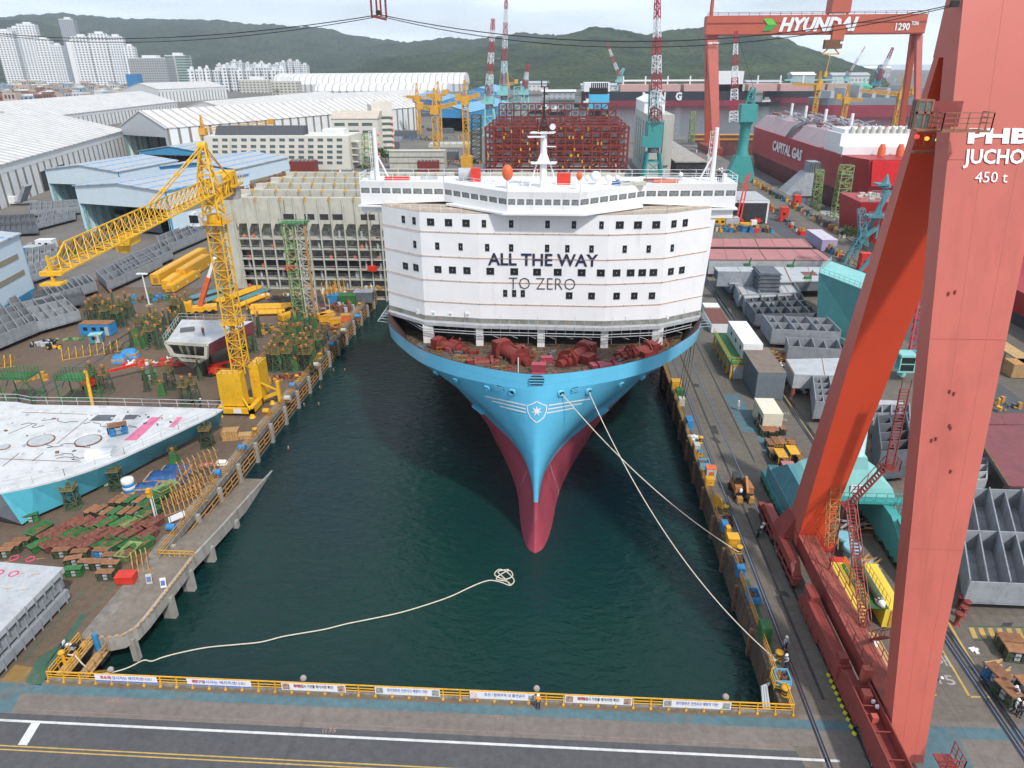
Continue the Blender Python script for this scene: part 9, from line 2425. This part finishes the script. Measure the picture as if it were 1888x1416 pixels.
quaybin('orange-yellow generator box beside the right quay railing',1350,1004,1.3,1.3,1.2,m_yel,False);quaybin('small yellow box behind the orange-yellow generator',1341,988,.5,.7,1.3,m_yel,False);quaybin('round-shouldered blue box above the yellow generator',1335,978,.7,1.0,1.2,m_blue,False);quaybin('small maroon tub of rubbish beside the blue box',1341,966,1.1,1.3,.8,m_brown)
quaybin('orange-topped equipment stand midway up the right quay',1309,880,1.3,1.2,1.6,m_cream,False,m2=m_orange);quaybin('light blue tub with a pale sack, right quay',1297,862,1.4,1.3,1.1,mat('light_blue_skip',None));quaybin('small blue and yellow box, right quay',1290,840,.7,.7,.8,m_yel,False,m2=m_blue);quaybin('tall cream cabinet, right quay',1284,832,.8,1.2,1.2,m_cream,False);quaybin('upright blue cabinet leaning on the right quay railing',1270,788,.9,1.9,1.5,m_blue,False);quaybin('cream crate below the green racks, right quay',1256,746,.9,1.2,1.2,m_cream,False);quaybin('green rack on the upper right quay',1252,730,1.2,1.4,1.3,m_green,False);quaybin('yellow winch box at the top of the right quay',1246,714,1.6,1.6,1.3,m_yel,False)
quaybin('yellow gate stand on the right quay where the railing bends',1308,892,1.0,1.0,.9,m_yel,False);heap('sheeting','crumpled clear sheeting beside the highest right bollard',1282,808,10,(.6,.8),(m_whitem,),'sheeting',41,.4);trestle('yellow ladder laid by the middle right bollard',1324,938,5,1.45,.5,1.2,.5,m_yel)
for l,x,y,m in(('coil of pale rope left of the lower right bollard',1426,1216,m_rope),('coil of grey rope at the middle right bollard',1329,956,m_lgrey)):
 mb=MB();mb .path([(.05*math .sin(k*2.3)+(.35+.12*math .sin(k*.9))*math .cos(k*.55),(.42+.14*math .cos(k*1.1))*math .sin(k*.55),.06+k*.005)for k in range(60)],.045,5);solo('rope_coil',mb,m,l,'rope',tuple(g(x,y)))
sheet('quay_green_floor',[gp((1366,1068),(1380,1068),(1452,1262),(1436,1290),(1420,1250))],pm_green,.012)
mb=MB()
for k in range(3):mb .path([(-.4-k*.25,-1.5,-2.5),(-.4-k*.25,-.8,-.6),(-.2-k*.2,1.2,-.2),(.2,1.5,-.1)],.12,6)
solo('pipe_bends',mb,m_lgrey,'bent grey pipes rising from the water in the near right corner','pipes',(QX1-.4,48.2,0))
# dockside gear rows: one thing each
def mk_gear(m,k):
 def f():
  t=thing('gear_box','x','dockside gear');mb=MB();mb .bc(0,0,0,1.6,1.3,1.2);part(t,'body',mb,m);mb=MB();mb .tube((-.8,.2,1.5),(.8,.2,1.5),.5,n=10)if k else mb .bc(.2,.3,1.2,.9,.7,.9);part(t,'top',mb,m_dgrey if k else m_crate);return t
 return f
GK={'yellow':Kind(mk_gear(m_yel,0)),'blue':Kind(mk_gear(m_blue,1)),'red':Kind(mk_gear(m_redp,0)),'green':Kind(mk_gear(m_dgreen,1)),'brown':Kind(mk_gear(m_rust,0)),'cream':Kind(mk_gear(m_cream,1))}
rq=random .Random(77);CN=list(GK)
for nm,a,b,n_,sp in(('far dock edge',(1376,328),(1560,442),42,2.2),('middle of the dock road',(1402,368),(1480,437),20,3),('road below the lilac container',(1530,462),(1566,490),9,3),('ground under the bridge wing',(1312,426),(1425,428),24,3)):
 for i in range(n_):
  f=(i+rq .uniform(-.3,.3))/n_;c=CN[rq .randrange(6)]if nm[0]!='g' else('blue' if rq .random()<.6 else CN[rq .randrange(6)]);p=g(a[0]+(b[0]-a[0])*f+rq .uniform(-sp,sp),a[1]+(b[1]-a[1])*f+rq .uniform(-1.5,1.5));s_=rq .uniform(.7,1.25)
  GK[c].put((p .x,p .y),rq .uniform(0,3),'%s gear box %d along the %s'%(c,i+1,nm),'gear boxes along the right dock',(s_,s_,s_))
for x,y,l in((1443,408,'red kiosk in the middle of the dock road'),(1467,384,'red kiosk at the far dock edge'),(1590,500,'red kiosk beside the teal crane arm')):cabin('kiosk',l,'kiosk',x,y,2.6,2.4,5,0,m_redp,m_redp,1,0,0,False)
for x,y,r_,L_,u_,l in((1358,416,1.15,6,15,'red boom lift with raised arms under the bridge wing'),(1365,414,1.2,6.5,16,'second red boom lift beside the first, arms raised'),(1562,410,.8,8,7,'red boom lift at the gas carrier stern'),(1395,412,.3,4,5,'red scissor lift right of the white truck')):boomlift(l,x,y,r_,L_,u_)
t=thing('truck','small white-cabbed truck among the blue bins','truck',(*g(1380,418)[:2],0));mb=MB();mb .bc(1.6,0,.5,1.8,2,1.8);part(t,'cab',mb,m_white);mb=MB();mb .bc(-1.2,0,.6,3.8,2,.8);part(t,'bed',mb,m_yel);mb=MB();mb .tube((1.5,-1.1,.45),(1.5,1.1,.45),.45);mb .tube((-2,-1.1,.45),(-2,1.1,.45),.45);part(t,'axle_wheels',mb,m_black)
t=thing('truck','white-cabbed lorry with a tilted grey load in the vast hall doorway','truck',(*g(38,378)[:2],0),.1);mb=MB();mb .bc(-2.5,0,.8,3,2.6,2.8);part(t,'cab',mb,m_white);mb=MB();mb .bc(3,0,1,9,2.6,.6);mb .beam((1,0,1.6),(5,0,8),5,1.2);part(t,'load',mb,m_grey)
heap('plate_field','field of flat grey plates and blocks on the dock floor',1470,372,40,(7,26),(m_grey,m_lgrey),'plates',51,.8).location .z=-11
for x,y,sx,sy in((1440,350,8,24),(1490,372,9,22),(1530,396,10,20)):
 p=g(x,y,-10.4);t=thing('staging_plate','grey studded staging plate %s on the dock floor'%('farthest' if x<1450 else 'middle' if x<1500 else 'nearest'),'staging',(p .x,p .y,-11));mb=MB();mb .bc(0,0,0,sx,sy,.6);part(t,'plate',mb,m_lgrey);mb=MB()
 for k in range(18):mb .bc(rq .uniform(-.4,.4)*sx,rq .uniform(-.45,.45)*sy,.6,1.2,.5,.15)
 part(t,'slots',mb,m_deep)
 # red block and far right ships
p=g(1612,470,-6);t=thing('hull_block','red stern block with pale debris on top, between the dock towers and teal crane','hull block',(p .x,p .y,-11));zz=D(1612,372,p .y).z+11;mb=MB();mb .loft([[(-5,0,0),(6,0,0),(6,16,0),(-5,16,0)],[(-8,-1,zz),(8,-1,zz),(8,18,zz),(-8,18,zz)]],True,True);part(t,'shell',mb,m_cgr);mb=MB();mb .rail([(-8,-1,zz),(8,-1,zz)],1.4,2,.12,(1,.5));[mb .bc(rq .uniform(-6,6),rq .uniform(0,12),zz,1.6,1.4,rq .uniform(.5,1.5))for _ in range(14)];part(t,'deck_debris',mb,m_cream)
a=g(1838,580);t=thing('ship_hull','dark red ship hull with a black shell behind, cut by the right edge','ship hull',(a .x,a .y,0));zz=D(1853,545,a .y+2).z;mb=MB();mb .m=1;mb .box(0,60,-40,40,-4,2.5);mb .m=0;mb .loft([[(0,-40,2.5),(60,-40,2.5),(60,40,2.5),(0,40,2.5)],[(-1,-40,7.5),(60,-40,7.5),(60,42,7.5),(-1,42,7.5)]],True,True);part(t,'shell',mb,[m_cgr,m_deep]);mb=MB();mb .box(2,40,42,60,4,20);mb .box(4,50,41,44,7,9);part(t,'grey_superstructure',mb,m_dgrey);mb=MB();mb .box(0,40,39,41,7.5,9.5);part(t,'deck_edge',mb,m_whitem)
sheet('dock_road_right',[rect(72,79,60,150)],gm_road,.006);rails('dock_rail_outer',[69,66],46,150,.2)
t=thing('work_platform','long brown timber platform with crates beyond the right gantry leg','platform',(*g(1838,670)[:2],0),.0);mb=MB();mb .bc(2,0,2.4,3,14,.3);part(t,'deck',mb,m_wood);[part(t,'leg',MB().box(1+i*2-.1,1+i*2+.1,j-.1,j+.1,0,2.4),m_crate)for i in(0,1)for j in(-6,0,6)]
t=cabin('timber_crate','slatted timber crate at the right edge beyond the platform','crate',1872,692,3.4,3,2.6,0,m_wood,m_crate,0,0,1,False)
heap('scrap_line','clutter with a yellow machine above the maroon decks',1830,752,26,(4,1.5),(m_crate,m_yel,m_dgrey),'scrap',52,1.2);heap('paper_scrap','torn white paper by the yellow line, right',1795,1200,3,(.3,.2),(m_whitem,),'paper',53,.05);heap('pallet','broken pale pallet by the yellow line, right',1818,1232,10,(.3,1.2),(m_wood,),'pallet',54,.15,True);heap('cage_pile','ochre cage left of the white-topped block',1436,664,24,(1.6,1.4),(m_crate,),'cages',55,1.8,True)
quaybin('green box behind the far sill stairs',1530,940,.9,1.1,1,m_green,False)
# ================================================================== background left infill
t,W,L_=gbox('steel_block','long cream steel block with three joints behind the white mast','steel block',((719,312),(820,312),(730,296)),9,m_cream);zz=D(770,279,g(719,312).y).z;mb=MB();mb .box(0,W,0,10,0,zz);part(t,'shell',mb,m_cream);mb=MB();[mb .box(0,W,-.15,0,zz*k,zz*k+.35)for k in(.33,.66,.96)];part(t,'seams',mb,m_dgrey)
for lab,px0,px1,pb,pt,m in(('oxide-red winch house left of the white mast',536,580,318,298,m_oxide),('oxide-red winch house right of the white mast',770,808,318,298,m_oxide),('long grey steel block before the blue sheds',728,766,256,242,m_dgrey),('dark steel block near the blue shed doorway',808,836,246,238,m_dgrey),('grey steel block below the left blue sheds',706,740,262,254,m_grey),('dark flat block left of the leftmost tower crane',718,770,228,222,m_dgrey),('dark steel block at the office end',712,735,275,262,m_dgrey),('white steel block on the quay left of the red module',790,866,272,266,m_cream),('second dark flat block behind the blue sheds',740,800,215,209,m_dgrey),('grey rib block before the cream steel block',820,845,295,280,m_dgrey)):
 a=g(px0,pb);b=D(px1,pb,a .y);zz=D(px0,pt,a .y).z;W=b .x-a .x;t=thing('yard_block',lab,'steel block',(a .x,a .y,0),.05);mb=MB();mb .box(0,W,0,W*.6,0,zz);part(t,'shell',mb,m);mb=MB();[mb .box(W*k/6,W*k/6+.4,-.3,W*.6,zz,zz+zz*.12)for k in range(6)];part(t,'ribs',mb,m_grey)
heap('scrap_line','coloured clutter on the yard between the blue sheds and red module',790,256,90,(28,16),(m_rust,m_yel,m_dgrey,m_green,m_blue),'scrap',61,2.4);heap('scrap_line','dark clutter of plates before the left blue sheds',740,240,80,(26,24),(m_dgrey,m_grey,m_rust),'scrap',62,2.6);heap('scrap_line','clutter along the cream section far end',600,322,60,(30,6),(m_oxide,m_green,m_whitem,m_cyan),'scrap',63,2.2);heap('scrap_line','clutter on the far quay between the module and funnel',850,300,50,(14,10),(m_yel2,m_rust,m_redp),'scrap',64,2.4);heap('scrap_line','traffic and gear on the quay road right of the concrete tower',1265,285,60,(14,60),(m_redp,m_whitem,m_dgreen,m_yel2),'gear',65,2.4)
# trees with leaf-size faces
m_leaf=mat('leaves',(.035,.075,.02),.8,var=.5,scale=1.2)
def tree(lab,px,py,h,s_):
 p=g(px,py);t=thing('tree',lab,'tree',(p .x,p .y,0));mb=MB();mb .tube((0,0,0),(.1,0,h*.6),.25,.1);[mb .tube((0,0,h*.4),(math .cos(a)*s_*.5,math .sin(a)*s_*.5,h*.75),.1,.04)for a in(0,2,4)];part(t,'trunk',mb,m_rust);rq=random .Random(int(px*7+py));mb=MB()
 for c in range(9):
  cc=V((rq .uniform(-.6,.6)*s_,rq .uniform(-.6,.6)*s_,h*rq .uniform(.5,.85)))
  for k in range(60):d=V((rq .gauss(0,1),rq .gauss(0,1),rq .gauss(0,.8))).normalized()*s_*.42*rq .random()**.4;q=cc+d;u=V((rq .uniform(-1,1),rq .uniform(-1,1),rq .uniform(-1,1)))*.35;v=V((rq .uniform(-1,1),rq .uniform(-1,1),rq .uniform(-1,1)))*.35;mb .add([q-u,q+v,q+u,q-v],[(0,1,2,3)])
 part(t,'crown',mb,m_leaf)
for i,(x,y,h,s_,l)in enumerate(((512,176,14,9,'round tree before the tan offices, left'),(524,175,13,8,'round tree before the tan offices, right'),(703,296,8,5,'dark tree at the cream office corner'),(712,300,7,4,'smaller dark tree at the cream office corner'),(520,310,5,4,'dark shrub below the cream office'),(535,311,5,4,'second dark shrub below the cream office'),(1575,452,6,5,'dark shrub under the larger green tower'),(372,136,20,16,'tree on the slope among the far apartments'))):tree(l,x,y,h,s_)
# ================================================================== people
def skin(joints,edges,rad,mats_):
 me=bpy .data .meshes .new('tmp');me .from_pydata(joints,edges,[]);o=bpy .data .objects .new('tmp',me);COL .objects .link(o)
 md=o .modifiers .new('s','SKIN');sb=o .modifiers .new('d','SUBSURF');sb .levels=sb .render_levels=1
 for i,r_ in enumerate(rad):me .skin_vertices[0].data[i].radius=(r_,r_)
 me .skin_vertices[0].data[0].use_root=True
 bpy .context .view_layer .update();r=bpy .data .meshes .new_from_object(o .evaluated_get(bpy .context .evaluated_depsgraph_get()));bpy .data .objects .remove(o)
 r .materials .clear();r .materials .append(mats_)
 for p in r .polygons:p .use_smooth=True
 return r
def person(label,loc,rz,top,bottom,arm=0,bend=0,stride=.0,helmet=True):
 t=thing('person',label,'person',loc,rz)
 def B(x,y,z):
  if z>.95 and bend:d=z-.95;y,z=y-d*math .sin(bend),.95+d*math .cos(bend)+y*math .sin(bend)
  return(x,y,z)
 J=[B(0,0,.97),B(0,0,1.18),B(0,0,1.40),B(0,-.01,1.52),B(0,-.02,1.62),B(0,-.01,1.72)];Rr=[.13,.12,.13,.055,.075,.08];E=[(0,1),(1,2),(2,3),(3,4),(4,5)]
 cl_top=[0,1,2];JT_,RT_,ET_=list(J[:4]),[.165,.155,.165,.07],[(0,1),(1,2),(2,3)];JB_,RB_,EB_=[J[0]],[.155],[]
 for s_ in(-1,1):
  a=arm if s_>0 else 0;sh,el,wr,pm=B(s_*.19,0,1.42),B(s_*.25,.03-a*.12,1.15+a*.06),B(s_*(.23-a*.08),-.08-a*.26,.93+a*.24),B(s_*(.22-a*.1),-.11-a*.32,.86+a*.30)
  i=len(J);J+=[sh,el,wr,pm];Rr+=[.06,.045,.028,.032];E+=[(2,i),(i,i+1),(i+1,i+2),(i+2,i+3)]
  for k in range(5):
   q=V(pm);f=V(((k-2)*.018,-.03,-.07-(.015 if k in(1,2,3)else 0)))if k else V((-s_*.04,-.045,-.03));J .append(tuple(q+f));Rr .append(.009);E .append((i+3,len(J)-1))
  n0=len(JT_);JT_+=[sh,el,wr];RT_+=[.078,.062,.048];ET_+=[(2,n0),(n0,n0+1),(n0+1,n0+2)]
  st=stride*s_;hp_,kn,an,to=(s_*.095,0,.90),(s_*.11,-.03-st*.5,.50),(s_*.115,.02-st,.09),(s_*.125,-.15-st,.045)
  i=len(J);J+=[hp_,kn,an,to];Rr+=[.09,.06,.042,.038];E+=[(0,i),(i,i+1),(i+1,i+2),(i+2,i+3)]
  n0=len(JB_);JB_+=[hp_,kn,(an[0],an[1],.13)];RB_+=[.108,.082,.068];EB_+=[(0,n0),(n0,n0+1),(n0+1,n0+2)]
  mb=MB();mb .blob((to[0],(an[1]+to[1])/2+.02,.05),.055,.15,.06,8,6,0);part(t,'boot',mb,m_black)
 for nm,a,b,c,m in(('body',J,E,Rr,m_skin),('jacket',JT_,ET_,RT_,top),('trousers',JB_,EB_,RB_,bottom)):
  o=bpy .data .objects .new(nm,skin(a,b,c,m));COL .objects .link(o);o .parent=t
 h=J[5];mb=MB();mb .lathe([(.14,-.02),(.135,.03),(.10,.10),(.03,.135)],(h[0],h[1],h[2]),14);mb .bc(h[0],h[1]-.13,h[2]-.03,.16,.12,.02);part(t,'helmet',mb,m_helmet if helmet else m_black)
 f=V(J[4]);mb=MB();mb .bc(f .x,f .y-.085,f .z-.01,.025,.035,.035);[mb .bc(f .x+e,f .y-.08,f .z+.03,.02,.015,.012)for e in(-.03,.03)];mb .bc(f .x,f .y-.08,f .z-.045,.045,.012,.01);part(t,'face_features',mb,m_skin)
m_vest=mat('orange_vest',(.65,.26,.03),.7,var=.1,scale=5)
G3=lambda x,y,z=0:tuple(g(x,y,z))
person('worker in an orange vest facing away at the banner railing',G3(992,1308),PI,m_vest,m_navyc,.2)
person('worker in grey with a white helmet on the rail, farther of the quay pair',G3(1446,1199),.6,m_greyc,m_navyc,.6,0,.12)
person('worker in grey hauling rope beside the lower bollard, nearer of the quay pair',G3(1448,1232),-1.2,m_greyc,m_navyc,.8,.15,.08)
person('left of two helmeted workers standing by the inner rail, bottom right',G3(1868,1316),.8,m_greyc,m_navyc,.4,0,.2)
person('right of two helmeted workers standing by the inner rail, bottom right',G3(1878,1322),-.5,m_navyc,m_navyc,.3)
person('worker stooping at the welding set cut by the right edge',G3(1873,1290,.4),-1.4,m_greyc,m_navyc,1,.5)
person('lone worker in pale clothes walking left of the big grey container',G3(1360,757),.3,m_greyc,m_greyc,.1,0,.15)
person('worker in red jacket on top of the cream wedge block',G3(376,619,7.6),0,m_redp,m_navyc,.3)
person('worker in dark clothes on the right bridge wing',(23.9,110.2,36.06),0,m_navyc,m_navyc,.2);person('worker in grey beside the other on the right bridge wing',(24.4,110.9,36.06),.5,m_greyc,m_navyc,.2)
person('figure bending beside the near leg on green floor paint',G3(1716,1268),1.2,m_navyc,m_greyc,1,.8,.1)
person('worker in dark clothes at the tip of the white deck block',G3(370,752),1.5,m_navyc,m_navyc,.5,.3)
# ================================================================== air
mb=MB();mb .box(-4600,3000,-40,6900,-14,480)
hz=bpy .data .materials .new('haze');hz .use_nodes=True;n=hz .node_tree;n .nodes .clear();ou=n .nodes .new('ShaderNodeOutputMaterial');pv=n .nodes .new('ShaderNodeVolumePrincipled')
pv .inputs['Color'].default_value=(.80,.90,1.0,1);pv .inputs['Density'].default_value=.00009;pv .inputs['Anisotropy'].default_value=.2
n .links .new(pv .outputs[0],ou .inputs['Volume']);hz .volume_intersection_method='FAST' if hasattr(hz,'volume_intersection_method')else None
struct('haze',mb,hz,'stuff')
